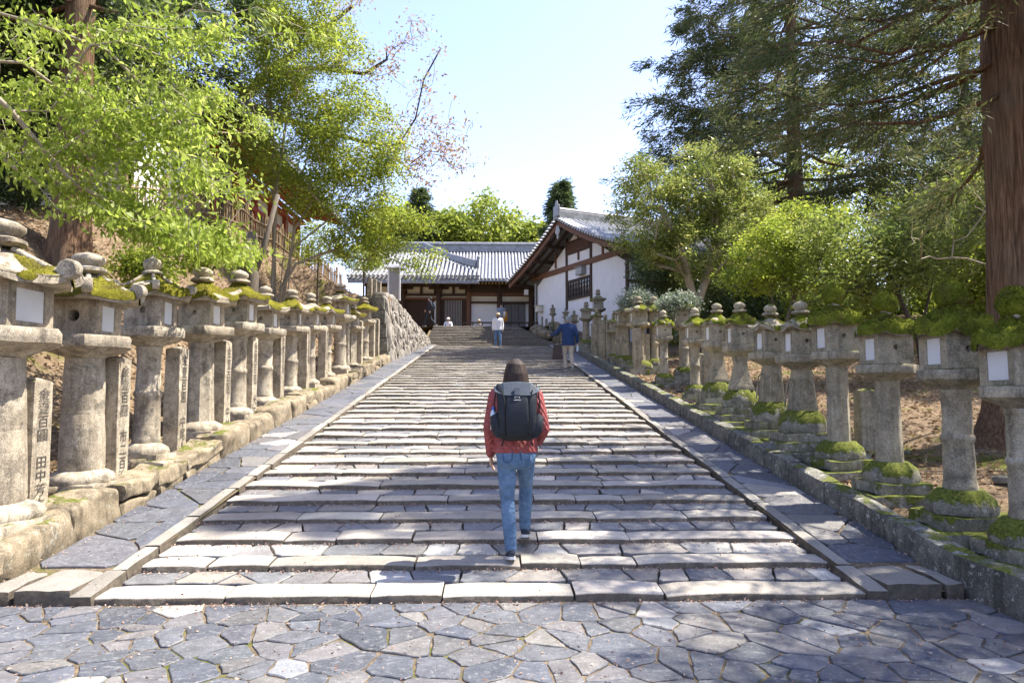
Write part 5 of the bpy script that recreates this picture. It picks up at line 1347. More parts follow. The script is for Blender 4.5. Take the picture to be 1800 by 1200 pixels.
# --- right: glossy evergreens
def ell(px, py, D, rx, ry, rz): p = P(px, py, D); return (tuple(p), (rx, ry, rz))
b0 = (6.4, 22.0, gz(6.4, 22))
broadleaf('evergreen_tree', b0, [[b0, (6.6, 22, 4.2), (6.1, 21.8, 6.0), (5.4, 21.6, 7.4)], [(6.6, 22, 4.2), (7.4, 22.2, 6.2), (7.3, 22.3, 8.2)]],
    [ell(1150, 380, 22, 1.35, 1.4, 1.7), ell(1235, 330, 22.3, 1.3, 1.3, 1.6), ell(1300, 400, 22, 1.3, 1.3, 1.5), ell(1130, 320, 21.8, .8, .8, .9), ell(1215, 440, 21.8, 1.5, 1.3, 1.0), ell(1270, 290, 22.4, .9, .9, .8)], 330, 110, 'glossy evergreen tree with bare forked limbs before the gabled building', 'leaf_asebi', 'bark_pale', leaf=(.13, .045), tuft=.20, r_tip=.010, r_max=.13, seed=21, down=.1, tint=.55, trunk_r=lambda p: .13, flat=.55)
b0 = (7.0, 16.5, gz(7.0, 16.5))
broadleaf('evergreen_bush', b0, [[b0, (7.0, 16.5, 3.0), (6.7, 16.4, 4.2)], [(7, 16.5, 2.6), (7.5, 16.6, 4.0)]], [ell(1350, 440, 16.5, .75, .8, .8), ell(1400, 410, 16.7, .8, .8, .75), ell(1420, 470, 16.4, .8, .8, .7), ell(1320, 490, 16.3, .6, .6, .5)], 170, 110, 'lime green evergreen bush behind the bell-shafted lanterns', 'leaf_lime', 'bark', leaf=(.10, .035), tuft=.14, r_tip=.008, r_max=.09, seed=22, down=.1, tint=.5, cat='bush', flat=.6)
b0 = (5.9, 25.5, gz(5.9, 25.5))
broadleaf('evergreen_bush', b0, [[b0, (5.9, 25.5, 4.6), (6.1, 25.5, 6.0)]], [ell(1170, 470, 25.5, 1.4, 1.2, .95), ell(1215, 500, 25, 1.2, 1.0, .8), ell(1150, 500, 25.5, .9, .8, .6)], 130, 120, 'rounded dark green bush against the gabled building', 'leaf_dark', 'bark', leaf=(.10, .05), tuft=.20, seed=23, down=.1, tint=.75, cat='bush', hollow=.6)
b0 = (9.6, 15.0, gz(9.6, 15))
broadleaf('evergreen_tree', b0, [[b0, (9.5, 15, 2.6), (8.9, 15, 4.2), (8.3, 14.8, 5.2)], [(9.5, 15, 2.6), (10.2, 15.2, 4.6)]], [ell(1480, 440, 15, 1.0, 1.0, .9), ell(1560, 470, 15.3, 1.1, 1.0, .8), ell(1620, 420, 15.5, 1.1, 1, 1.0), ell(1450, 500, 14.6, .7, .7, .5)], 170, 80, 'loose green tree with crooked limbs behind the shaded lanterns', 'leaf_asebi', 'bark_dark', leaf=(.12, .045), tuft=.22, seed=24, down=.1, tint=.4)
# bare pale branches beside the great trunk
bb = tree_thing('bare_tree', (10.6, 13.2, gz(10.6, 13.2)), 'leafless tree with pale curving branches beside the cedar trunk'); t = Tree([[bb.location, P(1760, 520, 13.2), P(1745, 420, 13.2)]], 6)
rg = random.Random(66); tg = [P(rg.uniform(1590, 1745), rg.uniform(290, 470), rg.uniform(12.2, 13.6)) for _ in range(34)]
t.reach(tg, step=.25, jit=.10, sag=.06); t.wood('trunk', 'bark_pale', bb, .006, .06, .42); off(bb)
# pale variegated shrubs among the lanterns
for i, (px, py, D, r) in enumerate(((1118, 530, 20.6, .5), (1195, 537, 17.0, .45))):
    c = P(px, py, D); b0 = (c.x, c.y, gz(c.x, c.y)); broadleaf('pale_shrub', b0, [[b0, (c.x, c.y, c.z - .3)]], [(tuple(c), (r, r, r * .55))], 70, 60, ('pale white-leaved shrub behind the wide grey lantern roof', 'pale white-leaved shrub behind the back-rank lanterns')[i], 'leaf_white', leaf=(.09, .035), tuft=.11, seed=30 + i, cat='shrub', up=.6, tint=.35, group='pale shrubs among the lanterns')
# the wood beyond, on the right
rg = random.Random(5)
spots = [(15.5, 36, 9, 3.2), (20, 40, 10, 3.6), (25, 37, 9, 3.5), (30, 43, 12, 4.2), (18, 47, 12, 4.0), (35, 48, 12, 4.5), (24, 30, 7.5, 2.8), (28, 26, 8, 3.0), (16.5, 21, 6.0, 2.2), (21, 19.5, 7, 2.5), (26, 33, 13, 3.5), (33, 36, 14, 4)]
WORDS = ['beside the gabled roof', 'with a broad low crown', 'with a rounded crown', 'tall and spreading', 'high behind the evergreen tree', 'at the far edge of the wood', 'low and loose', 'with a leaning trunk', 'small, near the rail fence', 'nearest the great cedar', 'tall and narrow', 'tallest of the wood']
for i, (x, y, h, r) in enumerate(spots):
    z0 = gz(x, y); lean = rg.uniform(-.6, .6)
    broadleaf('spring_tree', (x, y, z0), [[(x, y, z0), (x + lean * .3, y, z0 + h * .35), (x + lean, y, z0 + h * .75)]],
        [((x + lean, y, z0 + h * .72), (r, r, h * .26)), ((x - r * .5, y, z0 + h * .50), (r * .7, r * .7, h * .17)), ((x + r * .6, y + .5, z0 + h * .48), (r * .7, r * .7, h * .18)), ((x, y, z0 + h * .28), (r * .8, r * .6, h * .12))], 130, 70,
        'pale green spring tree in the wood, ' + WORDS[i], 'leaf_far' if i % 3 else 'leaf_lime', 'bark_dark', leaf=(.24, .13), tuft=.42, seed=50 + i, r_tip=.012, r_max=.2, trunk_r=lambda p: .14, tint=rg.uniform(.35, .65), group='trees of the wood behind the shaded lanterns')
rg = random.Random(77)
for i in range(20):
    y = rg.uniform(26, 58); x = lerp(.26, .80, (i + rg.random()) / 20) * y; z0 = gz(x, y); r = rg.uniform(1.4, 2.4); h = rg.uniform(1.6, 3.6)
    broadleaf('undergrowth_bush', (x, y, z0), [[(x, y, z0), (x, y, z0 + h * .5)]], [((x, y, z0 + h * .55), (r, r, h * .5))], 60, 60, ('lime green', 'pale spring green', 'glossy olive', 'dark green')[i % 4] + ' bush in the undergrowth of the wood on the slope', ('leaf_lime', 'leaf_far', 'leaf_asebi', 'leaf_dark')[i % 4], 'bark_dark', leaf=(.22, .11), tuft=.36, seed=200 + i, cat='bush', group='undergrowth of the wood')
# --- left: the cedar trunk on the bank
conifer('cedar_tree', (-7.55, 12.2, gz(-7.55, 12.2)), 20, .31, 5.0, 3.3, 'dark conifer with thick trunk on the bank behind the sunlit lanterns', seed=15, leafn=110000, leaf=(.24, .042), tiers=26, per=4, droop=.42, tuft=.18, mat='leaf_dark', tint=.55, flare=1.5, side=(math.pi, .5))
conifer('cedar_tree', (-12.5, 18.5, gz(-12.5, 18.5)), 19, .35, 4.0, 4.2, 'dark conifer behind the red hall corner on the terrace', seed=16, leafn=70000, leaf=(.32, .055), tiers=24, per=4, droop=.4, mat='leaf_dark', tint=.5, tuft=.22)
conifer('cedar_tree', (-14.5, 13.0, gz(-14.5, 13)), 18, .35, 2.5, 4.2, 'dark conifer beside the white storehouse', seed=17, leafn=55000, leaf=(.32, .055), tiers=22, per=4, droop=.4, mat='leaf_dark', tint=.5, tuft=.24)
b0 = (-9.6, 14.2, gz(-9.6, 14.2))  # tree added to block sun from the bank and fill the background
broadleaf('evergreen_tree', b0, [[b0, (-9.4, 14.2, 7.0), (-9.0, 14.0, 10.0)]], [((-9.0, 14.0, 9.5), (2.4, 2.2, 2.2)), ((-8.2, 13.6, 7.4), (1.5, 1.4, .9))], 230, 100, 'added dark broadleaf evergreen on the bank behind the cedar trunk', 'leaf_dark', 'bark_dark', leaf=(.14, .06), tuft=.3, seed=33, tint=.6, trunk_r=lambda p: .14)
# --- left: the young-leaved tree that droops over the lanterns
def drooping():
    base = (-8.9, 7.2, gz(-8.9, 7.2)); r_ = tree_thing('spring_tree', base, 'bright green tree drooping leafy branches over the sunlit lanterns'); rng = np.random.default_rng(31); rg = random.Random(31)
    l0 = [Vector(base), Vector((-8.7, 7.3, 4.4)), Vector((-8.0, 7.6, 6.4)), Vector((-7.2, 8, 8.2))]
    limb = [Vector((-8.7, 7.3, 4.4)), P(-60, 120, 7.6), P(20, 195, 7.9), P(75, 262, 8.1), P(130, 322, 8.3), P(225, 372, 8.6), P(330, 412, 9.0)]
    limb2 = [Vector((-8.0, 7.6, 6.4)), P(60, 40, 8.2), P(190, 90, 8.8), P(290, 190, 9.2), P(380, 285, 9.6)]
    limb3 = [Vector((-8.4, 7.4, 5.2)), P(40, 110, 8.0), P(150, 190, 8.6), P(260, 290, 9.2)]
    t = Tree([l0, limb, limb2, limb3], 31); tg = []
    def band(a, b, D, spread, n):
        for _ in range(n):
            u = rg.random(); px, py = lerp(a[0], b[0], u), lerp(a[1], b[1], u); tg.append(P(px + rg.gauss(0, spread), py + rg.gauss(0, spread * .55), D + rg.gauss(0, .5)))
    band((130, 335), (420, 440), 8.8, 32, 115); band((230, 395), (440, 455), 9.0, 14, 50)
    band((0, 60), (420, 60), 8.6, 60, 70); band((0, 170), (330, 200), 8.6, 55, 110); band((30, 260), (400, 300), 8.9, 45, 90); band((200, 200), (330, 260), 9.4, 40, 26); band((280, 110), (450, 230), 12.5, 34, 60); band((330, 300), (420, 330), 12.0, 20, 14)
    t.reach(tg, step=.3, jit=.10, sag=.03, bias=.25); t.wood('trunk', 'bark_pale', r_, .005, .12, .42, trunk_r=lambda p: .13 if p.x < -8.6 else .022)
    tips = np.array([tuple(t.pos[i]) for i in t.tips]); par = np.array([tuple(t.pos[t.par[i]]) for i in t.tips]); per = 27
    u = rng.random((len(tips) * per, 1)); pos = np.repeat(par, per, 0) * (1 - u) + np.repeat(tips, per, 0) * u + rng.normal(size=(len(tips) * per, 3)) * np.array([.13, .13, .07])
    d = rng.normal(size=pos.shape) * .7 + np.repeat(tips - par, per, 0) * 1.5; d[:, 2] -= .9
    leaves_mesh('crown', pos, d, .105, .046, light_tint(pos, np.repeat(rng.normal(size=len(tips)) * .18, per), rng, .55), 'leaf_bright', r_, rng=rng); off(r_)
drooping()
# --- left: the many-stemmed olive tree over the bank
def many_stem():
    b = P(492, 462, 20.0); base = (b.x, 20.0, gz(b.x, 20.0)); trunks = []; rg = random.Random(8)
    for (px, py, D, w_) in ((440, 150, 20.6, 0), (470, 60, 20.3, 0), (520, 90, 20.0, 0), (570, 160, 20.0, 0), (610, 260, 19.8, 0), (540, 220, 20.8, 0), (650, 330, 19.8, 0), (690, 400, 19.9, 0)):
        e = P(px, py, D); s0 = Vector(base) + Vector((rg.uniform(-.25, .25), rg.uniform(-.2, .2), 0)); m = s0.lerp(e, .45) + Vector((-.25 * (e.x - s0.x), 0, .35)); trunks.append([s0, s0.lerp(m, .5) + Vector((0, 0, .1)), m, e])
    return broadleaf('many_stemmed_tree', base, trunks,
      [ell(470, 90, 20.5, 1.7, 1.7, 2.2), ell(560, 130, 20, 1.6, 1.7, 1.9), ell(620, 240, 19.8, 1.5, 1.5, 1.4), ell(520, 280, 20, 1.9, 1.6, 1.3), ell(600, 350, 19.8, 1.7, 1.4, .9), ell(680, 400, 19.7, 1.1, 1.0, .85), ell(735, 420, 19.7, .62, .7, .75), ell(640, 430, 19.8, 1.1, .9, .55), ell(520, 20, 20.2, 1.7, 1.6, 1.2), ell(690, 290, 19.8, .5, .6, .9), ell(740, 455, 19.6, .5, .5, .45)],
      760, 95, 'many-stemmed tree with dense yellow-green crown over the bank', 'leaf_olive', 'bark_pale', leaf=(.105, .045), tuft=.19, r_tip=.006, r_max=.075, seed=41, down=.15, tint=.55, hollow=.2)
many_stem()
# --- left: the old cherry with dark limbs and bronze leaves reaching out
def cherry():
    D = 25.0; base = (-10.0, D, gz(-10, D)); r_ = tree_thing('cherry_tree', base, 'old cherry with dark limbs and sparse bronze pink leaves'); rng = np.random.default_rng(44); rg = random.Random(44)
    tr = [Vector(base), P(395, 250, D), P(430, 170, D), P(470, 130, D)]
    l1 = [P(430, 185, D), P(490, 205, D), P(560, 228, D), P(640, 250, D), P(700, 255, D)]
    l2 = [P(470, 130, D), P(560, 120, D), P(640, 130, D), P(680, 105, D)]
    l3 = [P(470, 130, D), P(560, 60, D), P(620, 10, D)]
    l4 = [P(700, 255, D), P(730, 210, D), P(745, 140, D), P(775, 85, D)]
    t = Tree([tr, l1, l2, l3, l4], 44); tg = []
    for (a, b, n, sp) in (((690, 250), (800, 220), 40, 28), ((730, 200), (775, 85), 16, 12), ((660, 120), (745, 40), 24, 10), ((740, 250), (820, 260), 26, 16), ((700, 270), (760, 330), 24, 14), ((600, 20), (650, 0), 10, 8), ((790, 255), (810, 300), 10, 8), ((640, 150), (700, 110), 10, 14)):
        for _ in range(n):
            u = rg.random(); tg.append(P(lerp(a[0], b[0], u) + rg.gauss(0, sp), lerp(a[1], b[1], u) + rg.gauss(0, sp), D + rg.gauss(0, .7)))
    t.reach(tg, step=.3, jit=.10, bias=.2); t.wood('trunk', 'bark_dark', r_, .008, .22, .40, trunk_r=lambda p: .20 if p.x < -8 else max(.03, .12 - .018 * (p.x + 8)))
    tips = np.array([tuple(t.pos[i]) for i in t.tips if i >= 0]); pos, cl = tufts(tips, 14, .20, rng, .9); d = rng.normal(size=pos.shape); d[:, 2] -= .2
    leaves_mesh('crown', pos, d, .15, .07, light_tint(pos, cl, rng, .45, .3), 'leaf_pink', r_, rng=rng); off(r_)
cherry()
# low shrubs and saplings on the bank
for i, (px, py, D, r, m, lab) in enumerate(((255, 470, 11.5, .35, 'leaf_olive', 'small mossy green shrub on the bank behind the slim-shafted lantern'), (360, 450, 14.0, .5, 'leaf_olive', 'low olive shrub under the drooping branches'), (560, 430, 22.0, .9, 'leaf_olive', 'twiggy shrub at the foot of the many-stemmed tree'), (20, 320, 13.0, .6, 'leaf_dark', 'dark shrub beside the white storehouse wall'), (640, 455, 27.0, .8, 'leaf_olive', 'yellow-green shrub in front of the bamboo fence'))):
    c = P(px, py, D); b0 = (c.x, c.y, gz(c.x, c.y)); broadleaf('bank_shrub', b0, [[b0, (c.x, c.y, c.z)]], [(tuple(c), (r, r, r * .7))], 60, 60, lab, m, leaf=(.085, .04), tuft=.14, seed=80 + i, cat='shrub', up=.2)
# a plain sawn trunk standing beside the lantern finials
q = tree_thing('leaning_trunk', (P(437, 500, 15.5).x, 15.5, gz(P(437, 500, 15.5).x, 15.5)), 'bare grey trunk on the bank behind the wide-shafted lantern'); e = P(440, 410, 15.5) - q.location
b = MB(); b.tube([(0, 0, -.2), e * .3, e * .65 + Vector((.06, 0, 0)), e], [.26, .18, .16, .15], 12); b.build('trunk', M['bark'], q, smooth=180)
b = MB(); b.tube([e * .6, e * .8 + Vector((.3, 0, .2)), e + Vector((.6, 0, .9))], [.10, .07, .05], 8); b.build('limb', M['bark'], q, smooth=180)
# --- behind the temple roofs
def far_tree(px, py_base, py_top, D, wpx, label, mat, seed, tint=.5, leaf=(.55, .32), n=150):
    s_ = FOC / D; zb = ZP; top = P(px, py_top, D); x = top.x; h = top.z - zb; r = wpx / 2 / s_
    cz = top.z - r * .75
    return broadleaf('hill_tree', (x, D, zb), [[(x, D, zb), (x - .3, D, zb + h * .5), (x, D, zb + h * .8)]], [((x, D, cz), (r, r * .9, r * .72)), ((x - r * .5, D, cz - r * .35), (r * .55, r * .6, r * .5)), ((x + r * .5, D, cz - r * .3), (r * .55, r * .6, r * .5)), ((x, D, cz - r * .9), (r * .8, r * .8, r * .5))], n, 70, label, mat, 'bark', leaf=leaf, tuft=.75, seed=seed, r_tip=.025, r_max=.35, trunk_r=lambda p: .3, tint=tint, group='trees on the hill behind the temple')
far_tree(848, 430, 345, 78, 150, 'round-crowned bright green tree behind the temple ridge', 'leaf_far', 61)
far_tree(790, 430, 382, 74, 70, 'small yellow-green tree left of the round-crowned one', 'leaf_far', 62, .4)
far_tree(935, 430, 402, 72, 60, 'low green tree behind the gabled roof', 'leaf_far', 63, .4)
far_tree(700, 430, 360, 80, 110, 'broad green tree behind the hall roof by the dark conifer', 'leaf_olive', 64, .4)
far_tree(905, 430, 405, 85, 70, 'small green tree right of the round-crowned one', 'leaf_far', 65, .6)
for (px, pt, D, lab, sd, rc) in ((737, 330, 72, 'dark pointed conifer on the hill left of the bright tree', 71, 3.0), (985, 318, 62, 'thin dark conifer behind the gable apex', 72, 1.9), (760, 372, 90, 'far conifer behind the temple ridge', 73, 2.5)):
    top = P(px, pt, D); conifer('hill_conifer', (top.x, D, ZP), top.z - ZP, .3, 5.0, rc, lab, seed=sd, leafn=16000, leaf=(.6, .12), tiers=20, per=5, droop=.25, tuft=.35, mat='leaf_dark', tint=.5, bark='bark_dark', roots=False)
# ------------------------------------------------------------------ people
def remeshed(mb, voxel, it=4):
    me = mb.mesh('tmp'); o = bpy.data.objects.new('tmp', me); COL.objects.link(o)
    m = o.modifiers.new('r', 'REMESH'); m.mode = 'VOXEL'; m.voxel_size = voxel
    s_ = o.modifiers.new('s', 'SMOOTH'); s_.iterations = it; s_.factor = .5
    dg = bpy.context.evaluated_depsgraph_get(); r_ = bpy.data.meshes.new_from_object(o.evaluated_get(dg)); bpy.data.objects.remove(o); bpy.data.meshes.remove(me); return r_
def cloth(name, c, rough=.85, quilt=False, wr=.5, var=.15):
    t = NT(name); tc = t.n('ShaderNodeTexCoord'); v = tc.outputs['Object']; f = t.noise(v, 14, 4); g = t.noise(v, 260, 2)
    t.base(t.ramp(f, [(.3, tuple(x * (1 - var) for x in c)), (.7, tuple(min(1, x * (1 + var)) for x in c))])); t.set(rough, .2)
    fo = t.noise(v, 6, 3, .5); h = t.math('ADD', t.math('ADD', t.math('MULTIPLY', f, wr), t.math('MULTIPLY', fo, wr * 1.6)), t.math('MULTIPLY', g, .06))
    if quilt:      # sewn lozenges: the seams are pressed in
        x = t.n('ShaderNodeSeparateXYZ'); t.l(v, x.inputs[0])
        sx = t.math('ADD', x.outputs[0], x.outputs[1])
        a = t.math('ABSOLUTE', t.math('SINE', t.math('MULTIPLY', t.math('ADD', sx, t.math('MULTIPLY', x.outputs[2], .8)), 52.0)))
        b = t.math('ABSOLUTE', t.math('SINE', t.math('MULTIPLY', t.math('SUBTRACT', sx, t.math('MULTIPLY', x.outputs[2], .8)), 52.0)))
        q = t.math('POWER', t.math('MULTIPLY', a, b), .45); h = t.math('ADD', t.math('MULTIPLY', q, 1.0), t.math('MULTIPLY', h, .5)); t.bump(h, .9, .012)
    else: t.bump(h, .6, .012)
    return t.m
M['skin'] = mat_plain('skin', (0.50, 0.30, 0.21), .55, .08, 10, bump=.03)
M['jacket_red'] = cloth('red_quilted_cloth', (0.30, 0.075, 0.070), .6, True)
def mat_denim(name, a, b):
    t = NT(name); tc = t.n('ShaderNodeTexCoord'); v = tc.outputs['Object']; f = t.noise(v, 5, 5, .6); g = t.noise(v, 300, 2); w_ = t.noise(v, 24, 4, .6)
    c = t.ramp(t.math('ADD', t.math('MULTIPLY', f, .7), t.math('MULTIPLY', w_, .3)), [(.35, a), (.65, b)]); t.base(t.mix(.4, c, t.ramp(g, [(.35, .6), (.65, 1.3)]), 'MULTIPLY')); t.set(.9, .15); mp = t.n('ShaderNodeMapping'); mp.inputs['Scale'].default_value = (6, 6, 20); mp.inputs['Rotation'].default_value = (.35, .3, 0); t.l(v, mp.inputs[0]); fo = t.noise(mp.outputs[0], 1.2, 3, .5); t.bump(t.math('ADD', t.math('ADD', w_, t.math('MULTIPLY', fo, 2.2)), t.math('MULTIPLY', g, .2)), .8, .018); return t.m
M['denim'] = mat_denim('blue_denim', (0.06, 0.115, 0.20), (0.17, 0.265, 0.40))
M['denim_dark'] = mat_denim('dark_denim', (0.02, 0.045, 0.11), (0.05, 0.09, 0.19))
M['stitch'] = mat_plain('denim_seam', (0.05, 0.085, 0.16), .9, .1, 20, bump=0)
def mat_hair(name, a, b):
    t = NT(name); tc = t.n('ShaderNodeTexCoord'); mp = t.n('ShaderNodeMapping'); mp.inputs['Scale'].default_value = (34, 34, 1.6); t.l(tc.outputs['Object'], mp.inputs[0]); f = t.noise(mp.outputs[0], 1.6, 4, .6)
    t.base(t.ramp(f, [(.3, a), (.7, b)])); t.set(.6, .25); t.bump(f, .7, .01); return t.m
M['hair'] = mat_hair('brown_hair', (0.014, 0.009, 0.007), (0.055, 0.034, 0.023)); M['hair_black'] = mat_hair('black_hair', (0.01, 0.009, 0.008), (0.035, 0.03, 0.027)); M['hair_grey'] = mat_hair('grey_hair', (0.12, 0.12, 0.12), (0.3, 0.3, 0.3))
M['pack'] = cloth('black_nylon', (0.022, 0.025, 0.030), .55, wr=.3, var=.2); M['pack_flap'] = cloth('slate_nylon', (0.045, 0.058, 0.075), .6, wr=.3); M['black'] = mat_plain('black_strap', (0.012, 0.012, 0.013), .6, .2, 10)
M['metal'] = mat_plain('pale_metal', (0.6, 0.6, 0.6), .3, .05, 10, bump=0, metal=.8); M['shoe'] = cloth('navy_mesh', (0.03, 0.035, 0.05), .8); M['sole'] = mat_plain('white_rubber', (0.55, 0.54, 0.52), .7, .1, 10, bump=0)
M['bottle_cap'] = mat_plain('blue_plastic', (0.03, 0.14, 0.55), .35, .1, 5, bump=0); M['bottle'] = mat_plain('clear_plastic', (0.55, 0.65, 0.75), .15, .1, 5, bump=0)
M['navy'] = cloth('navy_cloth', (0.018, 0.042, 0.12), .7); M['beige'] = cloth('beige_cloth', (0.42, 0.36, 0.29), .85); M['white_cloth'] = cloth('white_cloth', (0.68, 0.67, 0.66), .9, var=.05); M['grey_cloth'] = cloth('grey_blue_cloth', (0.24, 0.29, 0.34), .9)
M['black_cloth'] = cloth('black_cloth', (0.03, 0.032, 0.04), .8); M['orange'] = cloth('orange_cloth', (0.62, 0.28, 0.05), .8); M['straw'] = mat_plain('straw', (0.60, 0.50, 0.36), .9, .15, 40); M['brown_bag'] = mat_plain('dark_brown_leather', (0.05, 0.032, 0.026), .5, .2, 10); M['cap_grey'] = cloth('grey_cap', (0.20, 0.24, 0.28), .9)
def rings(mb, secs, n=20, ex=2.4):
    """secs: (z, cx, cy, rx, ry): a closed loft of superelliptic sections"""
    vs = []
    for (z, cx, cy, rx, ry) in secs:
        for k in range(n):
            t = 2 * math.pi * k / n; c, s_ = math.cos(t), math.sin(t)
            vs.append((cx + rx * math.copysign(abs(c) ** (2 / ex), c), cy + ry * math.copysign(abs(s_) ** (2 / ex), s_), z))
    m = len(secs); fs = [(i * n + k, i * n + (k + 1) % n, (i + 1) * n + (k + 1) % n, (i + 1) * n + k) for i in range(m - 1) for k in range(n)]
    fs.append(tuple(range(n - 1, -1, -1))); fs.append(tuple((m - 1) * n + k for k in range(n))); mb.add(vs, fs)
def limb(mb, pts, rad, n=12, sub=4):
    pts = [Vector(p) for p in pts]; out = []; rr = []
    for i in range(len(pts) - 1):
        for k in range(sub):
            u = k / sub; out.append(pts[i].lerp(pts[i + 1], u)); rr.append(lerp(rad[i], rad[i + 1], u))
    out.append(pts[-1]); rr.append(rad[-1]); mb.tube(out, rr, n=n)
    for p, r in zip(pts, rad): mb.ell(p, (r * .99,) * 3, n, 8)
def hand(mb, wr, d, side, up):
    """palm, four fingers of different length, thumb from the side of the palm; d = pointing direction, up = back of the hand"""
    d = Vector(d).normalized(); up = Vector(up); up = (up - d * up.dot(d)).normalized(); sx = d.cross(up) * side; wr = Vector(wr)
    Mx = Matrix((sx, d, up)).transposed(); mb.ell(wr + d * .055, (.040, .058, .016), 12, 8, Mx)
    for i, (o, L) in enumerate(((-.030, .066), (-.010, .078), (.010, .074), (.030, .056))):
        a = wr + d * .095 + sx * o; b = a + d * L * .5 - up * .010; c = b + d * L * .35 - up * .022; mb.tube([a - d * .02, a, b, c], [.009, .0088, .008, .0065], 8)
    a = wr + d * .030 - sx * .034; b = a + d * .035 - sx * .024 - up * .008; c = b + d * .030 - sx * .004 - up * .012; mb.tube([wr + d * .015 - sx * .015, a, b, c], [.012, .012, .010, .008], 8)
def head(mb, c, r=1.0, yaw=0.0):
    Mz = Matrix.Rotation(yaw, 3, 'Z'); c = Vector(c)
    def e(o, s_): mb.ell(c + Mz @ Vector(o) * r, tuple(x * r for x in s_), 14, 10, Mz)
    e((0, 0, .02), (.076, .096, .105)); e((0, .028, -.055), (.056, .062, .062)); e((0, .098, -.012), (.013, .022, .022)); e((0, .088, -.050), (.026, .012, .011))
    for s_ in (-1, 1): e((s_ * .078, 0, -.01), (.010, .020, .031)); e((s_ * .035, .085, .026), (.022, .012, .008))
def shoe(root, an, toe, name='shoe', up=(0, 0, 1), mat='shoe'):
    an, toe = Vector(an), Vector(toe); d = (toe - an); d.z = 0 if abs((toe - an).z) < .02 else d.z; d.normalize(); sx = d.cross(Vector(up)).normalized(); u = sx.cross(d)
    Mx = Matrix((sx, d, u)).transposed(); b = MB(); s_ = MB()
    def sec(y, w_, z0, z1): return (y, w_, z0, z1)
    secs = [(-.065, .026, .022, .060), (-.045, .034, .016, .085), (0.0, .036, .016, .092), (.05, .038, .016, .076), (.10, .044, .016, .058), (.15, .044, .016, .048), (.185, .034, .018, .040), (.20, .018, .022, .034)]
    n = 12; vs = []
    for (y, w_, z0, z1) in secs:
        for k in range(n):
            t = 2 * math.pi * k / n; vs.append(an + Mx @ Vector((w_ * math.cos(t), y, (z0 + z1) / 2 + (z1 - z0) / 2 * math.sin(t) - .085)))
    b.add(vs, [(i * n + k, i * n + (k + 1) % n, (i + 1) * n + (k + 1) % n, (i + 1) * n + k) for i in range(7) for k in range(n)] + [tuple(range(n)), tuple(7 * n + k for k in range(n))])
    o = b.build(name, M[mat], root, smooth=60)
    prof = [(-.075, .018), (-.06, .034), (0, .040), (.05, .042), (.10, .048), (.15, .048), (.19, .036), (.207, .014)]
    ring = [(w_, y) for y, w_ in prof] + [(-w_, y) for y, w_ in reversed(prof)]; m = len(ring)
    s_.add([an + Mx @ Vector((x, y, -.085)) for x, y in ring] + [an + Mx @ Vector((x, y, -.06)) for x, y in ring], [tuple(range(m - 1, -1, -1)), tuple(range(m, 2 * m))] + [(i, (i + 1) % m, m + (i + 1) % m, m + i) for i in range(m)]); s_.build('sole', M['sole'], o, smooth=40)
DEF = dict(hipL=(-.095, 0, .90), hipR=(.095, 0, .90), knL=(-.10, .02, .49), knR=(.10, .02, .49), anL=(-.10, -.02, .085), anR=(.10, -.02, .085), toeL=(-.12, .2, .03), toeR=(.12, .2, .03),
    shL=(-.19, 0, 1.42), shR=(.19, 0, 1.42), elL=(-.25, -.02, 1.13), elR=(.25, -.02, 1.13), wrL=(-.25, .06, .89), wrR=(.25, .06, .89), hdL=(0, .2, -1), hdR=(0, .2, -1), neck=(0, 0, 1.47), head=(0, .02, 1.60), pel=(0, 0, .94), yaw=0.0)
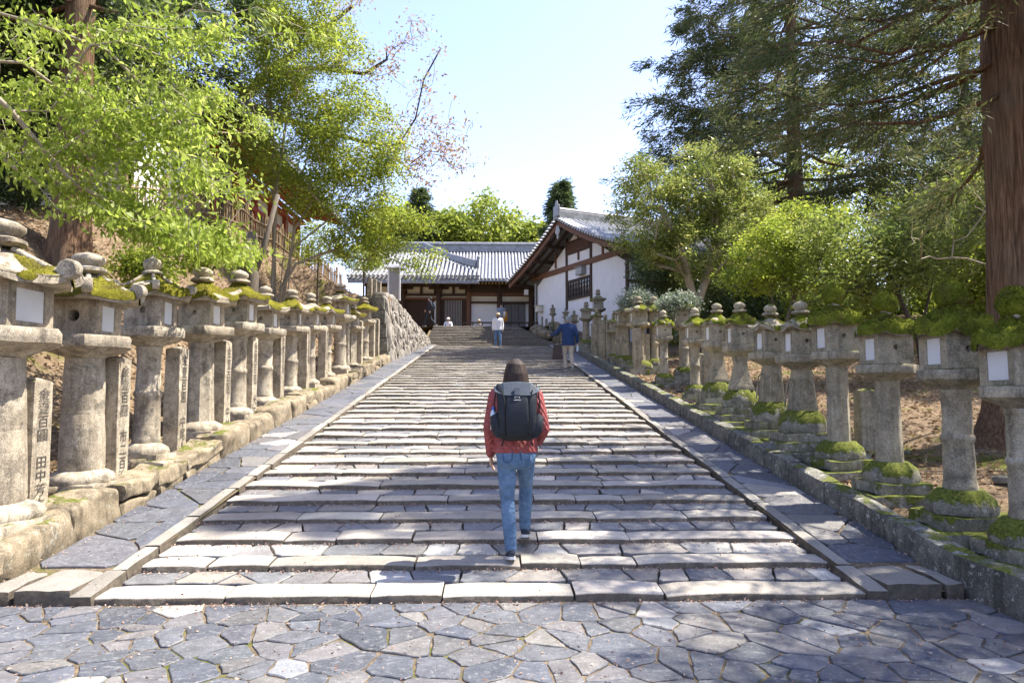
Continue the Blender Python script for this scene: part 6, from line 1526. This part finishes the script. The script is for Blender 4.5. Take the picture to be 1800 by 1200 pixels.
def figure(label, loc, rz, sc, pose, top, low, hair=None, vox=.011, hem=.84, shoes=True, topname='jacket', lowname='trousers', bulk=1.0, group=None, smat='shoe', leg=1.0):
    p = dict(DEF); p.update(pose); p = {k: (Vector(v) if isinstance(v, (tuple, list)) else v) for k, v in p.items()}
    root = empty('person', loc, rz, label=label, cat='person', group=group); root.scale = (sc,) * 3
    ch = (p['shL'] + p['shR']) / 2; pel = p['pel']; dz = ch - pel
    def tor(mb, k, z0, add=0.0, shn=True):
        secs = []
        for (u, rx, ry) in ((-.28, .155, .105), (-.12, .178, .118), (0.0, .175, .115), (.25, .150, .100), (.5, .158, .108), (.75, .185, .118), (.92, .170, .100), (1.04, .120, .075), (1.10, .070, .060)):
            c = pel + dz * u
            if c.z < z0: continue
            secs.append((c.z, c.x, c.y, rx * k + add, ry * k + add))
        rings(mb, secs)
    # continuous body
    b = MB(); tor(b, .90, 0)
    limb(b, [ch + Vector((0, 0, .0)), p['neck'], p['head'] - Vector((0, 0, .04))], [.075, .052, .050]); head(b, p['head'], 1.0, p['yaw'])
    for s_ in 'LR':
        limb(b, [p['sh' + s_], p['el' + s_], p['wr' + s_]], [.046, .036, .026]); d = p['hd' + s_]; hand(b, p['wr' + s_], d, 1 if s_ == 'R' else -1, Vector((1 if s_ == 'R' else -1, 0, .2)) if abs(d.z) > .5 else Vector((0, 0, 1)))
        limb(b, [p['hip' + s_], p['kn' + s_], p['an' + s_]], [.075, .050, .036]); ft = (p['toe' + s_] - p['an' + s_]); limb(b, [p['an' + s_] - Vector((0, 0, .045)), p['an' + s_] + ft.normalized() * .12 - Vector((0, 0, .03))], [.030, .022])
    body = mobj('body', remeshed(b, vox, 2), M['skin'], root, smooth=180)
    # lower garment
    b = MB(); rings(b, [(pel.z - .16, pel.x, pel.y, .10, .09), (pel.z - .11, pel.x, pel.y - .01, .165, .118), (pel.z - .03, pel.x, pel.y - .012, .183, .125), (pel.z + .06, pel.x, pel.y, .168, .112), (pel.z + .10, pel.x, pel.y, .16, .105)])
    for s_ in 'LR':
        h_, k_, a_ = p['hip' + s_], p['kn' + s_], p['an' + s_]; a2 = a_ + (k_ - a_).normalized() * .005
        limb(b, [h_ + (h_ - k_).normalized() * -.02, h_.lerp(k_, .5), k_, k_.lerp(a2, .35), a2], [.090 * leg, .080 * leg, .062 * leg, .064 * leg, .053 * leg], 14)
        b.ell(h_ + Vector((0, -.035, -.03)), (.088, .09, .095))
    mobj(lowname, remeshed(b, max(vox * .9, .009), 3), M[low], root, smooth=180)
    # upper garment
    b = MB(); z0 = hem; secs = []
    for (u, rx, ry) in ((0, .192, .132), (.06, .190, .134), (.3, .176, .128), (.55, .182, .132), (.78, .200, .134), (.92, .178, .112), (1.0, .130, .088), (1.06, .085, .074)):
        zz = lerp(z0, ch.z + .05, u); q = (zz - pel.z) / max(.01, dz.z); c = pel + dz * max(q, 0); secs.append((zz, c.x, c.y, rx * bulk, ry * bulk))
    rings(b, secs)
    for s_ in 'LR':
        limb(b, [ch.lerp(p['sh' + s_], .75), p['sh' + s_] - Vector((0, 0, .01)), p['sh' + s_].lerp(p['el' + s_], .5), p['el' + s_], p['wr' + s_].lerp(p['el' + s_], .05)], [.085, .072 * bulk, .066 * bulk, .057 * bulk, .042 * bulk], 14)
    b.tube([p['neck'] + Vector((0, 0, -.03)), p['neck'] + Vector((0, .006, .025))], [.075, .066], 16)
    mobj(topname, remeshed(b, max(vox * .9, .009), 3), M[top], root, smooth=180)
    if shoes:
        for s_ in 'LR': shoe(root, p['an' + s_], p['toe' + s_], mat=smat)
    # eyes
    Mz = Matrix.Rotation(p['yaw'], 3, 'Z')
    for s_ in (-1, 1): b = MB(); b.ell(p['head'] + Mz @ Vector((s_ * .034, .083, .012)), (.012, .008, .007), 8, 6); b.build('eye', M['black'], body)
    if hair:
        b = MB(); c = p['head']; b.ell(c + Mz @ Vector((0, -.012, .045)), (.086, .100, .090), 16, 10, Mz); b.ell(c + Mz @ Vector((0, -.045, .0)), (.080, .068, .085), 16, 10, Mz); mobj('hair', remeshed(b, .010, 3), M[hair], root, smooth=180)
    return root, p
# --- the woman with the backpack
wy = 5.76; wl = Vector((P(907, 800, wy).x, wy, RISE + HN + .008)); k_ = 1.655 / 1.76
pose = dict(hipL=(-.085, 0, .90), hipR=(.085, .0, .90), knL=(-.075, .03, .49), anL=(-.045, -.03, .085), toeL=(-.06, .2, .04), knR=(.10, .27, .60), anR=(.095, .40, .185), toeR=(.12, .60, .15),
    shL=(-.175, .03, 1.43), shR=(.175, .03, 1.43), elL=(-.235, .0, 1.14), elR=(.245, -.01, 1.13), wrL=(-.225, .07, .90), wrR=(.215, .22, 1.0), hdL=(0.05, .25, -1), hdR=(-.2, 1, .15), neck=(0, .05, 1.49), head=(0, .075, 1.615), pel=(0, 0, .94))
root, p = figure('woman in red quilted jacket and jeans climbing with a black backpack', wl, 0, k_, pose, 'jacket_red', 'denim', None, vox=.0075, hem=.925, lowname='jeans', bulk=1.03)
hb = MB()
hb.ell((0, .068, 1.635), (.097, .112, .125), 32, 24)
_k = [(1.415, -.018, .080, .026), (1.44, -.016, .112, .046), (1.50, .012, .117, .078), (1.57, .042, .107, .102), (1.64, .066, .096, .110)]
def _hs(z):
    for a, b_ in zip(_k[:-1], _k[1:]):
        if a[0] <= z <= b_[0]: u = (z - a[0]) / (b_[0] - a[0]); return tuple(lerp(a[q], b_[q], u) for q in range(1, 4))
rings(hb, [(z, 0, *_hs(z)) for z in np.linspace(1.415, 1.64, 16)], n=32, ex=2.05)
hb.v = [(x + .006 * nz(x * 40, y * 40, z * 2), y + .006 * nz(y * 40, x * 40, z * 2 + 5), z) for x, y, z in hb.v]
rg = random.Random(2)
for i in range(46):       # loose locks along the ends
    a = math.pi + math.pi * (i + .5) / 46; x, y = .100 * math.cos(a), .035 + .088 * math.sin(a); e = rg.uniform(1.36, 1.42)
    hb.tube([(x * .25, .06 + (y - .06) * .3, 1.752), (x * .72, .05 + (y - .05) * .85, 1.705), (x * .95, y - .012, 1.62), (x * 1.10, y - .020, 1.51), (x * 1.16 + rg.uniform(-.012, .012), y - .012, e)], [.010, .014, .015, .014, .004], 6)
mobj('hair', remeshed(hb, .006, 9), M['hair'], root, smooth=180)
b = MB(); b.tube([(0, .03, 1.455), (0, .035, 1.51)], [.082, .074], 20); mobj('collar', remeshed(b, .008, 3), M['jacket_red'], root, smooth=180)
# jeans pockets and seams
for s_ in (-1, 1):
    b = MB(); pts = [(s_ * .035, -.135, .945), (s_ * .040, -.140, .87), (s_ * .075, -.138, .845), (s_ * .115, -.122, .865), (s_ * .120, -.110, .945)]; b.tube(pts + [pts[0]], .0035, 4); b.build('pocket_seam', M['stitch'], root)
# backpack: worn, so it hangs on her back as a thing of its own
bp = empty('backpack', wl, 0, label='black rolltop backpack with slate flap and side pockets worn by the woman', cat='backpack'); bp.scale = (k_ * .97, k_, k_ * .87); bp.location.z += 1.525 * k_ * .13
b = MB(); rings(b, [(.985, 0, -.21, .135, .07), (1.0, 0, -.22, .155, .095), (1.06, 0, -.228, .168, .105), (1.2, 0, -.232, .172, .110), (1.35, 0, -.225, .176, .100), (1.44, 0, -.215, .182, .085), (1.50, 0, -.20, .186, .062), (1.525, 0, -.195, .18, .045)], n=32, ex=4.5); pk = b.build('pack_body', M['pack'], bp, smooth=50)
b = MB(); rings(b, [(1.03, 0, -.318, .092, .020), (1.05, 0, -.327, .098, .026), (1.2, 0, -.335, .100, .026), (1.33, 0, -.322, .098, .024), (1.40, 0, -.300, .094, .02)], n=28, ex=5); b.build('front_panel', M['pack'], pk, smooth=50)
for s_ in (-1, 1):
    b = MB(); rings(b, [(1.0, s_ * .140, -.22, .045, .070), (1.06, s_ * .168, -.225, .056, .088), (1.15, s_ * .186, -.22, .052, .086), (1.23, s_ * .196, -.21, .040, .075), (1.26, s_ * .200, -.205, .034, .066)], n=20, ex=3); b.v = [(x, y, z + (.055 * ((abs(x) - .16) / .04) * -1 if z > 1.22 else 0) * .5) for x, y, z in b.v]; b.build('side_pocket', M['pack'], bp, smooth=50)
    b = MB(); b.tube([(s_ * .104, -.333, 1.03), (s_ * .106, -.340, 1.2), (s_ * .108, -.328, 1.36), (s_ * .135, -.295, 1.47)], .0055, 6); b.build('zip', M['black'], pk, smooth=60)
    b = MB(); pts = [(s_ * .10, -.17, 1.46), (s_ * .115, -.02, 1.525), (s_ * .125, .12, 1.45), (s_ * .15, .155, 1.28), (s_ * .185, .06, 1.12), (s_ * .175, -.12, 1.04)]; b.tube(pts, [(.032, .009)] * len(pts), 10); b.build('shoulder_strap', M['black'], bp, smooth=60)
    b = MB(); b.tube([(s_ * .10, -.30, 1.02), (s_ * .125, -.31, .96), (s_ * .135, -.305, .925)], [.006, .006, .009], 6); b.build('strap_end', M['black'], bp)
    b = MB(); b.tube([(s_ * .187, -.26, 1.45), (s_ * .20, -.27, 1.36), (s_ * .196, -.265, 1.25)], .006, 6); b.build('compression_strap', M['black'], bp)
# the folded flap over the top
b = MB(); fl = [(-.205, -.19, 1.50), (-.12, -.185, 1.545), (0, -.183, 1.553), (.12, -.185, 1.545), (.205, -.19, 1.50)]; lo = [(-.200, -.275, 1.455), (-.115, -.318, 1.415), (0, -.324, 1.412), (.115, -.318, 1.415), (.200, -.275, 1.455)]
vs = fl + [(x * 1.0, y - .055 if abs(x) < .19 else y - .03, z - .005) for x, y, z in fl] + lo; vs += [(x, y + .014, z - .010) for x, y, z in vs]
fs = [(r_ * 5 + i, (r_ + 1) * 5 + i, (r_ + 1) * 5 + i + 1, r_ * 5 + i + 1) for r_ in range(2) for i in range(4)]; fs += [tuple(15 + q for q in f[::-1]) for f in fs]; fs += [(10 + i, 25 + i, 26 + i, 11 + i) for i in range(4)] + [(i, i + 1, 16 + i, 15 + i) for i in range(4)] + [(0, 15, 20, 5), (5, 20, 25, 10), (4, 9, 24, 19), (9, 14, 29, 24)]
b.add(vs, fs); f_ = b.build('top_flap', M['pack_flap'], bp, bevel=.006); b = MB(); b.box((0, -.312, 1.455), (.052, .012, .085), M=Matrix.Rotation(-.45, 3, 'X')); b.build('flap_tab', M['pack_flap'], f_, bevel=.003)
# emblem: a bar with an open bracket above it
b = MB(); b.box((0, -.331, 1.372), (.058, .004, .007)); b.tube([(-.022, -.329, 1.402), (-.020, -.331, 1.388), (0, -.332, 1.384), (.020, -.331, 1.388), (.022, -.329, 1.402)], .003, 5); b.tube([(-.022, -.329, 1.403), (.022, -.329, 1.403)], .0028, 5); b.build('emblem', M['metal'], pk); b = MB(); b.box((0, -.325, 1.395), (.05, .008, .07)); b.build('webbing', M['black'], pk)
b = MB(); rings(b, [(.975, 0, -.215, .12, .075), (.995, 0, -.225, .15, .098), (1.03, 0, -.23, .162, .106)], n=28, ex=4); b.build('bottom_panel', M['black'], bp, smooth=50)
bt = empty('water_bottle', wl, 0, label='small water bottle with blue cap in the left backpack pocket', cat='bottle'); bt.scale = (k_ * .97, k_, k_ * .87); bt.location.z += 1.525 * k_ * .13
b = MB(); b.ploft([(.028, 1.08), (.030, 1.09), (.030, 1.235), (.022, 1.262), (.014, 1.275)], 0, n=14, c=(-.205, -.205, 0)); b.build('bottle_body', M['bottle'], bt, smooth=50)
b = MB(); b.ploft([(.0165, 1.270), (.017, 1.275), (.017, 1.298), (.015, 1.302)], 0, n=14, c=(-.205, -.205, 0)); b.build('cap', M['bottle_cap'], bt, smooth=50)
# --- walker in navy: left arm held out with a brown bag
y = 21.6; zz = RISE * int((y - Y0) / TREAD) + HN + TS * ((y - Y0) % TREAD); loc = Vector((P(999, 640, y).x, y, zz))
walk = dict(knL=(-.09, .10, .50), anL=(-.09, -.02, .085), knR=(.09, -.04, .50), anR=(.10, -.30, .16), toeR=(.10, -.12, .05), elL=(-.36, .10, 1.22), wrL=(-.52, .30, 1.16), hdL=(-.6, .7, .1), elR=(.27, -.08, 1.14), wrR=(.29, .02, .90))
r_, p = figure('person in navy jacket, beige trousers and cap climbing with a bag', loc, 0, 1.0, walk, 'navy', 'beige', 'hair_grey', bulk=1.12, hem=.80, leg=1.1, smat='black_cloth')
b = MB(); h_ = p['head']; b.ell(h_ + Vector((0, -.005, .07)), (.094, .106, .075), 16, 10); b.ell(h_ + Vector((0, .10, .05)), (.07, .06, .012), 12, 6); b.build('cap', M['cap_grey'], r_, smooth=180)
bg_ = empty('shoulder_bag', loc, 0, label='dark brown tote bag hanging at the side of the walker in navy', cat='bag')
b = MB(); b.box((-.34, .08, .60), (.34, .16, .46), taper=.72); b.build('bag_body', M['brown_bag'], bg_, bevel=.025)
b = MB(); b.tube([(-.42, .08, .82), (-.40, .10, 1.05), (-.33, .08, 1.235), (-.28, .06, 1.08), (-.26, .08, .82)], .010, 6); b.build('bag_strap', M['brown_bag'], bg_, smooth=60)
pb = empty('plastic_bottle', loc, 0, label='light blue bottle held by the walker in navy', cat='bottle'); b = MB(); b.ploft([(.034, .62), (.036, .64), (.036, .80), (.016, .85), (.016, .88)], 0, n=12, c=(.30, .06, 0)); b.build('bottle_body', M['bottle'], pb, smooth=50); b = MB(); b.ploft([(.018, .875), (.018, .90)], 0, n=12, c=(.30, .06, 0)); b.build('cap', M['bottle_cap'], pb)
# --- man in white coming down
y = 34.1; loc = Vector((P(875, 610, y).x, y, ZL + .01))
r_, p = figure('bearded person in white sweatshirt, blue trousers and sun hat walking down', loc, math.pi, .98, dict(anL=(-.13, .10, .085), knL=(-.12, .10, .49), knR=(.11, .02, .49), anR=(.13, -.08, .085)), 'white_cloth', 'denim', 'hair_black', hem=.86, bulk=1.14, leg=1.1, topname='sweatshirt')
b = MB(); h_ = p['head']; b.ploft([(.17, .055), (.175, .06), (.10, .072), (.095, .12), (.085, .155), (.05, .165)], 0, n=20, c=tuple(h_)); b.build('hat', M['straw'], r_, smooth=50); b = MB(); b.ell(h_ + Vector((0, .055, -.075)), (.062, .055, .065), 14, 10); b.ell(h_ + Vector((0, .06, -.14)), (.045, .04, .05), 12, 8); b.build('beard', M['hair_black'], r_, smooth=180)
# --- person with the orange jacket over the arm
y = 43.0; loc = Vector((P(881, 570, y).x, y, ZP + .01))
r_, p = figure('person in grey shirt and dark cap carrying an orange jacket', loc, math.pi + .3, 1.0, dict(elL=(-.24, .06, 1.14), wrL=(-.10, .26, 1.10), hdL=(.9, .4, 0)), 'grey_cloth', 'denim_dark', 'hair_black')
b = MB(); h_ = p['head']; b.ell(h_ + Vector((0, 0, .07)), (.092, .104, .07), 14, 10); b.ell(h_ + Vector((0, .11, .05)), (.065, .05, .012), 12, 6); b.build('cap', M['black_cloth'], r_, smooth=180)
oj = empty('orange_jacket', loc, math.pi + .3, label='orange and white jacket draped over a person’s forearm', cat='jacket'); b = MB(); b.tube([(-.22, .20, 1.24), (-.20, .24, 1.05), (-.20, .22, .80), (-.22, .20, .60)], [(.07, .05), (.14, .07), (.17, .07), (.10, .05)], 12); b.v = [(x + .02 * nz(x, y, z, 12), y + .03 * nz(x, y, z, 14), z) for x, y, z in b.v]; b.build('cloth', M['orange'], oj, smooth=180); b = MB(); b.tube([(-.12, .28, 1.20), (-.11, .31, 1.0), (-.12, .29, .86)], [(.05, .03), (.08, .04), (.05, .03)], 10); b.build('lining', M['white_cloth'], oj, smooth=180)
# --- person in black passing at the head of the wall
y = 40.2; loc = Vector((P(756, 560, y).x, y, ZP + .01))
r_, p = figure('person in black with a rucksack striding past the temple doors', loc, math.pi / 2, 1.03, dict(knL=(-.09, .22, .52), anL=(-.09, .30, .10), toeL=(-.1, .5, .06), knR=(.09, -.02, .50), anR=(.09, -.30, .17), toeR=(.09, -.12, .06), elL=(-.24, -.12, 1.15), wrL=(-.22, -.02, .92), elR=(.24, .10, 1.14), wrR=(.2, .28, 1.02)), 'black_cloth', 'black_cloth', 'hair_black')
rk = empty('rucksack', loc, math.pi / 2, label='dark rucksack on the back of the striding person in black', cat='backpack'); b = MB(); rings(b, [(1.0, 0, -.2, .13, .07), (1.1, 0, -.22, .15, .1), (1.35, 0, -.21, .14, .09), (1.45, 0, -.18, .1, .05)], n=18, ex=3.5); b.build('pack_body', M['pack_flap'], rk, smooth=50)
for s_ in (-1, 1): b = MB(); b.tube([(s_ * .09, -.14, 1.42), (s_ * .10, 0, 1.49), (s_ * .12, .13, 1.36), (s_ * .16, .04, 1.08), (s_ * .13, -.14, 1.06)], .018, 8); b.build('shoulder_strap', M['black'], rk, smooth=60)
# --- two people sitting at the edge of the court
sit = dict(pel=(0, 0, .14), hipL=(-.09, .02, .12), hipR=(.09, .02, .12), knL=(-.14, .36, .40), knR=(.14, .36, .40), anL=(-.10, .46, .085), anR=(.10, .46, .085), toeL=(-.12, .66, .04), toeR=(.12, .66, .04), shL=(-.18, .06, .58), shR=(.18, .06, .58), elL=(-.23, .2, .36), elR=(.23, .2, .36), wrL=(-.1, .36, .38), wrR=(.1, .36, .38), hdL=(.3, 1, 0), hdR=(-.3, 1, 0), neck=(0, .07, .64), head=(0, .10, .76))
for (px, top_, hat, lab, sc) in ((788, 'white_cloth', 'white_cloth', 'person in white with a white sun hat sitting at the court edge', 1.0), (842, 'beige', 'straw', 'person in a tan hat sitting low at the court edge', .88)):
    y = 43.6; loc = Vector((P(px, 565, y).x, y, ZP + .01)); r_, p = figure(lab, loc, math.pi, sc, sit, top_, 'denim_dark', 'hair_black', hem=.10, group='people sitting at the court edge'); b = MB(); b.ploft([(.17, .05), (.175, .055), (.10, .072), (.095, .12), (.08, .15), (.04, .16)], 0, n=18, c=tuple(p['head'])); b.build('hat', M[hat], r_, smooth=50)
# ------------------------------------------------------------------ fallen leaves, grass, pebbles
M['litter'] = mat_leaf('fallen_leaves', (0.12, 0.07, 0.035), (0.26, 0.17, 0.09), (0.42, 0.31, 0.19), .15, .8)
M['petal'] = mat_leaf('petals_and_grit', (0.20, 0.11, 0.075), (0.33, 0.22, 0.17), (0.48, 0.38, 0.30), .1, .8)
M['grass'] = mat_leaf('grass_blades', (0.07, 0.11, 0.015), (0.13, 0.18, 0.025), (0.22, 0.25, 0.05), .4, .6)
def scatter(name, pts, mat, L, W, label, cat, flat=.25, parent=None, tint=.5, seed=3, up=0.0):
    rng = np.random.default_rng(seed); pos = np.array(pts); d = rng.normal(size=pos.shape); d[:, 2] = d[:, 2] * flat + up
    o = leaves_mesh(name, pos, d, L, W, np.clip(tint + rng.normal(size=len(pos)) * .25, 0, 1), mat, parent, fold=.2, rng=rng); tag(o, label, cat, kind='stuff'); return o
rg = random.Random(90); pts = []
for _ in range(26000):
    x = rg.uniform(-9.5, -3.85); y = 4.5 + 24 * rg.random() ** 1.3; pts.append((x, y, G(x, y) + rg.uniform(0.005, .03)))
scatter('fallen_leaves', pts, 'litter', .085, .045, 'dry brown fallen leaves covering the sunny bank', 'leaves', seed=1)
pts = []
for _ in range(22000):
    x = 3.75 + 11 * rg.random() ** 1.4; y = 3.5 + 22 * rg.random() ** 1.2; pts.append((x, y, G(x, y) + rg.uniform(0.005, .03)))
scatter('fallen_leaves', pts, 'litter', .085, .045, 'dry brown fallen leaves on the shaded slope', 'leaves', seed=2, tint=.45)
pts = []           # grit, petals and leaf bits that gather against the risers and in joints
for _ in range(9000):
    k = min(N1 - 1, int(abs(rg.gauss(0, 14)))); x = rg.uniform(X_SL, X_SR); y = Y0 + TREAD * (k + 1) - abs(rg.gauss(0, .05)) - .005; pts.append((x, y, RISE * (k + 1) + .002 + rg.uniform(0, .006)))
for _ in range(1500):
    k = min(N1 - 1, int(abs(rg.gauss(0, 12)))); q = rg.uniform(.02, TREAD); pts.append((rg.uniform(X_SL, X_SR), Y0 + TREAD * k + q, RISE * k + HN + TS * q + .006))
for _ in range(2600): pts.append((rg.uniform(-4.5, 5), rg.uniform(2.4, 5.02) if rg.random() < .7 else 5.02 - abs(rg.gauss(0, .05)), .006))
for _ in range(1500):
    y = rg.uniform(Y0, 20); x = rg.choice((rg.uniform(XL_WALL + .02, X_SL), rg.uniform(X_SR, XR_KERB), XL_WALL + .06 + abs(rg.gauss(0, .05)), XR_KERB - .02 - abs(rg.gauss(0, .05)))); pts.append((x, y, SLOPE * (y - Y0) + .071))
scatter('leaf_grit', pts, 'petal', .022, .013, 'reddish leaf bits and grit lying on the stone steps', 'debris', seed=4, flat=.4)
pts = []
for _ in range(130):
    x, y = (rg.uniform(-4.7, -3.75), rg.uniform(5.2, 16)) if rg.random() < .5 else (rg.uniform(3.7, 6.5), rg.uniform(4.6, 12))
    for _ in range(26): a = rg.gauss(0, .05); b_ = rg.gauss(0, .05); pts.append((x + a, y + b_, G(x + a, y + b_) - .005))
scatter('grass', pts, 'grass', .09, .008, 'small tufts of green grass and weeds around the lantern feet', 'grass', flat=.3, up=1.2, seed=5)
# loose stones
for i in range(46):
    left = i % 2 == 0; x, y = (rg.uniform(-4.9, -3.8), rg.uniform(5, 17)) if left else (rg.uniform(3.75, 5.6), rg.uniform(4.8, 16)); s_ = rg.uniform(.07, .2)
    o = mobj('loose_stone', rock((s_ * 1.4, s_, s_ * .6), 4, s_ * .12, .6, rg.uniform(0, 99), 6), M['wall_rock' if left else 'kerb_rock'], None, (x, y, G(x, y) - .01), (0, 0, rg.uniform(0, 3)), smooth=60)
    tag(o, 'loose stone on the earth between the sunlit lanterns' if left else 'loose stone among the shaded lantern bases', 'stone', 'loose stones by the sunlit lanterns' if left else 'loose stones by the shaded lanterns')
